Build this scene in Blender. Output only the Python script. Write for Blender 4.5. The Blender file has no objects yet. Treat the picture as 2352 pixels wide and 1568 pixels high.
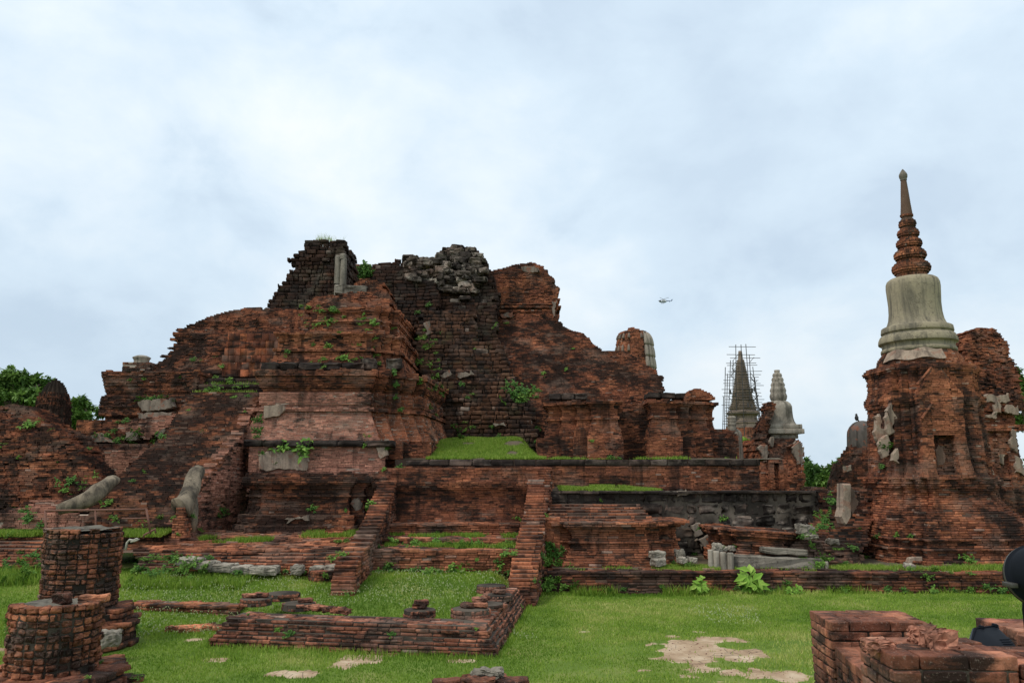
import bpy, math, random
import numpy as np
from mathutils import Vector, Matrix
R = math.radians
random.seed(7)
rng = np.random.default_rng(7)
scene = bpy.context.scene
C = scene.collection

# ------------------------------------------------------------------ camera, sky, sun, exposure
EYE, PITCH, FPX = 2.5, R(9.6), 1801.0
cam = bpy.data.cameras.new('camera'); camo = bpy.data.objects.new('camera', cam); C.objects.link(camo)
cam.sensor_width = 36.0; cam.lens = FPX / 2352.0 * 36.0; cam.clip_start = 0.05; cam.clip_end = 6000
camo.location = (0, 0, EYE); camo.rotation_euler = (R(90) + PITCH, 0, 0)
scene.camera = camo
scene.view_settings.view_transform = 'Standard'; scene.view_settings.look = 'None'
scene.view_settings.exposure = 0.24; scene.view_settings.gamma = 1.0
SUN_EL, SUN_AZ = R(58), R(-125)        # azimuth from +Y towards +X: from the left, a little behind the viewer

def N(nt, typ, **kw):
    n = nt.nodes.new(typ)
    for k, v in kw.items():
        if k.startswith('i_'):
            n.inputs[k[2:].replace('_', ' ')].default_value = v
        else:
            setattr(n, k, v)
    return n

def ramp(nt, fac, stops, interp='LINEAR'):
    r = nt.nodes.new('ShaderNodeValToRGB'); e = r.color_ramp.elements
    r.color_ramp.interpolation = interp
    while len(e) < len(stops): e.new(0.5)
    for el, (p, c) in zip(e, stops):
        el.position = p; el.color = (c[0], c[1], c[2], 1) if not isinstance(c, (int, float)) else (c, c, c, 1)
    nt.links.new(fac, r.inputs[0]); return r.outputs[0]

def mixc(nt, fac, a, b, mode='MIX'):
    m = nt.nodes.new('ShaderNodeMix'); m.data_type = 'RGBA'; m.blend_type = mode
    for s, v in ((m.inputs[0], fac), (m.inputs[6], a), (m.inputs[7], b)):
        if hasattr(v, 'links'): nt.links.new(v, s)
        elif isinstance(v, (int, float)): s.default_value = v
        else: s.default_value = (v[0], v[1], v[2], 1)
    return m.outputs[2]

def math_(nt, op, a, b=0.0, clamp=False):
    m = nt.nodes.new('ShaderNodeMath'); m.operation = op; m.use_clamp = clamp
    for s, v in ((m.inputs[0], a), (m.inputs[1], b)):
        if hasattr(v, 'links'): nt.links.new(v, s)
        else: s.default_value = v
    return m.outputs[0]

world = bpy.data.worlds.new('World'); scene.world = world; world.use_nodes = True
nt = world.node_tree; nt.nodes.clear()
tc = N(nt, 'ShaderNodeTexCoord')
sky = N(nt, 'ShaderNodeTexSky', sky_type='NISHITA', sun_disc=False, sun_elevation=SUN_EL, sun_rotation=SUN_AZ)
bg1 = N(nt, 'ShaderNodeBackground', i_Strength=0.10); nt.links.new(sky.outputs[0], bg1.inputs[0])
mp = N(nt, 'ShaderNodeMapping'); mp.inputs['Scale'].default_value = (1.0, 1.0, 1.5); mp.inputs['Location'].default_value = (2.2, 4.4, 0.5)
nt.links.new(tc.outputs['Generated'], mp.inputs[0])
n1 = N(nt, 'ShaderNodeTexNoise', i_Scale=1.5, i_Detail=7.0, i_Roughness=0.46, i_Distortion=0.08)
n2 = N(nt, 'ShaderNodeTexNoise', i_Scale=5.2, i_Detail=10.0, i_Roughness=0.56, i_Distortion=0.2)
nt.links.new(mp.outputs[0], n1.inputs[0]); nt.links.new(mp.outputs[0], n2.inputs[0])
mixn = math_(nt, 'ADD', math_(nt, 'MULTIPLY', n1.outputs[0], 0.66), math_(nt, 'MULTIPLY', n2.outputs[0], 0.34))
ccol = ramp(nt, mixn, [(0.36, (0.55, 0.665, 0.785)), (0.44, (0.625, 0.745, 0.855)), (0.52, (0.755, 0.84, 0.905)), (0.60, (0.885, 0.91, 0.93))])
sz = N(nt, 'ShaderNodeSeparateXYZ'); nt.links.new(tc.outputs['Generated'], sz.inputs[0])
ccol = mixc(nt, 1.0, ccol, ramp(nt, sz.outputs[2], [(0.02, (0.86, 0.875, 0.88)), (0.28, (0.97, 0.97, 0.97)), (0.55, (1.0, 1.0, 1.0))]), 'MULTIPLY')
bg2 = N(nt, 'ShaderNodeBackground', i_Strength=1.0); nt.links.new(ccol, bg2.inputs[0])
cov = ramp(nt, n2.outputs[0], [(0.28, 0.88), (0.44, 0.98)])
mx = N(nt, 'ShaderNodeMixShader'); nt.links.new(cov, mx.inputs[0])
nt.links.new(bg1.outputs[0], mx.inputs[1]); nt.links.new(bg2.outputs[0], mx.inputs[2])
wo = N(nt, 'ShaderNodeOutputWorld'); nt.links.new(mx.outputs[0], wo.inputs[0])

sun = bpy.data.lights.new('sun', 'SUN'); sun.energy = 1.5; sun.angle = R(11); sun.color = (1.0, 0.95, 0.86)
suno = bpy.data.objects.new('sun', sun); C.objects.link(suno)
sd = Vector((math.sin(SUN_AZ) * math.cos(SUN_EL), math.cos(SUN_AZ) * math.cos(SUN_EL), math.sin(SUN_EL)))
suno.rotation_euler = sd.to_track_quat('Z', 'Y').to_euler(); suno.location = (-20, -10, 40)

# ------------------------------------------------------------------ geometry of the view: turns a measured direction and a depth into a place
def ray(u, v):
    yu = (784 - v) / FPX; xr = (u - 1176) / FPX
    return xr, math.cos(PITCH) - yu * math.sin(PITCH), math.sin(PITCH) + yu * math.cos(PITCH)
def at(u, v, D):
    x, y, z = ray(u, v); t = D / y
    return Vector((x * t, D, EYE + z * t))
def zt(v, D): return at(1176, v, D).z
def xt(u, v, D): return at(u, v, D).x
def gp(u, v, z=0.0):
    x, y, zz = ray(u, v); t = (z - EYE) / zz
    return x * t, y * t

# ------------------------------------------------------------------ noise
TAB = rng.random((48, 48, 48))
def vn3(p):
    p = np.asarray(p, float); i = np.floor(p).astype(int); f = p - i; f = f * f * (3 - 2 * f)
    out = np.zeros(p.shape[:-1])
    for a in (0, 1):
        for b in (0, 1):
            for c in (0, 1):
                w = (f[..., 0] if a else 1 - f[..., 0]) * (f[..., 1] if b else 1 - f[..., 1]) * (f[..., 2] if c else 1 - f[..., 2])
                out += w * TAB[(i[..., 0] + a) % 48, (i[..., 1] + b) % 48, (i[..., 2] + c) % 48]
    return out
def vn1(x, seed=0): return float(vn3(np.array([x, seed * 3.17 + .5, seed * 1.3 + .5])))

# ------------------------------------------------------------------ materials
def newmat(name):
    m = bpy.data.materials.new(name); m.use_nodes = True; nt = m.node_tree
    b = nt.nodes['Principled BSDF']; b.inputs['Roughness'].default_value = 0.92
    b.inputs['Specular IOR Level'].default_value = 0.15
    return m, nt, b
def noise(nt, vec, scale, detail=4.0, rough=0.55, dist=0.0):
    n = N(nt, 'ShaderNodeTexNoise', i_Scale=scale, i_Detail=detail, i_Roughness=rough, i_Distortion=dist)
    nt.links.new(vec, n.inputs[0]); return n.outputs[0]
def pos(nt, scale=(1, 1, 1)):
    g = N(nt, 'ShaderNodeNewGeometry'); mp = N(nt, 'ShaderNodeMapping'); mp.inputs['Scale'].default_value = scale
    nt.links.new(g.outputs['Position'], mp.inputs[0]); return mp.outputs[0]
def bump(nt, b, h, strength=0.4, dist=0.02):
    bp = N(nt, 'ShaderNodeBump'); bp.inputs['Strength'].default_value = strength; bp.inputs['Distance'].default_value = dist
    nt.links.new(h, bp.inputs['Height']); nt.links.new(bp.outputs[0], b.inputs['Normal'])
def attr(nt, name='bk'):
    a = N(nt, 'ShaderNodeAttribute'); a.attribute_name = name
    s = N(nt, 'ShaderNodeSeparateXYZ'); nt.links.new(a.outputs['Vector'], s.inputs[0]); return s.outputs

def brick_mat(name, stops, stain=0.5, stain_scale=0.55, palecol=(0.42, 0.34, 0.28), stain_col=(0.020, 0.015, 0.013), moss=0.0, bscale=45, speck=0, bright=1.26):
    m, nt, b = newmat(name)
    X, Y, Z = attr(nt)
    col = ramp(nt, X, [(p_, tuple(c_ * bright for c_ in cc_)) for p_, cc_ in stops])
    br = math_(nt, 'ADD', math_(nt, 'MULTIPLY', Y, 0.75), 0.58)
    g = N(nt, 'ShaderNodeCombineXYZ')
    for i in range(3): nt.links.new(br, g.inputs[i])
    col = mixc(nt, 1.0, col, g.outputs[0], 'MULTIPLY')
    fine = noise(nt, pos(nt), 22, 5, 0.65)
    col = mixc(nt, 1.0, col, ramp(nt, fine, [(0.25, (0.55, 0.52, 0.5)), (0.55, (1, 1, 1)), (0.8, (1.35, 1.3, 1.25))]), 'MULTIPLY')
    col = mixc(nt, Z, col, palecol)
    wide = noise(nt, pos(nt, (1, 1, 1.15)), stain_scale * 1.5, 8, 0.64, 0.25)
    small = noise(nt, pos(nt, (1, 1, 4.0)), 2.4, 6, 0.66)
    st = math_(nt, 'ADD', math_(nt, 'MULTIPLY', wide, 0.56), math_(nt, 'MULTIPLY', small, 0.44))
    st = math_(nt, 'ADD', st, math_(nt, 'MULTIPLY', math_(nt, 'SUBTRACT', Y, 0.5), 0.10))
    lo = 0.566 - 0.15 * stain
    msk = ramp(nt, st, [(lo - .03, 0.0), (lo + .005, 0.40), (lo + 0.06, 0.93)])
    col = mixc(nt, msk, col, stain_col)
    lich = ramp(nt, noise(nt, pos(nt, (1, 1, 1.6)), 0.85, 6, 0.62, 0.3), [(0.53, 0.0), (0.66, 0.50)])
    col = mixc(nt, lich, col, (0.25, 0.165, 0.125) if bright > 1.0 else (0.14, 0.115, 0.09))
    runs = ramp(nt, noise(nt, pos(nt, (2.6, 2.6, 0.22)), 1.1, 5, 0.6), [(0.53, 0.0), (0.64, 0.70)])
    col = mixc(nt, runs, col, stain_col)
    if speck:
        sp_ = noise(nt, pos(nt), 75, 3, 0.7); s2_ = noise(nt, pos(nt), 14, 6, 0.7)
        col = mixc(nt, ramp(nt, sp_, [(0.58, 0.0), (0.72, 0.5)]), col, (0.42, 0.33, 0.27))
        col = mixc(nt, ramp(nt, s2_, [(0.55, 0.0), (0.68, 0.6)]), col, (0.04, 0.028, 0.022))
    if moss:
        mm = ramp(nt, noise(nt, pos(nt), 1.3, 5), [(0.56, 0.0), (0.7, moss)])
        col = mixc(nt, mm, col, (0.06, 0.065, 0.025))
    nt.links.new(col, b.inputs['Base Color'])
    bump(nt, b, noise(nt, pos(nt), bscale, 6, 0.75), 0.75 if speck else 0.55, 0.012)
    return m
OLD = [(0.0, (0.055, 0.028, 0.020)), (0.25, (0.145, 0.055, 0.034)), (0.5, (0.225, 0.082, 0.045)), (0.75, (0.315, 0.115, 0.058)), (1.0, (0.40, 0.160, 0.080))]
RED = [(0.0, (0.11, 0.046, 0.030)), (0.3, (0.235, 0.088, 0.048)), (0.6, (0.33, 0.120, 0.062)), (1.0, (0.45, 0.180, 0.092))]
PNK = [(0.0, (0.18, 0.085, 0.062)), (0.4, (0.29, 0.130, 0.090)), (1.0, (0.40, 0.195, 0.135))]
ORG = [(0.0, (0.12, 0.042, 0.025)), (0.5, (0.27, 0.082, 0.038)), (1.0, (0.38, 0.125, 0.055))]
LAT = [(0.0, (0.022, 0.015, 0.012)), (0.4, (0.042, 0.023, 0.017)), (0.8, (0.075, 0.036, 0.023)), (1.0, (0.115, 0.060, 0.040))]
BLK = [(0.0, (0.022, 0.019, 0.017)), (0.5, (0.055, 0.042, 0.035)), (0.85, (0.11, 0.085, 0.068)), (1.0, (0.24, 0.195, 0.16))]
M = {}
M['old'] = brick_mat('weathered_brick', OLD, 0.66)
M['mid'] = brick_mat('stained_brick', OLD, 0.38)
M['red'] = brick_mat('red_brick', RED, 0.31)
M['frag'] = brick_mat('fresh_brick', [(0.0, (0.24, 0.10, 0.065)), (1.0, (0.38, 0.17, 0.11))], 0.15, 3.0, bscale=90)
M['near'] = brick_mat('close_brick', [(0.0, (0.16, 0.062, 0.042)), (0.4, (0.30, 0.112, 0.066)), (0.7, (0.40, 0.155, 0.090)), (1.0, (0.50, 0.225, 0.135))], 0.42, 2.2, bscale=90, speck=1, bright=1.15)
M['col'] = brick_mat('column_brick', OLD, 0.52, 1.6, moss=0.3, bscale=70, speck=1)
M['stairb'] = brick_mat('dark_stair_brick', OLD, 0.80)
M['pink'] = brick_mat('restored_brick', PNK, 0.10, bright=1.32)
M['orange'] = brick_mat('orange_slab', ORG, 0.45, 0.9)
M['lat'] = brick_mat('laterite', LAT, 0.40, 0.8, moss=0.2, bscale=28, bright=1.0)
M['rub'] = brick_mat('tumbled_rubble', [(0.0, (0.03, 0.026, 0.022)), (0.5, (0.085, 0.068, 0.055)), (1.0, (0.22, 0.18, 0.145))], 0.30, 1.6, palecol=(0.42, 0.36, 0.29), moss=0.3, bscale=28)
M['lat2'] = brick_mat('brown_laterite', [(0.0, (0.030, 0.019, 0.014)), (0.4, (0.066, 0.034, 0.022)), (0.8, (0.120, 0.056, 0.032)), (1.0, (0.19, 0.10, 0.06))], 0.36, 0.9, moss=0.35, bscale=28, bright=1.1)
M['blk'] = brick_mat('black_laterite', BLK, 0.62, 1.1, palecol=(0.40, 0.34, 0.28), moss=0.15, bscale=28)

def mortar_mat(name, a, c, dark=(0.02, 0.016, 0.013), lo=0.45):
    m, nt, b = newmat(name)
    f = noise(nt, pos(nt), 6, 5, 0.6)
    col = mixc(nt, f, a, c)
    msk = ramp(nt, noise(nt, pos(nt, (1, 1, .7)), 0.7, 6, 0.6), [(lo, 0.0), (lo + .14, 0.9)])
    col = mixc(nt, msk, col, dark)
    nt.links.new(col, b.inputs['Base Color']); bump(nt, b, noise(nt, pos(nt), 50, 4), 0.6, 0.02)
    return m
M['mortar'] = mortar_mat('old_mortar', (0.10, 0.055, 0.04), (0.19, 0.125, 0.09))
M['pmortar'] = mortar_mat('pale_mortar', (0.34, 0.26, 0.20), (0.50, 0.41, 0.33), lo=0.62)
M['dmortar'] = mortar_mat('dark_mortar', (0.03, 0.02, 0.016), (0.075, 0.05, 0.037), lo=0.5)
M['gmortar'] = mortar_mat('grey_mortar', (0.06, 0.046, 0.035), (0.14, 0.115, 0.09), lo=0.44)
M['lmortar'] = mortar_mat('wall_render', (0.24, 0.195, 0.15), (0.14, 0.115, 0.09), dark=(0.024, 0.02, 0.017), lo=0.36)

def plaster_mat(name, a, c, dark, lo=0.52, sc=1.2, red=0.0):
    m, nt, b = newmat(name)
    col = mixc(nt, noise(nt, pos(nt), 2.3, 6, 0.6), a, c)
    col = mixc(nt, ramp(nt, noise(nt, pos(nt, (1, 1, .45)), sc, 8, 0.66, 0.5), [(lo, 0.0), (lo + .2, 0.85)]), col, dark)
    col = mixc(nt, ramp(nt, noise(nt, pos(nt), 9, 6, 0.7), [(0.3, 0.35), (0.48, 0.0)]), col, (0.12, 0.10, 0.08))
    vo = N(nt, 'ShaderNodeTexVoronoi', feature='DISTANCE_TO_EDGE', i_Scale=2.6); wv = N(nt, 'ShaderNodeVectorMath', operation='ADD')
    nv = N(nt, 'ShaderNodeTexNoise', i_Scale=3.5, i_Detail=4.0); nt.links.new(pos(nt), nv.inputs[0]); nt.links.new(pos(nt), wv.inputs[0]); nt.links.new(nv.outputs['Color'], wv.inputs[1]); nt.links.new(wv.outputs[0], vo.inputs['Vector'])
    ck = math_(nt, 'MULTIPLY', ramp(nt, vo.outputs['Distance'], [(0.0, 1.0), (0.022, 0.0)]), ramp(nt, noise(nt, pos(nt), 0.9, 3), [(0.45, 0.0), (0.55, 0.8)]))
    col = mixc(nt, ck, col, (0.05, 0.04, 0.033))
    runs = ramp(nt, noise(nt, pos(nt, (3.2, 3.2, 0.28)), 1.7, 5, 0.6), [(0.50, 0.0), (0.64, 0.75)])
    col = mixc(nt, runs, col, dark)
    if red:
        col = mixc(nt, ramp(nt, noise(nt, pos(nt), 3.1, 5, 0.6, 0.3), [(0.56, 0.0), (0.6, red)]), col, (0.26, 0.095, 0.055))
    nt.links.new(col, b.inputs['Base Color'])
    bump(nt, b, noise(nt, pos(nt), 16, 7, 0.7), 0.5, 0.03)
    return m
M['plaster'] = plaster_mat('old_plaster', (0.40, 0.34, 0.27), (0.30, 0.25, 0.2), (0.10, 0.088, 0.07), 0.54)
M['bell'] = plaster_mat('bell_plaster', (0.40, 0.33, 0.215), (0.27, 0.235, 0.17), (0.105, 0.095, 0.075), 0.49, 1.5)
M['cream'] = plaster_mat('cream_plaster', (0.42, 0.33, 0.25), (0.30, 0.215, 0.16), (0.10, 0.075, 0.06), 0.52, 1.6, 0.35)
M['greystone'] = plaster_mat('grey_stone', (0.29, 0.255, 0.205), (0.18, 0.155, 0.125), (0.055, 0.048, 0.04), 0.5, 1.6)
M['palestone'] = plaster_mat('pale_stone', (0.42, 0.37, 0.30), (0.29, 0.25, 0.20), (0.075, 0.066, 0.052), 0.50, 2.0)
M['mossy'] = plaster_mat('mossy_rubble', (0.22, 0.195, 0.155), (0.08, 0.07, 0.055), (0.035, 0.03, 0.025), 0.46, 3.0)
M['scrap'] = plaster_mat('plaster_scrap', (0.34, 0.28, 0.22), (0.20, 0.15, 0.115), (0.06, 0.05, 0.04), 0.48, 2.5, 0.7)
M['sooty'] = plaster_mat('sooty_bell', (0.15, 0.13, 0.115), (0.085, 0.07, 0.062), (0.03, 0.026, 0.022), 0.48, 1.2, 0.6)
M['pinkplaster'] = plaster_mat('pink_plaster', (0.25, 0.155, 0.115), (0.17, 0.10, 0.075), (0.06, 0.045, 0.035), 0.5)
M['brownstone'] = plaster_mat('brown_stone', (0.27, 0.205, 0.155), (0.17, 0.125, 0.095), (0.07, 0.055, 0.045), 0.5)
M['darkplaster'] = plaster_mat('sooty_plaster', (0.15, 0.135, 0.12), (0.08, 0.072, 0.066), (0.025, 0.022, 0.02), 0.5)
M['naga'] = plaster_mat('weathered_stucco', (0.33, 0.265, 0.185), (0.14, 0.11, 0.08), (0.04, 0.034, 0.027), 0.44, 3.4)

def plain(name, col, rough=0.6, metal=0.0, var=0.15, sc=12):
    m, nt, b = newmat(name)
    f = noise(nt, pos(nt), sc, 5)
    c = mixc(nt, f, tuple(x * (1 - var) for x in col), tuple(min(1, x * (1 + var)) for x in col))
    nt.links.new(c, b.inputs['Base Color']); b.inputs['Roughness'].default_value = rough; b.inputs['Metallic'].default_value = metal
    b.inputs['Specular IOR Level'].default_value = 0.4
    return m
M['rust'] = plain('rusty_steel', (0.17, 0.075, 0.05), 0.75, 0.0, 0.5, 30)
M['black'] = plain('black_metal', (0.010, 0.012, 0.016), 0.6, 0.0, 0.2); M['black'].node_tree.nodes['Principled BSDF'].inputs['Specular IOR Level'].default_value = 0.06
M['rim'] = plain('worn_rim', (0.06, 0.055, 0.045), 0.45, 0.0, 0.3)
M['rope'] = plain('rope_fibre', (0.42, 0.39, 0.32), 0.9)
M['scaf'] = plain('scaffold_tube', (0.055, 0.048, 0.045), 0.6)
M['white'] = plain('white_paint', (0.62, 0.63, 0.66), 0.4)
M['navy'] = plain('navy_paint', (0.075, 0.115, 0.23), 0.4)
M['glass'] = plain('dark_glass', (0.02, 0.024, 0.03), 0.12)
M['flagred'] = plain('flag_red', (0.45, 0.03, 0.05), 0.8)
M['flagwhite'] = plain('flag_white', (0.75, 0.75, 0.76), 0.8)
M['flagblue'] = plain('flag_blue', (0.03, 0.035, 0.16), 0.8)
M['bird'] = plain('bird_feather', (0.03, 0.028, 0.027), 0.7)
M['bark'] = plain('bark', (0.12, 0.09, 0.065), 0.9, 0, 0.4, 8)
M['soil'] = plain('terrace_soil', (0.10, 0.075, 0.045), 0.95, 0, 0.4, 6)

def leaf_mat(name, a, c, d):
    m, nt, b = newmat(name)
    X, Y, Z = attr(nt)
    col = ramp(nt, X, [(0.0, a), (0.5, c), (1.0, d)])
    nt.links.new(col, b.inputs['Base Color']); b.inputs['Roughness'].default_value = 0.6
    b.inputs['Specular IOR Level'].default_value = 0.25
    t = N(nt, 'ShaderNodeBsdfTranslucent'); nt.links.new(col, t.inputs[0])
    ms = N(nt, 'ShaderNodeMixShader', i_Fac=0.25)
    nt.links.new(b.outputs[0], ms.inputs[1]); nt.links.new(t.outputs[0], ms.inputs[2])
    nt.links.new(ms.outputs[0], nt.nodes['Material Output'].inputs[0])
    return m
M['leaf'] = leaf_mat('weed_leaf', (0.055, 0.13, 0.018), (0.125, 0.255, 0.032), (0.27, 0.40, 0.08))
M['leafd'] = leaf_mat('dark_leaf', (0.035, 0.095, 0.018), (0.08, 0.19, 0.03), (0.16, 0.29, 0.05))
M['leafy'] = leaf_mat('bright_leaf', (0.10, 0.22, 0.022), (0.21, 0.38, 0.045), (0.34, 0.48, 0.09))
M['treeleaf'] = leaf_mat('tree_leaf', (0.05, 0.11, 0.024), (0.12, 0.215, 0.045), (0.21, 0.33, 0.075))
M['treeleafd'] = leaf_mat('dark_tree_leaf', (0.04, 0.09, 0.025), (0.085, 0.17, 0.042), (0.16, 0.26, 0.07))
M['grass'] = leaf_mat('grass_blade', (0.10, 0.20, 0.018), (0.25, 0.37, 0.042), (0.52, 0.50, 0.17))
M['seed'] = plain('seed_head', (0.40, 0.44, 0.22), 0.9)

# ------------------------------------------------------------------ objects
def tag(o, label=None, cat=None, group=None, kind=None):
    if label: o['label'] = label
    if cat: o['category'] = cat
    if group: o['group'] = group
    if kind: o['kind'] = kind
    return o
def empty(name, loc, label, cat, group=None):
    o = bpy.data.objects.new(name, None); C.objects.link(o); o.location = loc; o.empty_display_size = 0.3
    return tag(o, label, cat, group)

class MB:
    def __init__(s): s.V, s.A, s.Fs, s.n = [], [], [], 0
    def add(s, V, faces, mi=0, att=(0.5, 0.5, 0.0), smooth=False):
        V = np.asarray(V, float).reshape(-1, 3)
        att = np.asarray(att, float)
        if att.ndim == 1: att = np.tile(att, (len(V), 1))
        for f in faces if isinstance(faces, list) else [faces]:
            f = np.asarray(f, int)
            if f.ndim == 1: f = f[None, :]
            s.Fs.append((f + s.n, mi, smooth))
        s.V.append(V); s.A.append(att); s.n += len(V)
    def build(s, name, mats, parent=None, origin=None, xf=None):
        V = np.concatenate(s.V); A = np.concatenate(s.A)
        if xf is not None: V = xf(V)
        if parent is not None:
            root = parent
            while root.parent is not None: root = root.parent
            origin = Vector(root.location)
        if origin is None: origin = Vector((V[:, 0].mean(), V[:, 1].mean(), V[:, 2].min()))
        V = V - np.array(origin)
        me = bpy.data.meshes.new(name)
        me.vertices.add(len(V)); me.vertices.foreach_set('co', V.astype(np.float32).ravel())
        li = np.concatenate([f.ravel() for f, _, _ in s.Fs])
        tot = np.concatenate([np.full(len(f), f.shape[1]) for f, _, _ in s.Fs])
        st = np.concatenate([[0], np.cumsum(tot)[:-1]])
        me.loops.add(len(li)); me.loops.foreach_set('vertex_index', li.astype(np.int32))
        me.polygons.add(len(tot)); me.polygons.foreach_set('loop_start', st.astype(np.int32))
        me.polygons.foreach_set('material_index', np.concatenate([np.full(len(f), m) for f, m, _ in s.Fs]).astype(np.int32))
        me.polygons.foreach_set('use_smooth', np.concatenate([np.full(len(f), sm) for f, _, sm in s.Fs]))
        for m in (mats if isinstance(mats, (list, tuple)) else [mats]): me.materials.append(M[m] if isinstance(m, str) else m)
        at_ = me.attributes.new('bk', 'FLOAT_VECTOR', 'POINT'); at_.data.foreach_set('vector', A.astype(np.float32).ravel())
        me.update(calc_edges=True)
        o = bpy.data.objects.new(name, me); C.objects.link(o)
        if parent is not None: o.parent = parent
        else: o.location = origin
        return o

def box_template(mids=0):
    ax = [-1.0, -2.0] + [0.0] * 0 + [2.0, 1.0]      # +-1 = outer, +-2 = inner (outer minus radius)
    if mids: ax = [-1.0, -2.0] + list(np.linspace(-0.55, 0.55, mids)) + [2.0, 1.0]
    n = len(ax); idx = {}; P = []
    def vid(i, j, k):
        if (i, j, k) not in idx: idx[(i, j, k)] = len(P); P.append((ax[i], ax[j], ax[k]))
        return idx[(i, j, k)]
    Fq = []
    e = n - 1
    for a in range(e):
        for b in range(e):
            Fq.append([vid(a, b, 0), vid(a, b + 1, 0), vid(a + 1, b + 1, 0), vid(a + 1, b, 0)])
            Fq.append([vid(a, b, e), vid(a + 1, b, e), vid(a + 1, b + 1, e), vid(a, b + 1, e)])
            Fq.append([vid(a, 0, b), vid(a + 1, 0, b), vid(a + 1, 0, b + 1), vid(a, 0, b + 1)])
            Fq.append([vid(a, e, b), vid(a, e, b + 1), vid(a + 1, e, b + 1), vid(a + 1, e, b)])
            Fq.append([vid(0, a, b), vid(0, a, b + 1), vid(0, a + 1, b + 1), vid(0, a + 1, b)])
            Fq.append([vid(e, a, b), vid(e, a + 1, b), vid(e, a + 1, b + 1), vid(e, a, b + 1)])
    return np.array(P), np.array(Fq)
TB = {0: box_template(0), 2: box_template(2), 3: box_template(3), 5: box_template(5)}
CUBE = np.array([[-1, -1, -1], [1, -1, -1], [1, 1, -1], [-1, 1, -1], [-1, -1, 1], [1, -1, 1], [1, 1, 1], [-1, 1, 1]], float)
CF = np.array([[0, 3, 2, 1], [4, 5, 6, 7], [0, 1, 5, 4], [1, 2, 6, 5], [2, 3, 7, 6], [3, 0, 4, 7]])

def boxes(mb, c, ang, h, att, mi=0, jv=0.003, rnd=None, rr=0.010, nz=0.0, nf=18.0, tilt=None):
    """many oriented boxes: c (n,3) centres, ang (n) yaw, h (n,3) half sizes, att (n,3)"""
    c = np.asarray(c, float); h = np.asarray(h, float); n = len(c)
    if n == 0: return
    if rnd is None:
        P = CUBE[None] * h[:, None, :]; faces = CF
    else:
        T, faces = TB[rnd]
        r = np.minimum(rr, 0.45 * h.min(1))[:, None, None]
        hh = h[:, None, :]
        S = np.sign(T)[None]; a = np.abs(T)[None]
        P = np.where(a == 1.0, S * hh, np.where(a == 2.0, S * (hh - r), T[None] * hh))
        inner = np.clip(P, -(hh - r), hh - r); d = P - inner
        ln = np.linalg.norm(d, axis=2, keepdims=True)
        P = np.where(ln > 1e-9, inner + d / np.maximum(ln, 1e-9) * r, P)
    P = P + rng.normal(0, jv, P.shape)
    if tilt is not None:
        ct, stt = np.cos(tilt)[:, None], np.sin(tilt)[:, None]
        P = np.stack([P[..., 0] * ct - P[..., 2] * stt, P[..., 1], P[..., 0] * stt + P[..., 2] * ct], -1)
    ca, sa = np.cos(ang)[:, None], np.sin(ang)[:, None]
    W = np.stack([P[..., 0] * ca - P[..., 1] * sa, P[..., 0] * sa + P[..., 1] * ca, P[..., 2]], -1) + c[:, None, :]
    if nz:
        q = W + (np.arange(n) * 3.7)[:, None, None]
        dsp = np.stack([vn3(q * nf + k * 7.3) - .5 for k in range(3)], -1) * 2 + np.stack([vn3(q * nf * 2.6 + k * 5.1) - .5 for k in range(3)], -1)
        W = W + dsp * nz
    k = P.shape[1]
    Fa = (faces[None] + (np.arange(n) * k)[:, None, None]).reshape(-1, 4)
    mb.add(W.reshape(-1, 3), Fa, mi, np.repeat(att, k, axis=0), smooth=rnd is not None)

def offs(P, d):
    P = np.asarray(P, float)
    if abs(d) < 1e-9: return P
    e = np.roll(P, -1, 0) - P; L = np.linalg.norm(e, axis=1, keepdims=True); e = e / np.maximum(L, 1e-9)
    nrm = np.stack([e[:, 1], -e[:, 0]], 1); pv = np.roll(nrm, 1, 0)
    den = np.maximum(1 + (nrm * pv).sum(1, keepdims=True), 0.35)
    return P + (nrm + pv) / den * d

def brick_attr(p, pale=0.02, tone=0.55):
    n = len(p)
    tone = tone * .75
    t = np.clip(tone * rng.random(n) + (1 - tone) * (vn3(p * np.array([.9, .9, 1.8])) * .6 + vn3(p * np.array([3.1, 3.1, 6.])) * .4) * 1.5 - .12 * (1 - tone), 0, 1)
    z = np.where(rng.random(n) < pale * .8, rng.random(n) * .5 + .12, 0.0)
    return np.stack([t, rng.random(n), z], 1)

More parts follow.
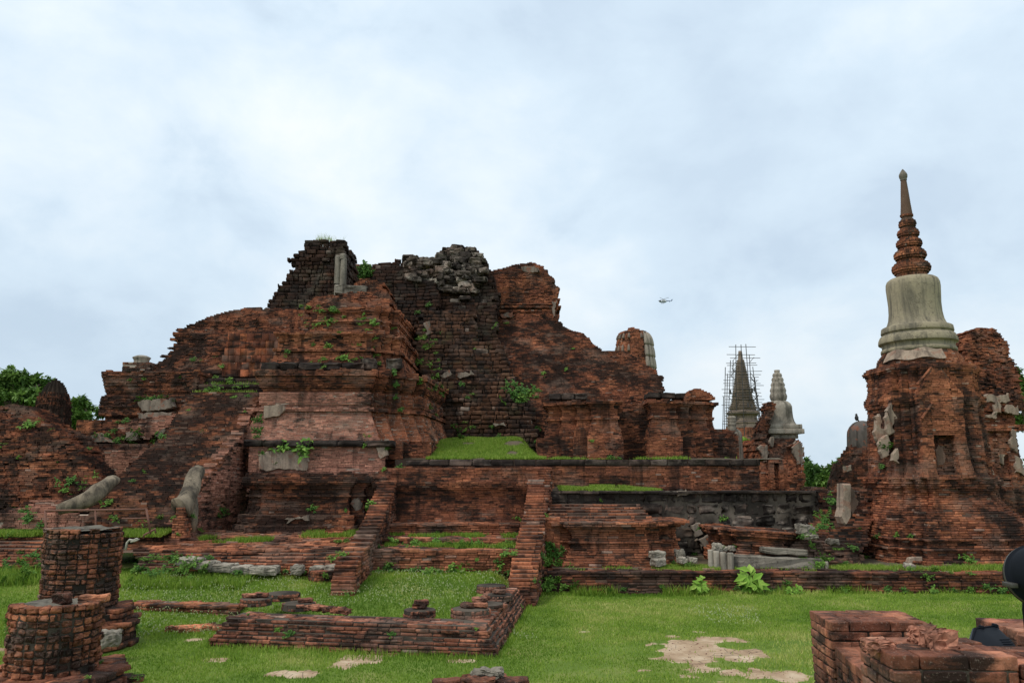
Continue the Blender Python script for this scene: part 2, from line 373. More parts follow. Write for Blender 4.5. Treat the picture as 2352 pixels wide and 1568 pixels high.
def courses(mb, plan, z0, z1, ch=.05, L=(.14, .24), dep=.14, jit=.006, jc=.004, miss=.012, er=0.0, rag=0.0, gap=.006, jv=.0025,
            inset=.012, edges=None, core=True, cap=True, pale=.02, rnd=None, rr=.010, nz=0.0, nf=18., mm=(0, 1), emat=None, tone=.55, palefn=None):
    nC = max(1, int(round((z1 - z0) / ch))); ch = (z1 - z0) / nC
    ring = []
    cs, an, hs, mi_ = [], [], [], []
    for k in range(nC):
        zb = z0 + k * ch; zm = zb + ch / 2
        P = np.asarray(plan(zm), float); n = len(P)
        ci = -inset - er * 1.05
        zc = zb + ch
        if zc < z1 - rag + 1e-6 or k == 0:
            Q = offs(P, ci); ring.append((Q, zb, zc))
        for i in range(n):
            if edges is not None and i not in edges: continue
            a = P[i]; b = P[(i + 1) % n]; d = b - a; ln = math.hypot(*d)
            if ln < .05: continue
            d = d / ln; nr = np.array([d[1], -d[0]]); mid = (a + b) / 2
            if (nr @ (-mid)) / (np.linalg.norm(mid) + 1e-9) < -.12 and edges is None: continue
            m = int(ln / L[0]) + 3
            w = rng.uniform(L[0], L[1], m); s = np.concatenate([[0], np.cumsum(w)]) - rng.uniform(0, L[0])
            s0 = np.clip(s[:-1], 0, ln); s1 = np.clip(s[1:], 0, ln)
            ok = (s1 - s0) > .03
            s0, s1 = s0[ok], s1[ok]; m = len(s0)
            if m == 0: continue
            sm = (s0 + s1) / 2
            out = rng.normal(0, jit, m) + rng.normal(0, jc)
            pp = np.stack([a[0] + d[0] * sm, a[1] + d[1] * sm, np.full(m, zm)], 1)
            keep = rng.random(m) > miss
            if er:
                e = vn3(pp * np.array([1.4, 1.4, 2.2])) * .6 + vn3(pp * np.array([4.5, 4.5, 7.])) * .4
                out -= er * np.clip((e - .45) * 3, 0, 1.2)
            if rag:
                lim = z1 - rag * np.clip(vn3(pp * np.array([2.2, 2.2, .01])) * .75 + .45 * vn3(pp * np.array([7., 7., .01])) - .1, 0, 1)
                keep &= zm < lim + .001
            g = gap / 2
            c = pp.copy(); dd = dep / 2
            c[:, 0] += nr[0] * (out - dd); c[:, 1] += nr[1] * (out - dd); c[:, 2] += rng.normal(0, .0015, m)
            h = np.stack([(s1 - s0) / 2 - g * 1.5, np.full(m, dd), np.full(m, ch / 2 - g)], 1)
            cs.append(c[keep]); hs.append(h[keep]); an.append(np.full(keep.sum(), math.atan2(d[1], d[0])))
            mi_.append(np.full(keep.sum(), (emat or {}).get(i, mm[0])))
    if cs:
        c = np.concatenate(cs); h = np.concatenate(hs); a = np.concatenate(an); mi_ = np.concatenate(mi_)
        for q in np.unique(mi_):
            s = mi_ == q
            at_ = brick_attr(c[s], pale, tone)
            if palefn is not None: at_[:, 2] = np.maximum(at_[:, 2], palefn(c[s]))
            boxes(mb, c[s], a[s], h[s], at_, int(q), jv, rnd, rr, nz, nf)
    if core:
        n = len(ring[0][0]); V = []
        for Q, zb, zc in ring:
            V.append(np.column_stack([Q, np.full(n, zb)])); V.append(np.column_stack([Q, np.full(n, zc)]))
        V = np.concatenate(V); q = np.arange(n); q1 = (q + 1) % n; Fa = []
        for r in range(2 * len(ring) - 1):
            Fa.append(np.stack([r * n + q, r * n + q1, (r + 1) * n + q1, (r + 1) * n + q], 1))
        fl = [np.concatenate(Fa)]
        if cap: fl.append(np.arange(n)[None] + (2 * len(ring) - 1) * n)
        mb.add(V, fl, mm[1], (.5, .5, 0))

def inside(P, x, y):
    r = np.zeros(len(x), bool); n = len(P)
    for i in range(n):
        x0, y0 = P[i]; x1, y1 = P[(i + 1) % n]
        c = ((y0 > y) != (y1 > y)) & (x < (x1 - x0) * (y - y0) / (y1 - y0 + 1e-12) + x0)
        r ^= c
    return r
def topfill(mb, P, z, th=.05, L=.25, W=.13, ang=0.0, mi=0, miss=.06, jit=.006, rnd=None, rr=.01, nz=0., nf=18., pale=.06, zfn=None):
    P = np.asarray(P, float); c0 = P.mean(0); ca, sa = math.cos(ang), math.sin(ang)
    r = np.abs(P - c0).max() * 1.5
    gx, gy = np.meshgrid(np.arange(-r, r, L), np.arange(-r, r, W)); gx = gx + (np.arange(gx.shape[0]) % 2)[:, None] * L / 2
    gx, gy = gx.ravel(), gy.ravel()
    x = c0[0] + gx * ca - gy * sa; y = c0[1] + gx * sa + gy * ca
    ok = inside(P, x, y) & (rng.random(len(x)) > miss); x, y = x[ok], y[ok]; n = len(x)
    if n == 0: return
    zz = np.full(n, z) if zfn is None else zfn(x, y)
    c = np.stack([x, y, zz - th / 2 + rng.normal(0, jit, n)], 1)
    h = np.stack([np.full(n, L / 2 - .005), np.full(n, W / 2 - .005), np.full(n, th / 2)], 1)
    boxes(mb, c, ang + rng.normal(0, .03, n), h, brick_attr(c, pale), mi, .003, rnd, rr, nz, nf)

def toprows(mb, P, z, th, L, W, turn=False):
    """rows of bricks exactly covering the four-cornered top P (front left, front right, back right, back left)"""
    P = np.asarray(P, float)
    if turn: P = np.roll(P, -1, 0)
    a, b, c, d = P; nr = max(1, int(round(np.linalg.norm(d - a) / W)))
    cs, hs, an = [], [], []
    for k in range(nr):
        t0, t1 = k / nr, (k + 1) / nr; l = (a + (d - a) * (t0 + t1) / 2); r = (b + (c - b) * (t0 + t1) / 2); ln = np.linalg.norm(r - l); u = (r - l) / ln
        cut = [0.0]; s_ = L * (1 if k % 2 else .5)
        while s_ < ln - .06: cut.append(s_); s_ += L * rng.uniform(.85, 1.1)
        cut.append(ln)
        for s0, s1 in zip(cut[:-1], cut[1:]):
            m_ = l + u * (s0 + s1) / 2; cs.append((m_[0], m_[1], z - th / 2 + rng.normal(0, .0015))); hs.append(((s1 - s0) / 2 - .004, np.linalg.norm(d - a) / nr / 2 - .004, th / 2)); an.append(math.atan2(u[1], u[0]))
    cs = np.array(cs); boxes(mb, cs, np.array(an), np.array(hs), brick_attr(cs, 0.0, 1.2), 0, .0008, 3, .0045, .0026, 30)

def heap(rows, back, m=1, amp=0.0, wob=0.0, seed=0, pix=True, thick=None, sj=.045):
    """plan(z) of a mass whose left, right and front limits change with height; rows (v, ul, ur, D)"""
    a = np.array([[at(0, v, D).z, xt(ul, v, D), xt(ur, v, D), D] for v, ul, ur, D in rows]) if pix else np.array(rows, float)
    a = a[np.argsort(a[:, 0])]
    def plan(z):
        xl, xr, yf = (float(np.interp(z, a[:, 0], a[:, i])) for i in (1, 2, 3))
        if wob:
            xl += wob * (vn1(z * 3.1, seed + 1) - .5) * 2; xr += wob * (vn1(z * 3.3, seed + 2) - .5) * 2
            q = math.floor(z / .11); xl += sj * (TAB[q % 48, seed % 48, 5] - .5) * 2; xr += sj * (TAB[q % 48, seed % 48, 9] - .5) * 2
        if xr - xl < .2: xr = xl + .2
        pts = []
        for k in range(m + 1):
            t = k / m; x = xl + (xr - xl) * t
            y = yf
            if amp: y += amp * 2 * (float(vn3(np.array([x * 1.1 + seed * 5.3, z * 1.3, seed + .5]))) - .5)
            pts.append((x, y))
        yb = max(back, yf + .3) if thick is None else yf + thick
        pts += [(xr, yb), (xl, yb)]
        return np.array(pts)
    return plan, a[0, 0], a[-1, 0]

def prof(base, pr):
    """plan(z): base polygon grown or shrunk by a moulding profile [(z, offset)...]"""
    pr = sorted(pr); zs = [p[0] for p in pr]; ds = [p[1] for p in pr]; base = np.asarray(base, float)
    return lambda z: offs(base, float(np.interp(z, zs, ds)))
def rect(x0, x1, y0, y1): return [(x0, y0), (x1, y0), (x1, y1), (x0, y1)]
def ngon(cx, cy, r, n, rot=0.0): return [(cx + r * math.cos(2 * math.pi * i / n + rot), cy + r * math.sin(2 * math.pi * i / n + rot)) for i in range(n)]

def lathe(mb, cx, cy, rows, n=40, mi=0, smooth=True, wob=0.0, cap=True, att=(.5, .5, 0)):
    rows = np.array(rows, float); th = np.linspace(0, 2 * math.pi, n, endpoint=False); V = []
    for z, r in rows:
        rr = r * (1 + wob * (vn3(np.stack([np.cos(th) * 2 + 9, np.sin(th) * 2 + 9, np.full(n, z * 3.)], 1)) - .5))
        V.append(np.stack([cx + rr * np.cos(th), cy + rr * np.sin(th), np.full(n, z)], 1))
    q = np.arange(n); q1 = (q + 1) % n
    Fa = [np.concatenate([np.stack([r * n + q, r * n + q1, (r + 1) * n + q1, (r + 1) * n + q], 1) for r in range(len(rows) - 1)])]
    if cap: Fa += [np.arange(n)[None] + (len(rows) - 1) * n]
    mb.add(np.concatenate(V), Fa, mi, att, smooth)

def tube(mb, pts, rad, n=8, mi=0, smooth=True, att=(.5, .5, 0), nz=0.0):
    pts = [Vector(p) for p in pts]; rad = [rad] * len(pts) if isinstance(rad, (int, float)) else rad
    V = []; prev = None
    for i, p in enumerate(pts):
        t = (pts[min(i + 1, len(pts) - 1)] - pts[max(i - 1, 0)]).normalized()
        if prev is None: u = t.orthogonal().normalized()
        else: u = (prev - t * prev.dot(t)).normalized()
        prev = u; w = t.cross(u)
        for k in range(n):
            a = 2 * math.pi * k / n; q = p + (u * math.cos(a) + w * math.sin(a)) * rad[i]
            V.append(q[:])
    V = np.array(V)
    if nz: V = V + np.stack([vn3(V * 5 + k * 3.3) - .5 for k in range(3)], 1) * nz + np.stack([vn3(V * 19 + k * 3.3) - .5 for k in range(3)], 1) * nz * .4
    q = np.arange(n); q1 = (q + 1) % n
    Fa = [np.concatenate([np.stack([r * n + q, r * n + q1, (r + 1) * n + q1, (r + 1) * n + q], 1) for r in range(len(pts) - 1)]),
          np.arange(n)[::-1][None], np.arange(n)[None] + (len(pts) - 1) * n]
    mb.add(V, Fa, mi, att, smooth)

def patch(mb, px, D, th=.06, mi=0, rough=.05, att=(.5, .5, 0)):
    """irregular sheet of old plaster of real thickness standing on a wall face at depth D (outline by measured points)"""
    P = [at(u, v, D) for u, v in px]; pts = []
    for i in range(len(P)):
        a, b = P[i], P[(i + 1) % len(P)]; k = max(3, int((b - a).length / .05))
        for j in range(k):
            q = a.lerp(b, j / k); s = rough * ((vn1(q.x * 5 + q.z * 4, i) - .5) * 2.4 + (vn1(q.x * 17 + q.z * 13, i) - .5) * 1.6); r_ = rough * ((vn1(q.x * 4 - q.z * 5, i + 9) - .5) * 2.4 + (vn1(q.x * 14 - q.z * 18, i + 3) - .5) * 1.6)
            pts.append((q.x + s, q.z + r_))
    n = len(pts); cx = sum(p[0] for p in pts) / n; cz = sum(p[1] for p in pts) / n
    f = [(x, D, z) for x, z in pts]; fi = [(cx + (x - cx) * .93, D - th * .5, cz + (z - cz) * .93) for x, z in pts]
    bk = [(x, D + th * 2, z) for x, z in pts]
    q = np.arange(n); q1 = (q + 1) % n
    mb.add(np.array(fi + f + bk), [np.stack([n + q, n + q1, q1, q], 1), np.stack([2 * n + q, 2 * n + q1, n + q1, n + q], 1), np.arange(n)[None]], mi, att)

def patches(parent, mat, specs, th, rough=.05):
    for px, D in specs:
        mb = MB(); patch(mb, px, D + th * .35, th * .65, 0, max(rough, .055)); mb.build('plaster_patch', ['scrap' if mat != 'cream' else 'cream'], parent)

def rock(name, c, size, yaw=0.0, mat='palestone', nz=.03, nf=6., rr=.05, tilt=0.0, parent=None, label=None, cat='stone', group=None, tone=.6, bright=.6, flat=None):
    mb = MB(); h = np.array(size) / 2
    boxes(mb, np.array([[c[0], c[1], c[2] + h[2]]]), np.array([yaw]), h[None], np.array([[tone, bright, 0.0]]), 0, .006, 5, rr * .6, nz * .7, nf * 1.8, np.array([tilt]))
    if flat is None: flat = mat in ('palestone', 'greystone')
    if flat: mb.Fs = [(f, mi, False) for f, mi, _ in mb.Fs]
    o = mb.build(name, mat, parent)
    if parent is None: tag(o, label, cat, group)
    return o

# ================================================================== GROUND
def sm(t): t = np.clip(t, 0, 1); return t * t * (3 - 2 * t)
def gh(x, y):
    x = np.asarray(x, float); y = np.asarray(y, float)
    court = sm((0.35 + .11 * (y - 17) - x) / 0.8)
    return .45 * sm((y - 12.9) / 4.2) * court + .05 * sm((x - 3) / 4) * sm((y - 14) / 3)
DIRT = [(842, 1518, 80, 26), (905, 1501, 50, 10), (1612, 1500, 92, 34), (1690, 1545, 150, 22), (1570, 1478, 60, 12), (1655, 1470, 60, 9), (1790, 1550, 60, 22), (1062, 1516, 44, 6),
        (497, 1515, 26, 5), (450, 1468, 24, 6), (6, 1492, 24, 20), (668, 1548, 60, 8), (1345, 1450, 16, 3), (1740, 1500, 40, 14), (1540, 1462, 30, 6)]
def dirt(x, y):
    x = np.asarray(x, float); y = np.asarray(y, float); out = np.zeros(x.shape)
    nz = vn3(np.stack([x * 3.1, y * 2.2, np.zeros_like(x) + .5], -1)) * .6 + vn3(np.stack([x * 8.3, y * 6.3, np.zeros_like(x) + 4.5], -1)) * .4
    for u, v, ru, rv in DIRT:
        cx, cy = gp(u, v); rx = ru / FPX * cy; ry = abs(gp(u, v - rv)[1] - gp(u, v + rv)[1]) / 2
        d = np.sqrt(((x - cx) / rx) ** 2 + ((y - cy) / ry) ** 2)
        out = np.maximum(out, np.clip((1.12 - d + (nz - .5) * 3.0) * 2.0, 0, 1))
    return out
def axis(lo, hi, step, far):
    a = list(np.arange(lo, hi + 1e-6, step)); s = step; l, h = lo, hi
    while h < far: s *= 1.35; h += s; a.append(h)
    s = step
    while l > -far: s *= 1.35; l -= s; a.insert(0, l)
    return np.array(a)
gx, gy = axis(-9, 10, .11, 2500), axis(6.5, 19, .11, 2500)
GX, GY = np.meshgrid(gx, gy, indexing='ij')
nzg = vn3(np.stack([GX * 1.1, GY * 1.1, GX * 0 + .5], -1)) - .5
nearm = (np.abs(GX) < 12) & (GY < 22) & (GY > 3)
GZ = gh(GX, GY) + nzg * .05 * nearm
dm = np.where(nearm, dirt(GX, GY), 0.0); GZ -= dm * .012
mb = MB(); ni, nj = GX.shape
idx = np.arange(ni * nj).reshape(ni, nj)
mb.add(np.stack([GX, GY, GZ], -1).reshape(-1, 3), np.stack([idx[:-1, :-1], idx[1:, :-1], idx[1:, 1:], idx[:-1, 1:]], -1).reshape(-1, 4), 0,
       np.stack([dm.ravel(), dm.ravel() * 0, dm.ravel() * 0], 1), True)
m, nt, b = newmat('lawn_ground')
X, Y, Z = attr(nt)
p = pos(nt)
gcol = ramp(nt, noise(nt, p, .8, 7, .6), [(0.3, (0.075, 0.13, 0.016)), (0.5, (0.125, 0.185, 0.03)), (0.68, (0.21, 0.225, 0.065))])
dcol = ramp(nt, noise(nt, p, 2.4, 7, .65), [(0.3, (0.23, 0.145, 0.09)), (0.48, (0.40, 0.28, 0.18)), (0.66, (0.56, 0.44, 0.31))])
vo = N(nt, 'ShaderNodeTexVoronoi', feature='DISTANCE_TO_EDGE', i_Scale=4.2); nt.links.new(p, vo.inputs['Vector'])
crk = ramp(nt, vo.outputs['Distance'], [(0.0, 1.0), (0.035, 0.0)])
crk = math_(nt, 'MULTIPLY', crk, ramp(nt, noise(nt, p, 1.1, 2), [(0.42, 0.0), (0.52, 0.85)]))
dcol = mixc(nt, crk, dcol, (0.07, 0.055, 0.035))
msk = math_(nt, 'ADD', X, math_(nt, 'MULTIPLY', math_(nt, 'SUBTRACT', noise(nt, p, 9, 5, .7), .5), .9))
nt.links.new(mixc(nt, ramp(nt, msk, [(0.40, 0.0), (0.52, 1.0)]), gcol, dcol), b.inputs['Base Color'])
bump(nt, b, noise(nt, p, 30, 6, .7), .5, .03)
g = mb.build('lawn', m, None, Vector((0, 0, 0)))
tag(g, 'green lawn with bare cracked earth patches', 'lawn', kind='structure')

# ================================================================== MAIN RUIN
ruin = empty('temple_ruin', (-3.0, 29.0, 2.9), 'huge collapsed red brick temple tower filling the middle of the picture', 'temple ruin')
def part(mb, name, mats, parent, label=None, xf=None):
    o = mb.build(name, mats, parent, xf=xf)
    if label: o['label'] = label
    return o
LT = dict(ch=.16, L=(.26, .52), dep=.3, jit=.018, jc=.012, er=.06, gap=.016, jv=.010, inset=.04, pale=.03, rnd=0, rr=.035)
BR = dict(ch=.048, L=(.13, .23), er=.035, jit=.008, jc=.008, miss=.02, inset=.012, dep=.2)

# dark laterite stump, highest at the left
mb = MB()
pl, z0, z1 = heap([(540, 707, 788, 30.2), (549, 703, 789, 30.2), (566, 695, 789, 30.1), (584, 673, 788, 30), (607, 665, 788, 30), (627, 662, 787, 29.9), (649, 643, 786, 29.8),
                   (677, 625, 784, 29.6), (700, 616, 782, 29.4), (714, 612, 780, 29.3), (760, 605, 780, 29.2)], 32.8, m=5, amp=.20, wob=.08, seed=3, sj=.13)
courses(mb, pl, z0, z1, rag=.45, **{**LT, 'pale': .02, 'er': .09})
stump = part(mb, 'laterite_tower', ['lat', 'dmortar'], ruin, 'dark laterite block stump with overgrown flat top')
mb = MB()
for (u, w, vt, vb) in ((774, 7, 655, 679), (774, 7, 590, 652), (787, 8, 596, 678), (788, 8, 586, 596)):
    a = at(u, vb, 29.35); t = at(u, vt, 29.5); r = w / FPX * 29.5
    lathe(mb, a.x, a.y, [(a.z, r * 1.05), (a.z + .08, r), (t.z - .05, r * .96), (t.z, r * .8)], 14, 0, True, .12)
part(mb, 'pilaster', 'greystone', stump, 'pale grey stone half columns on the corner of the stump')
rock('ledge_stone', at(808, 680, 29.4), (1.2, .7, .35), .1, 'greystone', .05, 3, .08, parent=ruin)

mb = MB(); pl, z0, z1 = heap([(598, 800, 862, 33.9), (606, 800, 880, 33.9), (660, 800, 880, 33.8)], 36, m=3, amp=.1, seed=8)
courses(mb, pl, z0, z1, rag=.2, **LT); part(mb, 'connecting_wall', ['lat2', 'dmortar'], ruin)
# rubble crowned laterite core
mb = MB()
pl, z0, z1 = heap([(586, 888, 928, 33), (597, 868, 990, 33), (612, 862, 1000, 32.8), (627, 858, 1000, 32.6), (680, 850, 1005, 32), (790, 850, 1010, 31.5)], 36, m=3, amp=.25, wob=.08, seed=11)
courses(mb, pl, z0, z1, rag=.45, **LT)
pl, z0, z1 = heap([(561, 1043, 1068, 33.5), (570, 1016, 1090, 33.4), (590, 1000, 1103, 33.2), (602, 988, 1116, 33.1), (627, 980, 1131, 32.9), (677, 972, 1146, 32.5), (714, 958, 1143, 32), (730, 955, 1143, 31.8), (800, 955, 1143, 31.4)], 36.5, m=4, amp=.25, wob=.10, seed=15, sj=.10)
courses(mb, pl, z0, z1, rag=.3, **LT)
core = part(mb, 'laterite_core', ['lat', 'dmortar'], ruin, 'dark laterite core with two broken humps')
mb = MB()       # pale tumbled stones packed into the face
cc, hh, aa, tt = [], [], [], []
for k in range(210):
    u = rng.uniform(935, 1108); vtop = np.interp(u, [935, 985, 1005, 1030, 1060, 1085, 1108], [592, 598, 588, 572, 566, 572, 600]); vbot = np.interp(u, [935, 990, 1040, 1070, 1108], [650, 664, 668, 690, 640])
    v = rng.uniform(vtop, vbot); p_ = at(u, v, 32.75 + rng.uniform(-.12, .25) + (.35 if v < 600 else 0) - .35 * (v - 560) / 130)
    cc.append(p_[:]); hh.append((rng.uniform(.11, .30), rng.uniform(.15, .25), rng.uniform(.08, .15))); aa.append(rng.normal(0, .25)); tt.append(rng.normal(0, .12))
att_ = np.stack([rng.random(210), rng.random(210), np.where(rng.random(210) < .42, rng.random(210) * .7, 0)], 1)
boxes(mb, cc, np.array(aa), hh, att_, 0, .012, 2, .06, .012, 4., np.array(tt))
part(mb, 'rubble_stones', ['rub'], core, 'pale tumbled stones packed into the broken face')
mb = MB()       # steep laterite steps falling towards the viewer
pl, z0, z1 = heap([(712, 955, 1090, 31.2), (780, 955, 1104, 30.6)], 35, m=5, amp=.28, wob=.10, seed=21, sj=.1)
courses(mb, pl, z0 - .3, z1, **LT)
pl, z0, z1 = heap([(783, 950, 1152, 29.9), (822, 950, 1162, 29.6), (872, 970, 1184, 29.0)], 35, m=6, amp=.30, wob=.10, seed=23, sj=.1)
courses(mb, pl, z0 - .2, z1, **LT)
pl, z0, z1 = heap([(850, 955, 1110, 29.2), (875, 975, 1150, 28.9)], 35, m=4, amp=.30, wob=.10, seed=25, sj=.1)
courses(mb, pl, z0 - .2, z1, **LT)
pl, z0, z1 = heap([(876, 985, 1192, 28.6), (905, 1000, 1207, 28.3), (940, 1010, 1224, 28.0), (1016, 1020, 1240, 27.6), (1060, 1020, 1242, 27.5)], 35, m=7, amp=.35, wob=.12, seed=27, sj=.1)
courses(mb, pl, z0 - .3, z1, **LT)
steps = part(mb, 'laterite_steps', ['lat2', 'dmortar'], ruin, 'steep dark laterite steps with white plaster scraps')
for px, D in (([(1010, 861), (1030, 853), (1038, 861), (1018, 870)], 28.75), ([(1050, 857), (1085, 853), (1090, 860), (1054, 869)], 28.7), ([(1130, 973), (1158, 969), (1160, 975), (1136, 978)], 27.6), ([(975, 742), (990, 736), (992, 762), (977, 770)], 30.5)):
    patches(steps, 'greystone', [(px, D)], .10, .06)

# right brick mass
mb = MB()
pl, z0, z1 = heap([(601, 1215, 1247, 34.6), (612, 1172, 1250, 34.5), (627, 1110, 1262, 34.4), (648, 1100, 1275, 34.3), (665, 1090, 1283, 34.2), (705, 1080, 1284, 34.1), (714, 1080, 1279, 34.0), (737, 1080, 1279, 33.9), (800, 1080, 1279, 33.9)], 40, m=6, amp=.14, wob=.07, seed=31, sj=.08)
courses(mb, pl, z0, z1, rag=.3, **{**BR, 'er': .06})
for va, vb, o in ((703, 708, .14), (712, 717, .10), (697, 700, .07)):       # string courses
    b_ = rect(xt(1140, va, 34), xt(1279, va, 34), 34.0 - o, 36); courses(mb, lambda z: b_, zt(vb, 34), zt(va, 34), **{**BR, 'er': .05, 'miss': .2})
btower = part(mb, 'brick_tower', ['mid', 'mortar'], ruin, 'broken red brick tower with a cliff-like right edge')
patches(btower, 'greystone', [([(1196, 612), (1215, 610), (1240, 616), (1238, 626), (1218, 628), (1200, 622)], 34.3), ([(1150, 722), (1180, 720), (1181, 728), (1152, 729)], 33.75), ([(1270, 690), (1277, 690), (1276, 730), (1269, 732)], 33.8)], .15, .06)
mb = MB()
pl, z0, z1 = heap([(735, 1080, 1281, 33.6), (748, 1080, 1294, 33.3), (758, 1080, 1314, 33.0), (766, 1080, 1338, 32.6), (785, 1080, 1358, 32.0), (805, 1080, 1382, 31.5), (806, 1080, 1440, 31.4), (832, 1090, 1477, 31.0), (842, 1100, 1498, 30.7), (865, 1110, 1521, 30.3), (890, 1120, 1526, 29.8), (912, 1130, 1531, 29.5), (1068, 1150, 1532, 29.2)], 40, m=14, amp=.20, wob=.05, seed=35, sj=.07)
courses(mb, pl, z0, z1, rag=.12, **{**BR, 'er': .05})
bslope = part(mb, 'brick_slope', ['old', 'mortar'], ruin, 'dark stained sloping brickwork falling to the right')

# brick mound in front of the stump and the upper left terrace
mb = MB()
pl, z0, z1 = heap([(640, 822, 862, 29.9), (652, 815, 878, 29.6), (672, 800, 892, 29.2), (690, 745, 900, 28.8), (705, 725, 898, 28.3), (720, 712, 890, 27.9), (745, 700, 885, 27.3), (770, 690, 880, 26.7), (790, 660, 880, 26.3), (815, 640, 880, 25.9), (850, 610, 880, 25.4), (900, 600, 880, 25.2)], 33, m=10, amp=.28, wob=.07, seed=41, sj=.10)
courses(mb, pl, z0, z1, rag=.18, **{**BR, 'er': .09, 'miss': .06})
pl, z0, z1 = heap([(672, 740, 770, 28.3), (682, 722, 800, 28.2), (700, 700, 830, 28.0)], 31, m=4, amp=.2, wob=.08, seed=43)
courses(mb, pl, z0 - .3, z1, rag=.2, **{**BR, 'er': .08, 'miss': .08})
mound = part(mb, 'brick_mound', ['mid', 'mortar'], ruin, 'crumbling brick mound below the dark stump')
mb = MB()
def tier_(u0, u1, D, n_, st, vt, vb, back, pr):
    X1_ = xt(u1, vt, D + n_ * st); P = [(xt(u0, vt, D), D)]
    for i in range(n_): P += [(X1_ - (n_ - i) * st, D + i * st), (X1_ - (n_ - i) * st, D + (i + 1) * st)]
    P += [(X1_, D + n_ * st), (X1_ + .12, back), (xt(u0, vt, D), back)]
    courses(mb, prof(P, [(zt(v, D), o) for v, o in pr]), zt(vb, D), zt(vt, D), **{**BR, 'er': .035, 'miss': .03, 'rag': .18})
tier_(730, 912, 27.0, 2, .28, 700, 765, 33.5, [(765, .1), (742, .05), (741, .14), (736, .14), (735, .02), (722, .0), (712, .1), (700, .14)])
tier_(640, 918, 24.9, 3, .27, 757, 852, 34, [(852, .22), (832, .16), (812, .04), (808, .04), (807, .13), (801, .13), (800, .02), (788, .0), (775, .04), (768, .13), (757, .16)])
part(mb, 'moulding', ['red', 'mortar'], mound)
mb = MB()
pl, z0, z1 = heap([(705, 560, 620, 29.2), (712, 545, 700, 29.0), (722, 500, 720, 28.8), (735, 455, 730, 28.6), (750, 425, 740, 28.55), (764, 404, 745, 28.45), (766, 400, 745, 28.0), (797, 397, 750, 27.9), (799, 390, 750, 27.55), (822, 372, 760, 27.45), (824, 366, 760, 27.15), (852, 350, 760, 27.0), (910, 350, 760, 27.0)], 33, m=10, amp=.20, wob=.08, seed=45, sj=.16)
courses(mb, pl, z0, z1, rag=.10, **{**BR, 'er': .06})
part(mb, 'upper_terrace', ['old', 'mortar'], ruin, 'long upper brick terrace stepping down to the left')
mb = MB()       # flush laterite slabs
D = 26.55
for r_ in range(6):
    vt, vb = 766 + r_ * 16.5, 766 + (r_ + 1) * 16.5; u = 512 + (3 - r_) * 4 if r_ < 3 else 510
    while u < 664:
        w = rng.uniform(9, 20); x0, x1 = xt(u, vt, D), xt(min(u + w, 668), vt, D); u += w
        boxes(mb, [((x0 + x1) / 2, D + .3 + rng.normal(0, .003), (zt(vt, D) + zt(vb, D)) / 2)], np.array([0.]), [((x1 - x0) / 2 - .003, .3, (zt(vt, D) - zt(vb, D)) / 2 - .003)],
              np.array([[rng.random() ** 1.4, rng.random(), 0.]]), 0, .002, 0, .006)
part(mb, 'slab_facing', ['orange'], ruin, 'flush orange slab facing in six courses')
mb = MB()       # row of dark blocks above the main face
x = xt(600, 840, 24.2)
while x < xt(822, 840, 24.2):
    w = rng.uniform(.45, .8); boxes(mb, [(x + w / 2, 24.5, (zt(850, 24.2) + zt(833, 24.2)) / 2)], np.array([rng.normal(0, .02)]), [(w / 2 - .01, .35, .115)], np.array([[.25, .4, 0]]), 0, .015, 2, .05, .02, 4.); x += w
for u in (846, 905): boxes(mb, [at(u, 838, 24.4)[:]], np.array([.2]), [(.22, .25, .17)], np.array([[.7, .7, .25]]), 0, .02, 2, .05, .03, 4.)
part(mb, 'block_course', ['blk'], ruin, 'row of black laterite blocks')

# main moulded terrace facing the viewer
D = 23.0
MP = [(-7.37, D), (-4.19, D), (-4.19, D + .35), (-3.85, D + .35), (-3.85, D + .7), (-3.45, D + .7), (-3.45, D + 1.05), (-3.1, D + 1.05), (-3.1, D + 1.4), (-2.85, D + 1.4), (-2.45, 29.0), (-2.2, 29.0), (-2.05, 31), (-7.37, 31)]
zm = lambda v, D=D: zt(v, D)
mprof = [(zm(1012), .42), (zm(985), .26), (zm(955), .10), (zm(944), .06), (zm(943), .16), (zm(938), .16), (zm(937), .0), (zm(931), 0), (zm(930), .05), (zm(902), .05), (zm(900), -.04), (zm(894), -.02), (zm(888), .06), (zm(876), .14), (zm(864), .16), (zm(863), .22), (zm(850), .24), (zm(846), .20)]
mb = MB(); pf = prof(MP, mprof); courses(mb, lambda z: offs(MP, .40), 2.7, zm(1012), ch=.05, er=.03, mm=(0, 1))
def emats(front, side): return {0: front, **{i: side for i in range(1, 12)}}
courses(mb, pf, zm(1012), zm(945), ch=.046, jit=.004, jc=.003, er=0, miss=.002, emat=emats(2, 4), mm=(2, 3), pale=.06)
courses(mb, pf, zm(945), zm(936), ch=.046, er=.02, emat=emats(2, 0))
courses(mb, pf, zm(936), zm(901), ch=.046, jit=.004, er=.01, miss=.002, emat=emats(2, 0), mm=(2, 3), pale=.06)
courses(mb, pf, zm(901), zm(846), ch=.046, er=.022, miss=.02, rag=.12)
mter = part(mb, 'moulded_terrace', ['mid', 'mortar', 'pink', 'pmortar', 'red'], ruin, 'moulded brick terrace with smooth pink restored bands')
mb = MB(); patch(mb, [(606, 931), (650, 927), (658, 942), (640, 958), (605, 962)], 22.86, .14, 0, .03); part(mb, 'plaster_patch', ['cream'], mter)

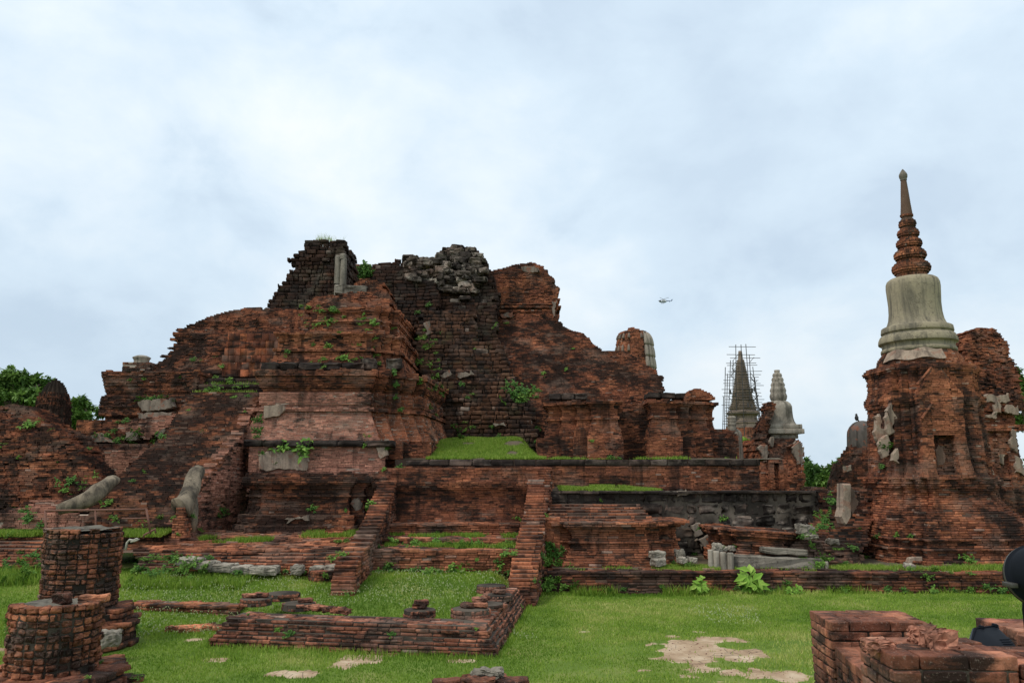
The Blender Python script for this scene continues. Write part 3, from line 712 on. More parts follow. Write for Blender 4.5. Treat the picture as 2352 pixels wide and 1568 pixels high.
# left wing of the ruin
mb = MB()
N1 = [(xt(231, 880, 25.5), 25.5), (xt(455, 880, 25.5), 25.5), (xt(455, 880, 25.5), 29), (xt(231, 880, 25.5), 29)]
z5 = lambda v: zt(v, 25.5)
pn = prof(N1, [(z5(966), -.16), (z5(956), -.14), (z5(953), 0), (z5(930), .0), (z5(908), -.04), (z5(905), -.14), (z5(890), -.08), (z5(872), -.03), (z5(862), .0), (z5(849), .02)])
courses(mb, pn, z5(968), z5(849), ch=.047, er=.05, jit=.012, jc=.02, miss=.03, rag=.08)
pl, z0, z1 = heap([(964, 176, 640, 25.0), (1020, 174, 640, 24.9)], 29, m=8, amp=.10, wob=.04, seed=51); courses(mb, pl, z0 - .05, z1, **BR)
pl, z0, z1 = heap([(1019, 178, 640, 24.5), (1120, 182, 640, 24.3), (1200, 182, 640, 24.2)], 29, m=8, amp=.08, wob=.03, seed=53); courses(mb, pl, z0, z1, **BR)
wing = part(mb, 'side_terrace', ['old', 'mortar'], ruin, 'black stained brick side terrace left of the wide stair')
for px, DD in (([(190, 1034), (330, 1034), (328, 1054), (305, 1060), (300, 1082), (280, 1100), (240, 1105), (205, 1070)], 24.22), ([(268, 982), (300, 962), (410, 950), (398, 966), (385, 985), (330, 1012), (322, 1000), (285, 990)], 24.72)):
    mb = MB(); P = [at(u, v, DD) for u, v in px]; zs = [q.z for q in P]; poly = [(q.x, q.z) for q in P]; z = min(zs)
    while z < max(zs):
        x = min(q[0] for q in poly) - rng.random() * .2; xs = np.arange(x, max(q[0] for q in poly), .21); ok = inside(poly, xs, np.full(len(xs), z + .02))
        xs = xs[ok]; n_ = len(xs)
        if n_:
            c_ = np.stack([xs, np.full(n_, DD + .1) + rng.normal(0, .004, n_), np.full(n_, z + .023)], 1); boxes(mb, c_, np.zeros(n_), np.tile([[.1, .1, .02]], (n_, 1)), brick_attr(c_, .1), 0)
        z += .047
    part(mb, 'brick_repair', ['pink'], wing)
for px, DD in (([(318, 925), (332, 918), (395, 918), (400, 938), (330, 944)], 25.2), ([(318, 950), (400, 945), (398, 955), (368, 965), (360, 975), (340, 976), (320, 962)], 24.85), ([(206, 1016), (208, 998), (225, 992), (240, 1004), (255, 1015)], 24.6), ([(285, 1012), (290, 990), (320, 992), (318, 1014)], 24.6), ([(360, 1002), (370, 982), (386, 980), (384, 992), (368, 1006)], 24.5)):
    patches(wing, 'greystone', [(px, DD)], .22)
mb = MB()       # dark steps above the stair head
for v0_, v1_, DD in ((850, 872, 26.6), (868, 884, 26.2), (882, 905, 25.4)):
    b_ = rect(xt(455, v0_, DD), xt(640, v0_, DD), DD, 28); courses(mb, lambda z: b_, zt(v1_ + 4, DD), zt(v0_, DD), ch=.12, L=(.3, .5), dep=.25, jit=.02, er=.04, gap=.012, rnd=0, rr=.02)
part(mb, 'stair_head', ['lat', 'dmortar'], ruin)

# small pale finial on the left wing
fin = empty('small_stupa', at(317, 849, 27.5), 'small pale plaster stupa top standing on the far left end of the ruin', 'stupa')
c = at(317, 849, 27.5); mb = MB(); b_ = rect(c.x - .42, c.x + .55, c.y - .3, c.y + .6); courses(mb, lambda z: b_, c.z - .1, zt(834, 27.5), ch=.05, jit=.01, pale=.5)
part(mb, 'plinth', ['mid', 'pmortar'], fin)
mb = MB(); lathe(mb, c.x + .05, c.y + .1, [(zt(834, 27.5), .28), (zt(830, 27.5), .25), (zt(824, 27.5), .27), (zt(821, 27.5), .31), (zt(819, 27.5), .27), (zt(816, 27.5), .17), (zt(814.5, 27.5), .05)], 20, 0, True, .1)
part(mb, 'dome', ['palestone'], fin)

# ================================================================== LOWER STRUCTURES LEFT TO CENTRE
# wide stair
stair = empty('brick_staircase', (-9, 21, 1.0), 'wide steep eroded brick staircase flanked by two grey stucco balustrades', 'staircase')
XR = -7.6
pl, z0, z1 = heap([(.8, -9.85, XR, 18.3), (1.4, -9.85, XR, 18.5), (2.0, -9.85, XR, 19.0), (2.5, -9.85, XR, 19.95), (3.56, -9.85, XR, 22.2), (4.98, -9.85, XR - .1, 24.0)], 25.5, m=4, amp=.06, seed=61, pix=False, sj=.02)
mb = MB(); courses(mb, pl, z0, z1, ch=.052, L=(.17, .28), dep=.34, er=.02, jit=.015, jc=.012, miss=.03, emat={4: 2}, edges=[0, 1, 2, 3, 4], pale=.04)
part(mb, 'flight', ['stairb', 'mortar', 'pink'], stair)

# block beside the stair
blockO = empty('terrace_block', (-5.5, 22.5, 1.0), 'brick terrace block under a row of black stones with hanging green creepers', 'terrace')
mb = MB(); D = 22.0; b_ = rect(xt(570, 1060, D), xt(884, 1060, D), D, 24.6)
courses(mb, lambda z: b_, zt(1130, D), zt(1025, D), ch=.046, jit=.004, er=.02, pale=.05)
part(mb, 'wall', ['pink', 'pmortar'], blockO)
mb = MB(); x = xt(560, 1018, D)
while x < xt(885, 1018, D):
    w = rng.uniform(.5, .85); boxes(mb, [(x + w / 2, D + .22, zt(1018.5, D))], np.array([rng.normal(0, .02)]), [(w / 2 - .01, .33, .085)], np.array([[.3, .5, .0]]), 0, .012, 2, .05, .02, 4.); x += w
part(mb, 'block_course', ['blk'], blockO)
mb = MB()
for u0, u1, vt, vb, DD in ((884, 924, 1012, 1125, 22.5), (920, 990, 1016, 1130, 22.9)):
    b_ = rect(xt(u0, vt, DD), xt(u1, vt, DD), DD, 25); courses(mb, lambda z: b_, zt(vb, DD), zt(vt, DD), **{**BR, 'er': .04, 'rag': .06})
part(mb, 'pillar', ['mid', 'mortar'], blockO)
for px, DD in (([(590, 1040), (625, 1030), (690, 1035), (712, 1058), (706, 1078), (600, 1078)], 21.93), ([(860, 1025), (885, 1018), (888, 1045), (872, 1052)], 21.93), ([(845, 1098), (862, 1085), (872, 1085), (870, 1105), (860, 1108)], 21.9)):
    patches(blockO, 'cream', [(px, DD)], .07, .06)

# moulded base in front of it
D = 20.0; z2 = lambda v, D=D: zt(v, D)
mb = MB()
PB = [(xt(556, 1150, D), D + .5), (xt(572, 1150, D), D + .5), (xt(572, 1150, D), D + .25), (xt(600, 1150, D), D + .25), (xt(600, 1150, D), D), (xt(800, 1150, D), D), (xt(800, 1150, D), D + .25), (xt(830, 1150, D), D + .25), (xt(830, 1150, D), D + .5), (xt(866, 1150, D), D + .5), (xt(866, 1150, D), D + 2.4), (xt(556, 1150, D), D + 2.4)]
pb = prof(PB, [(z2(1222), .30), (z2(1206), .30), (z2(1205), .20), (z2(1184), .20), (z2(1183), .06), (z2(1158), .0), (z2(1143), .0), (z2(1142), .07), (z2(1137), .07), (z2(1136), .0), (z2(1124), .02), (z2(1112), .16), (z2(1106), .22), (z2(1096), .22), (z2(1095), .1), (z2(1081), .08)])
courses(mb, pb, z2(1224), z2(1081), ch=.05, er=.035, jit=.008, jc=.008, miss=.02, dep=.3, rag=.10)
mbase = mb.build('moulded_base', ['old', 'mortar']); tag(mbase, 'black stained moulded brick base in front of the pink terrace block', 'base')
patches(mbase, 'greystone', [([(806, 1148), (828, 1144), (832, 1172), (820, 1174)], 20.2), ([(655, 1186), (705, 1184), (708, 1196), (656, 1197)], 19.72)], .1, .03)

# wall between the two ramps with steps below
D = 20.4; z2 = lambda v, D=D: zt(v, D)
mb = MB(); PQ = [(xt(870, 1150, D), D), (xt(1235, 1150, D), D), (xt(1235, 1150, D), D + 1.5), (xt(870, 1150, D), D + 1.5)]
courses(mb, prof(PQ, [(z2(1206), .12), (z2(1198), .10), (z2(1170), .02), (z2(1150), 0), (z2(1138), 0), (z2(1126), .08), (z2(1118), .16), (z2(1106), .18), (z2(1105), .04), (z2(1075), .0)]), z2(1215), z2(1074), ch=.05, er=.03, dep=.26)
o = mb.build('moulded_wall', ['mid', 'mortar']); tag(o, 'moulded red brick wall between the two narrow stepped ramps', 'wall')
tier = empty('stepped_plinth', (-1.6, 18.5, .35), 'three low brick tiers with green weeds between the two narrow ramps', 'plinth')
mb = MB()
for u0, u1, vt, vb, DD, yb in ((862, 1196, 1203, 1232, 19.45, 20.6), (858, 1192, 1237, 1268, 18.4, 19.6), (856, 1190, 1263, 1318, 17.2, 18.6)):
    P = np.array([(xt(u0, vt, DD), DD), (xt(u1, vt, DD), DD), (xt(u1, vt, DD), yb), (xt(u0, vt, DD), yb)])
    mb = MB(); courses(mb, lambda z: P, zt(vb, DD), zt(vt, DD), ch=.052, L=(.18, .28), jit=.008, er=.025, dep=.2, rnd=0, rr=.008); topfill(mb, P, zt(vt, DD) + .006, miss=.3)
    part(mb, 'tier', ['red', 'mortar'], tier)

# the two stepped ramps
RW = .5
def ramp_(name, label, zy, xl, w, back, mat):
    zs = [q[0] for q in zy]; ys = [q[1] for q in zy]
    def plan(z):
        y = float(np.interp(z, zs, ys)); return np.array([(xl(y), y), (xl(y) + w, y), (xl(back) + w, back), (xl(back), back)])
    mb = MB(); courses(mb, plan, zs[0], zs[-1], ch=.062, L=(.18, .3), dep=.42, jit=.014, jc=.012, er=.03, miss=.03, edges=[0, 1, 3], rnd=0, rr=.01, pale=.05)
    o = mb.build(name, mat); tag(o, label, 'stepped ramp'); return o
ramp_('stepped_ramp', 'narrow stepped brick ramp at the left of the tiers, ending in a low round stub', [(.10, 15.2), (.55, 15.3), (.62, 15.4), (.78, 15.5), (.93, 15.9), (1.13, 17.0), (1.52, 18.5), (1.9, 19.4), (2.35, 20.3)], lambda y: -3.40, .46, 21, ['mid', 'mortar'])
rs = ramp_('stepped_ramp', 'narrow stepped brick ramp right of the tiers, running down to the low front wall', [(.0, 15.7), (.47, 15.85), (1.07, 17.3), (1.7, 19.3), (2.2, 20.1), (2.68, 20.8)], lambda y: -1.774 + .108 * y, .56, 21.6, ['mid', 'mortar'])
mb = MB(); a_ = at(1262, 1185, 19.0); b_ = np.array([(a_.x - .1, 18.6), (a_.x + .22, 18.6), (a_.x + .34, 21.3), (a_.x - .1, 21.3)])
courses(mb, lambda z: b_, .3, zt(1186, 19), ch=.06, jit=.008, er=.02)
part(mb, 'side_wall', ['red', 'mortar'], rs)
mb = MB(); c = gp(742, 1356, .22); courses(mb, lambda z: np.array(ngon(c[0] - .05, c[1] + .3, .32 + .02 * vn1(z * 9), 14)), .05, .58, ch=.06, L=(.1, .16), jit=.006, jc=.004, rnd=0)
lathe(mb, c[0] - .05, c[1] + .3, [(.5, .31), (.585, .31), (.60, .2), (.60, .01)], 24, 0, False, .06)
o = mb.build('column_stub', ['mid', 'mortar']); tag(o, 'low round brick stub standing alone on the inner lawn', 'column stub')

# wavy brick platform on the inner lawn
mb = MB()
pl, z0, z1 = heap([(1262, 300, 846, 17.5), (1272, 296, 842, 17.25), (1280, 298, 835, 17.05), (1292, 310, 790, 16.8), (1306, 320, 785, 16.7)], 20.4, m=10, amp=.20, wob=.05, seed=71)
courses(mb, pl, z0 - .35, z1, ch=.05, L=(.2, .3), dep=.45, jit=.012, jc=.012, er=.03, miss=.04, rnd=0, rr=.01)
ya, yb_, zza, zzb = 17.30, 19.9, z1 + .005, zt(1219, 19.9)
UP = [(xt(305, 1255, 17.4), 17.35), (xt(560, 1258, 17.4), 17.28), (xt(700, 1258, 17.4), 17.45), (xt(840, 1258, 17.4), 17.4), (xt(850, 1220, 19.8), 19.9), (xt(470, 1220, 19.8), 19.9), (xt(300, 1245, 18.4), 18.6)]
topfill(mb, UP, 0, .06, .27, .14, .05, miss=.10, jit=.012, rnd=0, rr=.01, pale=.12, zfn=lambda x, y: zza + (zzb - zza) * (y - ya) / (yb_ - ya) + .10 * (vn3(np.stack([x * .9, y * .9, x * 0 + 3.5], -1)) - .5))
gx, gy = np.meshgrid(np.linspace(UP[6][0] - .1, UP[3][0], 40), np.linspace(17.3, 20.3, 20), indexing='ij'); idx = np.arange(800).reshape(40, 20)
mb.add(np.stack([gx, gy, zza - .05 + (zzb - zza) * (gy - ya) / (yb_ - ya) + .10 * (vn3(np.stack([gx * .9, gy * .9, gx * 0 + 3.5], -1)) - .5)], -1).reshape(-1, 3), np.stack([idx[:-1, :-1], idx[1:, :-1], idx[1:, 1:], idx[:-1, 1:]], -1).reshape(-1, 4), 1)
o = mb.build('brick_platform', ['red', 'mortar']); tag(o, 'low sagging brick platform with a wavy edge beyond the inner lawn', 'platform')
STG = 'pale stone blocks along the foot of the sagging platform'
for i, (u, v, w, h, yaw) in enumerate(((434, 1287, 50, 15, -.3), (470, 1296, 46, 16, -.25), (508, 1302, 56, 17, -.15), (552, 1307, 40, 16, 0), (604, 1308, 60, 17, .05), (680, 1307, 26, 18, .1), (728, 1308, 30, 17, -.1), (762, 1305, 36, 16, .1))):
    Dz = gp(u, v + h * .5, .40)[1]; Dz = min(Dz, 16.42); p_ = at(u, v + h * .5, Dz)
    rock('stone_block', (p_.x, p_.y + .1, p_.z - .02), (w / FPX * Dz, .4, h / FPX * Dz), yaw, 'palestone', .025, 5, .05, label=['pale flat stone block at the left end of the row under the platform edge', 'pale flat stone block second from the left under the platform edge', 'longest pale curb stone under the wavy brick edge', 'short pale curb stone right of the longest one', 'broad pale curb stone in the middle of the row', 'squarish pale stone standing alone in the row of blocks', 'pale stone with a sloped top in the row of blocks', 'pale stone half hidden by weeds at the right end of the row'][i], cat='stone block', group=STG)

# low front enclosure
A_, B_, C_ = (-4.46, 12.10), (-.22, 11.40), (.28, 15.7)
VP = np.array([A_, B_, C_, (-.55, 15.75), (-1.02, 12.45), (-4.36, 13.0)])
vz = [0, .105, .106, .16, .161, .215, .216, .32, .321, .37]; vo = [0, 0, -.04, -.04, -.07, -.07, -.12, -.12, -.17, -.17]
low = empty('low_brick_wall', (-.22, 11.4, 0), 'low L-shaped stepped brick wall enclosing the inner lawn in the foreground', 'wall')
mb = MB(); vp_ = prof(VP, list(zip(vz, vo)))
courses(mb, vp_, -.03, .375, ch=.0525, L=(.16, .30), dep=.2, jit=.007, jc=.003, miss=.006, er=.008, rnd=0, rr=.011, gap=.008, jv=.004, pale=.03, nz=.004)
part(mb, 'masonry', ['near', 'gmortar'], low)
mb = MB(); topfill(mb, offs(VP, -.22), .385, .05, .25, .125, -.16, miss=.12, rnd=0, jit=.004, pale=.1); part(mb, 'top_course', ['near'], low)
SG = 'ruined column stubs on the low front wall'
def stub(u, v, r, hh, label, extra=()):
    c = gp(u, v, .39); mb = MB(); z = .36
    courses(mb, lambda q: np.array(ngon(c[0], c[1], r * (1 + .05 * (vn1(q * 31, u) - .5)), 12, u)), z, z + hh, ch=.055, L=(.10, .17), jit=.005, jc=.008, dep=.12, rnd=0, rr=.012, nz=.004)
    lathe(mb, c[0], c[1], [(z + hh * .5, r * .95), (z + hh - .004, r * .95), (z + hh + .008, r * .6), (z + hh + .004, .01)], 24, 1, False, .08)
    for dx, dy, dz, l in extra: boxes(mb, [(c[0] + dx, c[1] + dy, z + hh + dz)], np.array([rng.uniform(-.6, .6)]), [(l / 2, .07, .032)], np.array([[rng.random(), rng.random(), 0.]]), 0, .004, 3, .015, .008, 15.)
    o = mb.build('column_stub', ['near', 'gmortar']); tag(o, label, 'column stub', SG)
stub(588, 1384, .27, .11, 'round brick stub with loose bricks on top at the left end of the low wall', ((-.1, 0, .04, .25), (.08, .02, .05, .22)))
stub(650, 1372, .30, .11, 'wide flat round stub at the back of the low wall left end')
stub(686, 1394, .27, .10, 'round brick stub with one tilted red brick on its top', ((.1, 0, .04, .22),))
stub(964, 1411, .25, .11, 'round brick stub with a dark block standing on it', ((0, 0, .05, .2), (0.02, 0, .10, .22)))
stub(1082, 1412, .30, .13, 'broken round brick stub nearest the corner of the low wall', ((-.05, 0, .05, .2), (.14, 0, .05, .2)))
stub(1118, 1394, .27, .09, 'flat round brick stub just behind the corner of the low wall', ((-.12, .1, .05, .22),))
stub(1146, 1374, .24, .10, 'round brick stub on the right run of the low wall, pale block on top', ((0, 0, .05, .2),))
stub(1128, 1356, .28, .13, 'dark round brick stub inside the bend of the low wall')
mb = MB(); cc = []
for k in range(9):
    u = 712 + k * 10; c = gp(u, 1398 + k * 1.1, .40); cc.append((c[0], c[1], .42 + .02 * (k % 2)))
n_ = len(cc); boxes(mb, cc, rng.normal(-.15, .15, n_), np.tile([[.075, .08, .03]], (n_, 1)), brick_attr(np.array(cc)), 0, .006, 3, .014, .01, 14.)
o = mb.build('loose_bricks', ['near']); tag(o, 'ragged line of loose bricks lying on top of the low wall', 'bricks')
# low kerb wall to the left
mb = MB(); kp = [gp(300, 1418), gp(548, 1424)]; KP = np.array([(kp[0][0], kp[0][1]), (kp[1][0], kp[1][1] - .1), (kp[1][0], kp[1][1] + .3), (kp[0][0], kp[0][1] + .4)])
courses(mb, lambda z: KP, 0, .24, ch=.06, jit=.008, er=.01, rnd=0, rr=.01); topfill(mb, KP, .25, .05, .22, .12, 0, miss=.1, rnd=0)
o = mb.build('kerb_wall', ['mid', 'gmortar']); tag(o, 'low kerb-like brick wall between the rear round column and the stepped low wall', 'wall')
kp = gp(-30, 1388); mb = MB(); KP = np.array(rect(kp[0] - 1, gp(26, 1388)[0], kp[1], kp[1] + .4)); courses(mb, lambda z: KP, 0, .16, ch=.055, rnd=0); topfill(mb, KP, .17, miss=.1, rnd=0)
o = mb.build('kerb_wall', ['mid', 'gmortar']); tag(o, 'short kerb-like brick wall at the left picture edge behind the front column', 'wall')
# loose brick slabs on the grass
for i, (u, v, l, yaw, lab) in enumerate(((402, 1452, .36, .35, 'orange loose brick at the left of the row on the grass'), (430, 1455, .34, .4, 'orange loose brick second from left in the row on the grass'), (452, 1448, .50, .42, 'longest orange loose brick lying on the grass'), (478, 1449, .42, .4, 'orange loose brick leaning right of the longest one'), (498, 1451, .2, .4, 'short orange loose brick nearest the low wall'))):
    c = gp(u, v); rock('loose_brick', (c[0], c[1] + .1, .01), (l, .13, .07), yaw, 'red', .008, 9, .012, label=lab, cat='brick', group='orange loose bricks on the grass', tone=.95, bright=.8)

# ruined mass at the left edge
mb = MB()
pl, z0, z1 = heap([(925, -60, 6, 22), (929, -60, 30, 21.8), (937, -60, 58, 21.6), (949, -60, 78, 21.4), (974, -60, 102, 21), (994, -60, 140, 20.8), (1002, -60, 160, 20.6), (1029, -60, 181, 20.4), (1054, -60, 191, 20.2), (1087, -60, 209, 20), (1110, -60, 221, 19.8), (1145, -60, 226, 19.6), (1215, -60, 228, 19.5)], 25, m=8, amp=.20, wob=.08, seed=81, thick=1.2)
courses(mb, pl, z0, z1, rag=.2, ch=.05, er=.10, jit=.014, jc=.02, miss=.05, inset=.012, dep=.25)
lm = mb.build('brick_heap', ['old', 'mortar']); tag(lm, 'rough dark brick mound with creepers at the left picture edge', 'brick mound')
mb = MB()
for u0, u1, vt, vb, DD in ((65, 205, 1148, 1175, 19.3), (20, 110, 1165, 1190, 19.0), (-60, 205, 1178, 1215, 18.8)):
    b_ = rect(xt(u0, vt, DD), xt(u1, vt, DD), DD, 20.5); courses(mb, lambda z: b_, zt(vb, DD), zt(vt, DD), ch=.05, er=.03, jit=.01, rag=.05, pale=.12)
part(mb, 'ledge', ['pink', 'pmortar'], lm)
mb = MB()
pl, z0, z1 = heap([(1232, -60, 100, 18.6), (1242, -60, 104, 18.0), (1262, -60, 100, 17.2), (1296, -60, 98, 16.9)], 19.6, m=4, amp=.12, seed=85); courses(mb, pl, z0 - .1, z1, ch=.05, dep=.4, jit=.015, jc=.015, er=.03, rnd=0)
o = mb.build('brick_steps', ['red', 'mortar']); tag(o, 'low worn brick steps at the left edge behind the round columns', 'steps')
# ribbed little prang behind
dm_ = empty('ribbed_prang', at(120, 1010, 26), 'dark ribbed brick prang dome rising behind the left mound', 'prang')
c = at(120, 960, 26); rows = [(869, 1.5), (873, 8), (880, 18), (893, 26), (910, 32), (935, 37), (965, 39), (1010, 40)]
rz = [(zt(v, 26), r / FPX * 26) for v, r in rows][::-1]
def ribplan(z):
    r = float(np.interp(z, [q[0] for q in rz], [q[1] for q in rz])); th = np.linspace(0, 2 * math.pi, 64, endpoint=False)
    rr = r * (1 + .10 * np.abs(np.cos(th * 8)) - .05) * (1 - .02 * (int(z / .22) % 2)); return np.stack([c.x + rr * np.cos(th), c.y + rr * np.sin(th)], 1)
mb = MB(); courses(mb, ribplan, 0.0, rz[-1][0], ch=.07, L=(.05, .12), dep=.08, jit=.012, jc=.01, miss=.04, er=.03); part(mb, 'dome', ['old', 'dmortar'], dm_)

# round columns in the left foreground
def col(cx, cy, r, zb, zt_, plinth, label, oct_=24):
    root = empty('brick_column', (cx, cy, 0), label, 'column', 'broken round brick columns')
    mb = MB(); courses(mb, lambda z: np.array(ngon(cx, cy, r * (1 + .02 * (vn1(z * 8, cx) - .5)), oct_, .1)), zb, zt_, ch=.073, L=(.10, .34), dep=.14, jit=.008, jc=.006, er=.010, miss=.005, gap=.014, inset=.016, rnd=2, rr=.012, nz=.009, nf=14, jv=.004, rag=.07, pale=.03)
    part(mb, 'shaft', ['col', 'gmortar'], root)
    mb = MB(); n = 26; th = np.linspace(0, 2 * math.pi, 40, endpoint=False); V = [(cx, cy, zt_ - .005)]
    for k in range(1, n + 1):
        rr = r * .93 * k / n
        for t in th: V.append((cx + rr * math.cos(t), cy + rr * math.sin(t), zt_ - .03))
    V = np.array(V); V[:, 2] += (vn3(V * np.array([6, 6, 1])) - .4) * .06 + (vn3(V * np.array([17, 17, 1])) - .5) * .03
    q = np.arange(40); q1 = (q + 1) % 40; Fa = [np.stack([np.zeros(40, int), 1 + q, 1 + q1], 1)]
    for k in range(n - 1): Fa.append(np.stack([1 + k * 40 + q, 1 + (k + 1) * 40 + q, 1 + (k + 1) * 40 + q1, 1 + k * 40 + q1], 1))
    mb.add(V, Fa, 0, (.5, .5, 0), True); part(mb, 'rough_top', ['mossy'], root)
    for k, (r_, a_, b_) in enumerate(plinth):
        mb = MB(); P = np.array(ngon(cx, cy, r_, 12 if k else 10, .25)); courses(mb, lambda z: P, a_, b_, ch=.085, L=(.16, .34), dep=.3, jit=.015, jc=.012, er=.02, gap=.014, rnd=0, rr=.018, nz=.010, nf=11, rag=.03)
        topfill(mb, P, b_ - .004, .06, .3, .16, k + .3, miss=.12, rnd=0, rr=.015, nz=.008, jit=.008); part(mb, 'plinth', ['col', 'gmortar'], root)
    return root
c1 = at(127, 1450, 9.0); c2 = at(188, 1300, 12.2)
col(c1.x, 9.0, .46, .40, 1.125, ((.90, -.02, .23), (.75, .22, .41)), 'front broken round brick column with a loose brick on its mossy top')
col(c2.x, 12.2, .54, .50, 1.71, ((.86, .0, .36), (.76, .34, .56)), 'taller rear broken round brick column beside the low kerb wall')
rock('loose_brick', (c1.x + .07, 8.95, 1.105), (.17, .15, .11), .3, 'col', .02, 8, .03, label='dark brick lump lying on top of the front round column', cat='brick', tone=.2, bright=.3)
rock('loose_brick', (c1.x + .33, 9.12, 1.10), (.30, .13, .07), .25, 'red', .01, 8, .015, label='orange brick lying on the right rim of the front round column', cat='brick', tone=.9, bright=.8)
rock('stone_block', (xt(252, 1432, 11.2), 11.2, .2), (.3, .25, .2), .2, 'palestone', .03, 5, .04, label='pale broken stone wedged in the plinth of the rear round column', cat='stone block')

# stucco balustrades, brick pier, railing, rope
mb = MB()
pts = [(132, 1172, 17.6, 9), (146, 1166, 17.6, 14), (172, 1158, 17.7, 17), (200, 1145, 17.8, 18), (225, 1128, 18.0, 19), (246, 1112, 18.3, 17), (262, 1099, 18.6, 14), (268, 1095, 18.7, 8)]
tube(mb, [at(u, v, D) for u, v, D, r in pts], [r / FPX * 18 for *_, r in pts], 14, 0, True, nz=.10)
o = mb.build('stucco_balustrade', ['naga']); tag(o, 'grey weathered log-like stucco balustrade curving up on the left of the wide stair', 'balustrade', 'stucco balustrades of the wide stair')
mb = MB()
pts = [(456, 1075, 19.0, 8), (455, 1077, 18.95, 15), (452, 1084, 18.9, 17), (446, 1100, 18.7, 18), (438, 1122, 18.4, 19), (430, 1142, 18.15, 20), (424, 1156, 18.0, 22), (418, 1164, 17.9, 25), (412, 1168, 17.85, 27)]
tube(mb, [at(u, v, D) for u, v, D, r in pts], [r / FPX * 18 for *_, r in pts], 18, 0, True, nz=.07)
pts = [(436, 1150, 18.2, 17), (441, 1175, 18.1, 15), (442, 1200, 18.1, 12), (441, 1222, 18.1, 11)]
tube(mb, [at(u, v, D) for u, v, D, r in pts], [r / FPX * 18 for *_, r in pts], 12, 0, True, nz=.06)
o = mb.build('stucco_balustrade', ['naga']); tag(o, 'thick grey weathered stucco balustrade leaning steeply on the right of the wide stair', 'balustrade', 'stucco balustrades of the wide stair')
mb = MB(); D = 17.6
for u0, u1, vt, vb in ((404, 422, 1165, 1190), (396, 426, 1190, 1236)):
    b_ = rect(xt(u0, vt, D), xt(u1, vt, D), D, D + .35); courses(mb, lambda z: b_, zt(vb, D), zt(vt, D), ch=.055, L=(.12, .2), jit=.01, rnd=0)
o = mb.build('brick_pier', ['red', 'mortar']); tag(o, 'small brick pier under the right stucco balustrade', 'pier')
rail = empty('railing', at(220, 1230, 16.6), 'thin rusty pipe railing at the foot of the wide stair', 'railing')
D = 16.6
for nm, pts, r in (('top_rail', [(104, 1172), (222, 1171), (338, 1169)], .02), ('post', [(104, 1172), (108, 1300)], .022), ('post', [(219, 1171), (221, 1240)], .018), ('post', [(336, 1168), (346, 1226)], .022), ('cross_rail', [(280, 1190), (342, 1190)], .015), ('foot_brace', [(329, 1236), (331, 1228), (357, 1214), (357, 1224)], .02)):
    mb = MB(); tube(mb, [at(u, v, D) for u, v in pts], r, 8); part(mb, nm, ['rust'], rail)
mb = MB(); tube(mb, [at(u, v, 16.4) for u, v in ((288, 1262), (291, 1246), (298, 1238), (306, 1240), (314, 1236), (320, 1236), (312, 1241), (300, 1244))], .022, 7, nz=.02)
o = mb.build('rope', ['rope']); tag(o, 'frayed pale rope end hanging over the platform corner', 'rope')

# ================================================================== RIGHT HALF: RETAINING WALLS, PILASTERED WALL, BASES
D = 22.0; z2 = lambda v, D=D: zt(v, D)
retw = empty('retaining_wall', (xt(1350, 1120, D), D, 1.9), 'long straight brick retaining wall with a dark stone coping below the pilastered wall', 'retaining wall')
b_ = rect(xt(905, 1090, D), xt(1745, 1090, D), D, D + 2.2)
mb = MB(); courses(mb, lambda z: b_, z2(1130), z2(1070), ch=.05, er=.02, jit=.006, jc=.004, dep=.2, pale=.03); part(mb, 'masonry', ['mid', 'mortar'], retw)
mb = MB(); b2 = rect(xt(905, 1090, D), xt(1747, 1090, D), D - .03, D + .7); courses(mb, lambda z: b2, z2(1070) + .002, z2(1055), ch=.19, L=(.35, .7), dep=.5, jit=.015, jc=0, gap=.014, jv=.008, inset=.03, rnd=0, rr=.03, pale=.02); part(mb, 'coping', ['blk', 'dmortar'], retw)
# soil bank behind the coping, rising to the laterite steps
def bank(x, y): 
    x = np.asarray(x, float); y = np.asarray(y, float); k = sm((xt(1262, 1040, 23) - x) / .9) * sm((x - xt(930, 1040, 24)) / .8 + 1)
    return z2(1054) + .78 * sm((y - 22.3) / 5.4) * k + .14 * (vn3(np.stack([x * 1.3, y * 1.3, x * 0 + .5], -1)) - .5) * sm((y - 22.1) / .6)
gx, gy = np.meshgrid(np.linspace(-4.0, 7.6, 100), np.linspace(22.05, 29.0, 60), indexing='ij')
idx = np.arange(6000).reshape(100, 60); mb = MB()
mb.add(np.stack([gx, gy, bank(gx, gy)], -1).reshape(-1, 3), np.stack([idx[:-1, :-1], idx[1:, :-1], idx[1:, 1:], idx[:-1, 1:]], -1).reshape(-1, 4), 0, (.5, .5, 0), True)
o = mb.build('grass_bank', ['soil']); tag(o, 'grassy bank on the terrace', 'bank', kind='structure')
# lower stone wall
D = 20.5
sw = empty('laterite_wall', (xt(1580, 1150, D), D, .3), 'black stained wall of big rough stone blocks in pale render behind the brick bases', 'stone wall')
b3 = rect(xt(1225, 1150, D), xt(1881, 1150, D), D, D + 1.6); z3 = lambda v, D=D: zt(v, D)
mb = MB()
def pf_(p):
    k = vn3(p * np.array([1.1, 1.1, 2.2])); right = sm((p[:, 0] - xt(1480, 1150, 20.5)) / 2.5)
    low_ = sm((z3(1150) - p[:, 2]) / .35); return np.clip((k - .38) * 3.0, 0, 1) * right * (.15 + .85 * low_) * .55
courses(mb, lambda z: b3, .3, z3(1129), ch=.27, L=(.26, .62), dep=.4, jit=.010, jc=.004, miss=.0, gap=.028, jv=.018, inset=.018, rnd=2, rr=.05, nz=.022, nf=5, palefn=pf_)
part(mb, 'masonry', ['blk', 'lmortar'], sw)
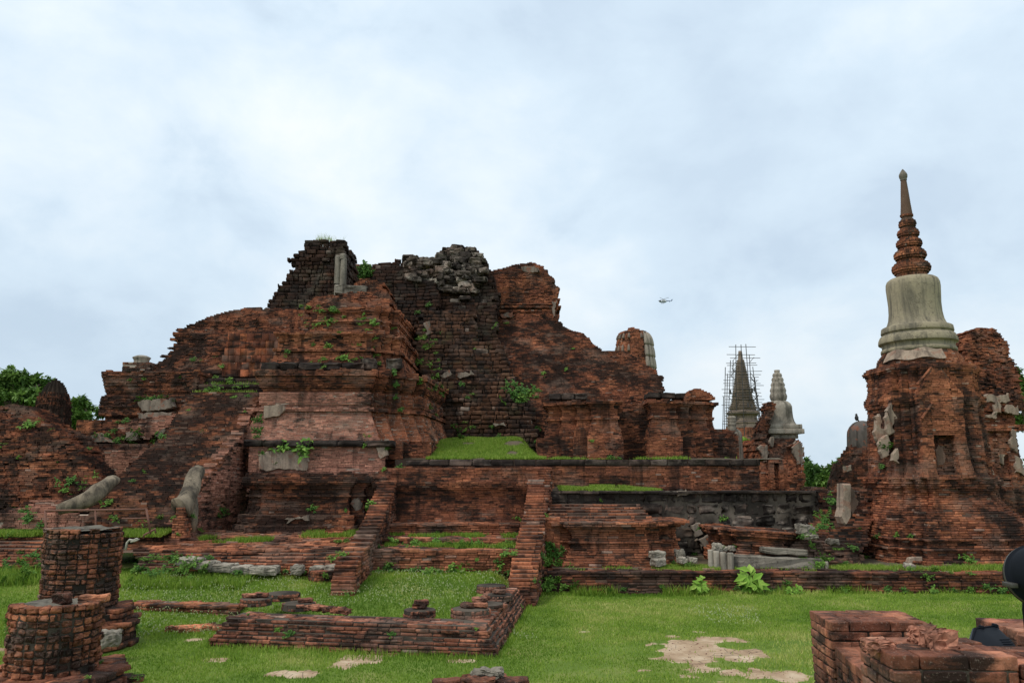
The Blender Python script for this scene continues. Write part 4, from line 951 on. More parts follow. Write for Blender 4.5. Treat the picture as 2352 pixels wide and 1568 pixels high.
mb = MB(); b4 = rect(xt(1280, 1150, D), xt(1881, 1150, D), D + .02, D + .5); topfill(mb, b4, z3(1129) + .015, .05, .5, .3, 0, miss=.03, pale=.1); part(mb, 'cap_stones', ['blk'], sw)
patches(sw, 'palestone', [([(1556, 1130), (1580, 1128), (1584, 1136), (1572, 1141), (1558, 1138)], 20.42), ([(1588, 1204), (1606, 1202), (1610, 1222), (1592, 1234)], 20.35), ([(1596, 1236), (1628, 1222), (1630, 1262), (1606, 1258)], 20.3)], .08, .06)
mb = MB()
gx, gy = np.meshgrid(np.linspace(1.0, 7.9, 30), np.linspace(20.9, 22.0, 6), indexing='ij'); idx = np.arange(180).reshape(30, 6)
mb.add(np.stack([gx, gy, gx * 0 + z3(1128.5) - .02 + .10 * (gy - 20.9) * sm((xt(1540, 1120, 21) - gx) / 1.5)], -1).reshape(-1, 3), np.stack([idx[:-1, :-1], idx[1:, :-1], idx[1:, 1:], idx[:-1, 1:]], -1).reshape(-1, 4), 0, (.5, .5, 0), True)
o = mb.build('terrace_soil', ['soil']); tag(o, 'earth strip on the stone wall', 'soil', kind='structure')

# pilastered wall
pw = empty('pilastered_wall', (xt(1460, 1050, 24.9), 24.9, 2.9), 'red brick shrine wall with wide flat pilasters and a dark recess in its middle', 'wall')
D = 24.9; z4 = lambda v, D=D: zt(v, D)
pp_ = [(z4(1062), .13), (z4(1002), .13), (z4(1001), .09), (z4(988), .08), (z4(978), .0), (z4(966), -.02), (z4(962), -.02), (z4(961), .03), (z4(955), .03), (z4(954), -.02), (z4(940), -.02), (z4(934), .03), (z4(927), .10), (z4(926), .15), (z4(914), .16)]
def fx(u): return xt(u, 990, D)
FL = [(fx(1262), D + .75), (fx(1292), D + .75), (fx(1292), D + .5), (fx(1326), D + .5), (fx(1326), D + .25), (fx(1358), D + .25), (fx(1358), D), (fx(1421), D), (fx(1421), D + 1.6), (fx(1262), D + 1.6)]
FR = [(fx(1497), D), (fx(1556), D), (fx(1556), D + .28), (fx(1590), D + .28), (fx(1590), D + .5), (fx(1634), D + .5), (fx(1634), D + .8), (fx(1655), D + .8), (fx(1655), D + 2.4), (fx(1497), D + 2.4)]
for P, top in ((FL, 917), (FR, 916)):
    pr = list(pp_)
    mb = MB(); courses(mb, prof(P, pr), z4(1062), z4(top), ch=.048, jit=.005, jc=.004, er=.010, dep=.3, miss=.006, rag=.08, pale=.03); part(mb, 'pilaster', ['mid', 'mortar'], pw)
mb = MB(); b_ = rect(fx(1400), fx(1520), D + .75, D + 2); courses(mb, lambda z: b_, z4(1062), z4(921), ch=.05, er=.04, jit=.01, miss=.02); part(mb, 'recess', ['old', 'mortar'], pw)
mb = MB(); b_ = rect(fx(1235), fx(1285), D + .3, D + 2); courses(mb, lambda z: b_, z4(1062), z4(1004), ch=.05, er=.04, jit=.01); part(mb, 'buttress', ['mid', 'mortar'], pw)
mb = MB(); pl, z0, z1 = heap([(985, 1630, 1668, 25.7), (990, 1630, 1690, 25.6), (1000, 1630, 1697, 25.5), (1062, 1630, 1699, 25.4)], 27.5, seed=5); courses(mb, pl, z0, z1, ch=.05, er=.04, jit=.01); part(mb, 'buttress', ['old', 'mortar'], pw)
mb = MB(); pl, z0, z1 = heap([(892, 1598, 1608, 25.8), (897, 1586, 1620, 25.7), (903, 1580, 1634, 25.6), (918, 1576, 1645, 25.6)], 27, wob=.03, seed=6); courses(mb, pl, z0, z1, ch=.05, er=.04, jit=.01); part(mb, 'broken_top', ['mid', 'mortar'], pw)
mb = MB(); x = xt(1262, 910, 26.3)
while x < xt(1345, 910, 26.3):
    w = rng.uniform(.35, .6); boxes(mb, [(x + w / 2, 26.5, zt(911, 26.3))], np.array([0.]), [(w / 2 - .008, .3, .10)], np.array([[.6, .6, .12]]), 0, .01, 2, .03, .015, 4.); x += w
x = xt(1486, 908, 26.2)
while x < xt(1574, 908, 26.2):
    w = rng.uniform(.4, .7); boxes(mb, [(x + w / 2, 26.5, zt(909, 26.3) + rng.normal(0, .01))], np.array([0.]), [(w / 2 - .008, .4, .09)], np.array([[.3, .4, 0]]), 0, .01, 2, .03, .015, 4.); x += w
part(mb, 'block_course', ['blk'], pw)

# brick bases on the near terrace
def base_poly(us, D, step, back):
    """front wall with corners stepping back on both sides; us = left steps..., front left, front right, right steps..."""
    L_, R_ = us; P = []; nL, nR = len(L_) - 1, len(R_) - 1; X = lambda u: xt(u, 1240, D)
    for i in range(nL): P += [(X(L_[i]), D + (nL - i) * step), (X(L_[i + 1]), D + (nL - i) * step)]
    P += [(X(L_[nL]), D), (X(R_[0]), D)]
    for i in range(nR): P += [(X(R_[i]), D + (i + 1) * step), (X(R_[i + 1]), D + (i + 1) * step)]
    P += [(X(R_[nR]), back), (X(L_[0]), back)]
    return P
D = 18.4; z6 = lambda v, D=D: zt(v, D)
bB = empty('waisted_base', (xt(1420, 1300, D), D, .3), 'big waisted brick base with flaring top, right of the stepped ramp', 'base')
PB = base_poly(([1268, 1285, 1312], [1488, 1520, 1552, 1572]), D, .28, 20.4)
bprof = [(z6(1312), .24), (z6(1296), .22), (z6(1275), .10), (z6(1256), .02), (z6(1250), .02), (z6(1249), .07), (z6(1244), .07), (z6(1243), .0), (z6(1228), -.02), (z6(1218), .04), (z6(1209), .14), (z6(1208), .18), (z6(1197), .18)]
mb = MB(); pfB = prof(PB, bprof); courses(mb, pfB, z6(1315), z6(1198), ch=.054, L=(.19, .3), jit=.006, jc=.004, er=.014, dep=.3, rnd=0, rr=.008, pale=.03)
topfill(mb, pfB(z6(1198)), z6(1198) + .004, miss=.12, jit=.008); part(mb, 'body', ['red', 'mortar'], bB)
mb = MB(); pl, z0, z1 = heap([(1157, 1255, 1470, 20.25), (1163, 1255, 1478, 19.9), (1175, 1258, 1488, 19.4), (1188, 1258, 1498, 18.95), (1198, 1258, 1500, 18.7)], 20.45, m=5, amp=.06, wob=.03, seed=91)
courses(mb, pl, z0, z1, ch=.06, L=(.2, .3), dep=.4, jit=.018, jc=.02, miss=.08, er=.03, rnd=0, pale=.05); part(mb, 'stepped_top', ['red', 'mortar'], bB)
# collapsed second base
bC = empty('collapsed_base', (xt(1760, 1300, 18.3), 18.3, .3), 'sagging low brick base with a broken right end and grey stone footing', 'base')
D = 18.5
PC = base_poly(([1655, 1668, 1692], [1800, 1832]), D, .25, 19.7)
z7 = lambda v, D=D: zt(v, D); pc = prof(PC, [(z7(1300), .1), (z7(1266), .08), (z7(1262), .02), (z7(1250), -.03), (z7(1247), .05), (z7(1243), .05), (z7(1242), -.02), (z7(1232), .03), (z7(1226), .13), (z7(1212), .15)])
x0_ = xt(1660, 1240, D)
def tiltC(V):
    V = V.copy(); V[:, 2] -= np.clip(V[:, 0] - x0_, -1, 2.6) * .055 + np.clip(V[:, 0] - x0_ - 1.5, 0, 3) * .10; V[:, 1] += (V[:, 0] - x0_) * -.10; return V
mb = MB(); courses(mb, pc, z7(1300), z7(1212), ch=.054, L=(.19, .3), jit=.012, jc=.010, er=.03, miss=.02, dep=.3, rnd=0, pale=.06); topfill(mb, pc(z7(1212)), z7(1212) + .004, miss=.12, jit=.01, pale=.1)
part(mb, 'body', ['red', 'mortar'], bC, xf=tiltC)
mb = MB(); pl, z0, z1 = heap([(1228, 1832, 1860, 18.7), (1236, 1832, 1880, 18.5), (1250, 1830, 1906, 18.3), (1275, 1820, 1922, 18.1), (1312, 1815, 1928, 18.0)], 19.8, m=5, amp=.18, wob=.08, seed=93)
courses(mb, pl, z0, z1, ch=.055, L=(.18, .3), dep=.3, jit=.03, jc=.03, miss=.12, er=.05, rnd=0, pale=.12); part(mb, 'broken_end', ['old', 'mortar'], bC)
rock('footing', (xt(1782, 1290, 17.95), 18.15, .28), (2.05, .5, .40), -.06, 'greystone', .035, 2.6, .04, tilt=-.03, parent=bC)
rock('footing', (xt(1806, 1264, 18.0), 18.2, .73), (1.0, .3, .13), -.08, 'greystone', .02, 4, .03, tilt=-.06, parent=bC)
for i, (u, vt, vb, w) in enumerate(((1634, 1262, 1292, 12), (1647, 1265, 1296, 15), (1662, 1267, 1299, 15), (1677, 1268, 1301, 15), (1890, 1288, 1312, 9), (1901, 1289, 1312, 9))):
    mb = MB(); a = at(u, vb, 17.95); t = zt(vt, 17.95); r = w / 2 / FPX * 17.95
    lathe(mb, a.x, a.y + r - .04 * (i < 4) * i, [(a.z - .1, r), (t - .03, r * .98), (t, r * .85)], 16, 0, True, .06); part(mb, 'column_stone', ['palestone'], bC)
for i, (u, v, w, h, dy) in enumerate(((1650, 1258, 20, 18, .1), (1662, 1262, 24, 12, .25), (1686, 1262, 16, 10, .3))): rock('rubble', (xt(u, v, 18.2), 18.2 + dy, zt(v + h / 2, 18.2)), (w / FPX * 18, .2, h / FPX * 18), .2 * i, 'palestone', .03, 6, .04, parent=bC)
SB = 'pale broken stones on the near terrace'
for (u, vt, vb, w, Dq, mat, lab) in ((1513, 1267, 1284, 28, 17.9, 'palestone', 'upper pale grey stone leaning at the right foot of the big waisted base'), (1515, 1284, 1300, 28, 17.75, 'palestone', 'lower pale grey stone under another at the right foot of the big waisted base'), (1564, 1264, 1280, 18, 18.1, 'greystone', 'dark topped stone lump between the two brick bases'), (1570, 1281, 1294, 16, 17.9, 'palestone', 'small square pale stone between the two brick bases'), (1590, 1281, 1292, 16, 18.0, 'palestone', 'small pale stone on the grass left of the collapsed base'),
        (1856, 1207, 1228, 36, 18.1, 'greystone', 'grey carved stone block lying on top of the collapsed base'), (1866, 1229, 1238, 26, 17.85, 'palestone', 'small grey stone on the broken right end of the collapsed base'), (1918, 1240, 1252, 20, 17.9, 'greystone', 'tilted grey brick slab between the collapsed base and the spired stupa'), (2097, 1296, 1306, 16, 17.55, 'palestone', 'small white stone lying at the front foot of the spired stupa')):
    p_ = at(u, vb, Dq); rock('broken_stone', (p_.x, Dq + .15, p_.z), (w / FPX * Dq, .3, (vb - vt) / FPX * Dq), rng.uniform(-.3, .3), mat, .035, 5, .05, tilt=rng.uniform(-.12, .12), label=lab, cat='stone', group=SB)

# near terrace wall and its soil
D = 17.3
tw = empty('terrace_wall', (xt(1800, 1340, D), D, 0), 'long low brick terrace wall running to the right edge beyond the open lawn', 'wall')
P = np.array([(xt(1218, 1330, D), D), (xt(1700, 1330, D), D), (xt(2420, 1330, 17.0), 17.0), (xt(2420, 1330, 17.0), 17.9), (xt(1218, 1330, D), 17.9)])
tz = zt(1312, D)
mb = MB(); courses(mb, prof(P, [(0, .07), (tz - .2, .07), (tz - .19, .02), (tz - .1, .02), (tz - .09, .05), (tz, .05)]), -.05, tz, ch=.054, L=(.2, .32), jit=.010, jc=.008, er=.022, miss=.015, dep=.26, rnd=0, pale=.04, rag=.03); topfill(mb, P, tz + .0, miss=.2, pale=.12, jit=.01)
part(mb, 'masonry', ['old', 'mortar'], tw)
mb = MB(); gx, gy = np.meshgrid(np.linspace(.9, 14, 90), np.linspace(17.7, 24, 30), indexing='ij'); idx = np.arange(2700).reshape(90, 30)
terz = lambda x, y: tz - .03 + .02 * (np.asarray(y) - 17.7) + .05 * (vn3(np.stack([np.asarray(x) * 1.5, np.asarray(y) * 1.5, np.asarray(x) * 0 + .5], -1)) - .5)
mb.add(np.stack([gx, gy, terz(gx, gy)], -1).reshape(-1, 3), np.stack([idx[:-1, :-1], idx[1:, :-1], idx[1:, 1:], idx[:-1, 1:]], -1).reshape(-1, 4), 0, (.5, .5, 0), True)
o = mb.build('terrace_soil', ['soil']); tag(o, 'earth of the near terrace', 'soil', kind='structure')

# ================================================================== SPIRED STUPA ON THE RIGHT
AX, AY = 10.86, 20.7
st_ = empty('spired_stupa', (AX, AY, .3), 'tall red brick stupa with a pale plaster bell and ringed spire, right of centre', 'stupa')
za = lambda v: zt(v, AY)
def rp(px, v): return px / FPX * AY / ray(2100, v)[1] / 1.129
mb = MB()
rows = [(388.5, .6), (393, 4.5), (399, 8.8), (403, 10.5), (408, 10.0), (411, 8.2), (415, 8.0)]
lathe(mb, AX, AY, [(za(v), rp(r, v)) for v, r in rows][::-1], 20, 0, True, .05); part(mb, 'finial', ['greystone'], st_)
def rings(rows):
    zr = sorted((za(v), rp(r, v)) for v, r in rows); zs = [q[0] for q in zr]; rs = [q[1] for q in zr]
    return (lambda n: (lambda z: np.array(ngon(AX, AY, float(np.interp(z, zs, rs)), n, .1)))), zs[0], zs[-1]
mb = MB()
pn, z0, z1 = rings([(414, 7.5), (440, 10), (470, 12.5), (496, 15.2), (499, 15.2), (504, 11)]); courses(mb, pn(20), z0, z1, ch=.062, L=(.09, .16), dep=.07, jit=.006, jc=.004, miss=0, inset=.008, pale=.02)
part(mb, 'spire_cone', ['mid', 'mortar'], st_)
for (va, vb, r) in ((504, 526, 21.5), (526, 548, 27), (548, 573, 31.5), (573, 601, 39.5), (601, 634, 47)):
    h = vb - va; pn, z0, z1 = rings([(va, r * .62), (va + h * .15, r * .82), (va + h * .38, r * .98), (va + h * .55, r), (va + h * .72, r * .94), (va + h * .86, r * .80), (vb, r * .74)])
    mb = MB(); courses(mb, pn(24), z0, z1, ch=.056, L=(.10, .19), dep=.13, jit=.003, jc=.003, miss=0, inset=.008); part(mb, 'spire_ring', ['mid', 'mortar'], st_)
mb = MB(); pn, z0, z1 = rings([(628, 34), (638, 36), (642, 46), (648, 52)]); courses(mb, pn(24), z0, z1, ch=.056, L=(.12, .2), dep=.2, jit=.008); part(mb, 'spire_neck', ['mid', 'mortar'], st_)
mb = MB(); rows = [(639.5, 42), (641, 54), (645, 60), (652, 63.2), (662, 64), (680, 63), (700, 62), (720, 62.6), (735, 65), (745, 69), (751, 74), (753, 76)]
lathe(mb, AX, AY, [(za(v), rp(r, v)) for v, r in rows][::-1], 48, 0, True, .02, cap=True); part(mb, 'bell', ['bell'], st_)
mb = MB(); rows = [(752, 77), (752.4, 82), (753.5, 83.5), (764, 85.3), (765.4, 85), (765.8, 82), (770.5, 82), (771, 86.5), (773, 88.5), (781, 92.5), (788, 93.5), (790, 93), (790.6, 87.5), (793, 86), (802, 85), (802.5, 88), (805, 89.5), (810, 89.5), (811, 88), (811.6, 84), (816, 84)]
lathe(mb, AX, AY, [(za(v), rp(r, v)) for v, r in rows][::-1], 48, 0, True, .012); part(mb, 'bell_lip', ['bell'], st_)
mb = MB(); rows = [(812, 86), (818, 91), (824, 96), (831, 101), (846, 104), (862, 104)]
pn, z0, z1 = rings(rows); courses(mb, pn(28), z0, z1, ch=.05, L=(.14, .22), dep=.2, jit=.008, pale=.1); part(mb, 'drum', ['red', 'mortar'], st_)
mb = MB(); th = [k / 20 * 1.5 + math.pi * 1.06 for k in range(21)]
rw = [(za(v), rp(r, v)) for v, r in ((834, 103.5), (826, 98.5), (818, 92.5), (811, 88))]
V = np.array([(AX + (r + .03) * math.cos(t), AY + (r + .03) * math.sin(t), z + .03 * math.sin(t * 9)) for z, r in rw for t in th]); q = np.arange(20)
mb.add(V, np.concatenate([np.stack([k * 21 + q, k * 21 + q + 1, (k + 1) * 21 + q + 1, (k + 1) * 21 + q], 1) for k in range(3)]), 0, (.5, .5, 0), True); part(mb, 'drum_plaster', ['cream'], st_)
def redent(a, s, n, x0=AX, y0=AY):
    """square plan of half width a with n corner steps of size s"""
    P = []
    c = a - n * s
    for q in range(4):
        pts = [(-c, -a), (c, -a)]
        for i in range(n): pts += [(c + i * s, -a + (i + 1) * s), (c + (i + 1) * s, -a + (i + 1) * s)]
        pts = pts[:-1] if n else pts
        ang = q * math.pi / 2; ca, sa = math.cos(ang), math.sin(ang)
        P += [(x0 + x * ca - y * sa, y0 + x * sa + y * ca) for x, y in pts[:]]
    return np.array(P)
zf = lambda v: zt(v, 19.2)
ROT = R(3)
def rotp(P):
    P = np.asarray(P) - (AX, AY); c, s = math.cos(ROT), math.sin(ROT); return np.stack([P[:, 0] * c - P[:, 1] * s + AX, P[:, 0] * s + P[:, 1] * c + AY], 1)
base_ = rotp(redent(1.21, .17, 3))
up = [(zf(1098), .10), (zf(1080), .03), (zf(1050), .03), (zf(1010), .02), (zf(975), .0), (zf(930), -.02), (zf(924), .01), (zf(916), .04), (zf(908), .05), (zf(900), .0), (zf(895), -.03), (zf(858), -.05), (zf(850), -.03), (zf(842), .0), (zf(836), .03), (zf(832), .0), (zf(826), -.08)]
def notch(pl, xa, xb, d, za_, zb_):
    def f(z):
        P = pl(z); i = int(np.argmin(P[:, 1] + 1e-3 * np.abs(P[:, 0] - AX)));  n = len(P); j = (i + 1) % n
        # front edge = longest edge facing the viewer
        e = np.roll(P, -1, 0) - P; L = np.linalg.norm(e, axis=1); fr = (e[:, 0] > 0) & (P[:, 1] < AY - .5); i = int(np.argmax(np.where(fr, L, 0)))
        a, b = P[i], P[(i + 1) % n]; d_ = (b - a) / np.linalg.norm(b - a); nr = np.array([d_[1], -d_[0]]); m = (a + b) / 2
        dep = d if za_ <= z <= zb_ else .0006
        q = [m + d_ * xa, m + d_ * xa - nr * dep, m + d_ * xb - nr * dep, m + d_ * xb]
        return np.concatenate([P[:i + 1], np.array(q), P[i + 1:]])
    return f
mb = MB(); courses(mb, notch(prof(base_, up), -.52, .06, .34, zf(1092), zf(997)), zf(1100), zf(826), ch=.052, L=(.14, .24), dep=.16, jit=.007, jc=.006, er=.022, miss=.015, pale=.05)
body = part(mb, 'body', ['mid', 'mortar'], st_)
# gabled porch bay framing the niche
xc = AX - .24; yF = AY - 1.21
mb = MB()
def porch(z):
    w = float(np.interp(z, [zf(1098), zf(1060), zf(1000), zf(925), zf(905), zf(842)], [.66, .58, .54, .54, .58, .10])); y = yF - .03 - float(np.interp(z, [zf(1098), zf(1070), zf(1000), zf(925), zf(842)], [.22, .12, .08, .10, .02]))
    if zf(1090) <= z <= zf(998): return np.array([(xc - w, y), (xc - .28, y), (xc - .28, y + .12), (xc + .28, y + .12), (xc + .28, y), (xc + w, y), (xc + w, yF + .3), (xc - w, yF + .3)])
    return np.array([(xc - w, y), (xc - .28 * min(1, w / .3), y), (xc - .28 * min(1, w / .3), y + .0006), (xc + .28 * min(1, w / .3), y + .0006), (xc + .28 * min(1, w / .3), y), (xc + w, y), (xc + w, yF + .3), (xc - w, yF + .3)])
mb2 = MB()
for za_, zb_ in ((zf(1098), zf(1090)), (zf(998), zf(842))): courses(mb, porch, za_, zb_, ch=.052, L=(.14, .24), dep=.14, jit=.006, jc=.004, er=.012, miss=.004, pale=.05)
for sgn in (-1, 1):
    def jamb(z, sgn=sgn):
        w = float(np.interp(z, [zf(1098), zf(1060), zf(1000)], [.66, .58, .54])); wi = float(np.interp(z, [zf(1098), zf(1000)], [.30, .26])); y = yF - .03 - float(np.interp(z, [zf(1098), zf(1070), zf(1000)], [.22, .12, .08]))
        a, b = (xc - w, xc - wi) if sgn < 0 else (xc + wi, xc + w); return np.array([(a, y), (b, y), (b, yF + .3), (a, yF + .3)])
    courses(mb, jamb, zf(1090), zf(998), ch=.052, L=(.12, .2), dep=.12, jit=.006, jc=.004, er=.01, miss=.004, pale=.05)
part(mb, 'niche_porch', ['red', 'mortar'], st_)
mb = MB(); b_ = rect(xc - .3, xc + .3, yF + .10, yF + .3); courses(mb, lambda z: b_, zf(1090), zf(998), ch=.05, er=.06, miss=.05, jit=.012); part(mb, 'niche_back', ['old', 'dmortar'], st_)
mb = MB(); patch(mb, [(2148, 1034), (2158, 1024), (2168, 1028), (2172, 1050), (2168, 1070), (2150, 1068)], yF + .085, .03, 0, .04); part(mb, 'niche_plaster', ['pinkplaster'], st_)
for (u0, v0, u1, v1) in ((2106, 884, 2140, 842), (2118, 960, 2142, 925)):      # raking gable ridge
    mb = MB(); tube(mb, [at(u0, v0, yF - .17), at((u0 + u1) / 2, (v0 + v1) / 2, yF - .17), at(u1, v1, yF - .14)], [.035, .03, .025], 6, 0, False, nz=.02); part(mb, 'gable_ridge', ['red'], st_)
# wide stepped base
b2_ = rotp(redent(1.36, .20, 3))
lo = [(zf(1312), .80), (zf(1290), .74), (zf(1280), .72), (zf(1279), .63), (zf(1262), .63), (zf(1261), .68), (zf(1254), .68), (zf(1253), .56), (zf(1240), .56), (zf(1239), .61), (zf(1232), .61), (zf(1231), .50), (zf(1215), .46), (zf(1214), .41), (zf(1200), .38), (zf(1185), .27), (zf(1172), .13), (zf(1160), .06), (zf(1148), .0), (zf(1136), -.03), (zf(1125), -.01), (zf(1117), .04), (zf(1110), .07), (zf(1096), .06)]
mb = MB(); courses(mb, prof(b2_, lo), zf(1320), zf(1096), ch=.054, L=(.15, .27), dep=.24, jit=.008, jc=.007, er=.026, miss=.015, pale=.05, rnd=0, rr=.007)
topfill(mb, prof(b2_, lo)(zf(1097)), zf(1096) + .004, miss=.2); part(mb, 'stepped_base', ['mid', 'mortar'], st_)
patches(st_, 'cream', [([(2035, 938), (2050, 920), (2056, 960), (2054, 992), (2040, 1000), (2032, 980)], 19.95), ([(2008, 950), (2022, 948), (2030, 990), (2028, 1025), (2014, 1000), (2006, 985)], 20.15), ([(2025, 1000), (2042, 998), (2042, 1040), (2030, 1048), (2022, 1030)], 19.98), ([(2060, 1030), (2064, 1050), (2060, 1062), (2052, 1056)], 19.75), ([(2218, 918), (2228, 920), (2226, 950), (2220, 945)], 19.72), ([(2246, 1084), (2262, 1080), (2270, 1098), (2250, 1100)], 19.5), ([(2086, 1286), (2112, 1278), (2118, 1296), (2100, 1306), (2088, 1300)], 18.75)], .09, .05)
# standing slab and overgrown rubble to the left of it
slab = MB(); pl = [(1935, 1110), (1951, 1110), (1952, 1160), (1951, 1188), (1942, 1206), (1934, 1200), (1929, 1186), (1934, 1165)]
patch(slab, pl, 19.25, .16, 0, .012); patch(slab, [(1951, 1116), (1957, 1124), (1963, 1140), (1972, 1150), (1966, 1168), (1951, 1188)], 19.5, .10, 1, .03); o = slab.build('standing_slab', ['cream', 'pinkplaster']); tag(o, 'pale pinkish plaster slab standing upright against the left of the spired stupa', 'slab')
mb = MB(); pl, z0, z1 = heap([(1118, 1878, 2010, 21.4), (1128, 1872, 2010, 21.2), (1160, 1870, 2010, 20.8), (1200, 1870, 2010, 20.2), (1225, 1860, 2000, 19.4), (1260, 1850, 1985, 18.6), (1312, 1845, 1990, 18.2)], 22.5, m=6, amp=.3, wob=.12, seed=101)
courses(mb, pl, z0, z1, ch=.055, L=(.15, .28), dep=.3, jit=.03, jc=.03, miss=.15, er=.08, rag=.1, pale=.08); o = mb.build('rubble_heap', ['old', 'dmortar']); tag(o, 'overgrown brick rubble heap between the stone wall and the spired stupa', 'rubble')

# ruined prang behind at the right edge
rpn = empty('ruined_prang', at(2300, 1120, 25.5), 'rough dark red ruined brick prang behind the spired stupa at the right edge', 'prang')
mb = MB(); pl, z0, z1 = heap([(750, 2256, 2280, 27), (757, 2240, 2292, 26.9), (765, 2230, 2302, 26.8), (785, 2226, 2314, 26.6), (800, 2222, 2322, 26.5), (825, 2218, 2324, 26.4), (838, 2218, 2334, 26.3), (845, 2218, 2340, 26.2), (870, 2218, 2342, 26.1), (892, 2218, 2344, 26), (905, 2220, 2352, 25.9), (940, 2218, 2362, 25.8)], 29, m=7, amp=.25, wob=.06, seed=111, thick=1.6, sj=.07)
courses(mb, pl, z0, z1, ch=.05, L=(.13, .22), dep=.2, jit=.03, jc=.03, er=.09, miss=.06, rag=.10); part(mb, 'tower', ['mid', 'mortar'], rpn)
mb = MB(); D = 25.2; zq = lambda v, D=D: zt(v, D); b_ = base_poly(([2215, 2262], [2360, 2380]), D, .4, 28)
def rpl(z):
    d = float(np.interp(z, [zq(1125), zq(1060), zq(1000), zq(935), zq(925)], [.15, .06, .0, .0, .1])); return offs(b_, d)
courses(mb, rpl, zq(1130), zq(925), ch=.05, er=.07, jit=.014, jc=.012, miss=.03, pale=.06); part(mb, 'body', ['mid', 'mortar'], rpn)
for (u0, u1, vt, vb, d) in ((2262, 2285, 1005, 1118, .16), (2312, 2330, 1040, 1118, .16), (2285, 2312, 985, 1043, .10), (2255, 2345, 975, 990, .2), (2262, 2340, 925, 945, .16)):
    b2 = rect(xt(u0, vt, D), xt(u1, vt, D), D - d, D + .2); mb = MB(); courses(mb, lambda z: b2, zq(vb), zq(vt), ch=.05, jit=.012, er=.03, miss=.03, pale=.1); part(mb, 'pilaster', ['mid', 'mortar'], rpn)
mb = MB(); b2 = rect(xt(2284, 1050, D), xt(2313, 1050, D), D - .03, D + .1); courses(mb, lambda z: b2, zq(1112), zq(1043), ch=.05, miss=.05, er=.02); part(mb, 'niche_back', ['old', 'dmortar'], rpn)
patches(rpn, 'cream', [([(2262, 905), (2318, 903), (2318, 922), (2264, 922)], 25.0), ([(2280, 925), (2288, 920), (2300, 926), (2302, 950), (2280, 950)], 24.95), ([(2310, 930), (2340, 932), (2338, 950), (2312, 948)], 25.0), ([(2255, 985), (2264, 990), (2262, 1020), (2256, 1050), (2252, 1030)], 25.0), ([(2322, 985), (2334, 990), (2334, 1040), (2320, 1025)], 24.98), ([(2266, 950), (2290, 948), (2288, 962), (2268, 960)], 24.98), ([(2284, 1040), (2308, 1038), (2306, 1065), (2290, 1060)], 25.1), ([(2330, 1050), (2350, 1060), (2352, 1090), (2330, 1085)], 25.0), ([(2268, 1078), (2285, 1082), (2284, 1092), (2268, 1094)], 24.95)], .08, .05)
mb = MB(); D = 22.5; b_ = rect(xt(2270, 1120, D), xt(2420, 1120, D), D, D + .6); courses(mb, lambda z: b_, .3, zt(1112, D), ch=.052, er=.05, jit=.014, rag=.1, miss=.03)
o = mb.build('brick_wall', ['old', 'mortar']); tag(o, 'black stained broken brick wall at the right edge behind the spired stupa', 'wall')

# dark bell ruin left of the stupa, with a bird
db = empty('dark_stupa', at(1975, 1120, 34), 'dark sooty bell shaped stupa ruin half hidden by the spired stupa', 'stupa')
c = at(1985, 1040, 34); s34 = 34 / FPX; zb = lambda v: zt(v, 34)
mb = MB(); lathe(mb, c.x, c.y, [(zb(v), r * s34 * .91) for v, r in ((1030, 38), (1025, 40), (1000, 37), (990, 36), (980, 31), (972, 23), (968, 15), (966, 4))], 32, 0, True, .08); part(mb, 'bell', ['sooty'], db)
rows = [(1125, 96), (1085, 82), (1078, 80), (1064, 74), (1063, 64), (1052, 62), (1051, 57), (1042, 56), (1041, 50), (1032, 48), (1031, 42), (1010, 36)]
zr = sorted((zb(v), r * s34) for v, r in rows)
mb = MB(); k_ = .91
courses(mb, lambda z: np.array(ngon(c.x, c.y, k_ * float(np.interp(z, [q[0] for q in zr], [q[1] for q in zr])), 26, .1)), 0.0, zr[-1][0], ch=.07, L=(.16, .3), jit=.015, er=.05, miss=.02, dep=.25); part(mb, 'ringed_base', ['old', 'mortar'], db)
patches(db, 'palestone', [([(1938, 1069), (1954, 1068), (1955, 1080), (1938, 1082)], 32.6)], .1)
mb = MB(); p_ = at(1968, 966, 34)
lathe(mb, p_.x, p_.y, [(p_.z, .03), (p_.z + .05, .07), (p_.z + .14, .085), (p_.z + .22, .05), (p_.z + .26, .045), (p_.z + .30, .035), (p_.z + .32, .005)], 10); tube(mb, [(p_.x + .03, p_.y, p_.z + .06), (p_.x + .12, p_.y, p_.z - .06)], [.04, .02], 6); tube(mb, [(p_.x - .03, p_.y, p_.z + .27), (p_.x - .08, p_.y, p_.z + .265)], [.015, .004], 5)
o = mb.build('bird', ['bird']); tag(o, 'small dark bird perched on top of the dark bell shaped stupa', 'bird')

# pale stupa behind the walls
ps = empty('plaster_stupa', at(1800, 1125, 27), 'brick stupa with a ringed white plaster spire behind the end of the retaining wall', 'stupa')
D = 27.0; zp = lambda v, D=D: zt(v, D); k27 = D / FPX / 1.05; c = at(1793, 1000, D)
def LR(rows): return [(zp(v), r * k27) for v, r in rows][::-1]
mb = MB(); lathe(mb, c.x, c.y, LR([(849.5, 5), (850, 7), (854, 6.5), (856, 6), (858, 10), (863, 11.5), (866, 10), (867, 12), (872, 14.5), (877, 13), (878, 14), (884, 17), (889, 15), (890, 16.5), (897, 19), (902, 17.5), (903, 18), (910, 20.5), (917, 19), (921, 16), (923, 15)]), 24, 0, True, .06); part(mb, 'spire', ['palestone'], ps)
mb = MB(); lathe(mb, c.x, c.y, LR([(920, 15), (923, 22), (927, 27), (934, 30), (945, 30), (958, 30.5), (968, 33), (975, 37), (978, 38)]), 32, 0, True, .06); part(mb, 'bell', ['palestone'], ps)
b_ = rect(c.x - 40 * k27, c.x + 40 * k27, c.y - 40 * k27, c.y + 40 * k27)
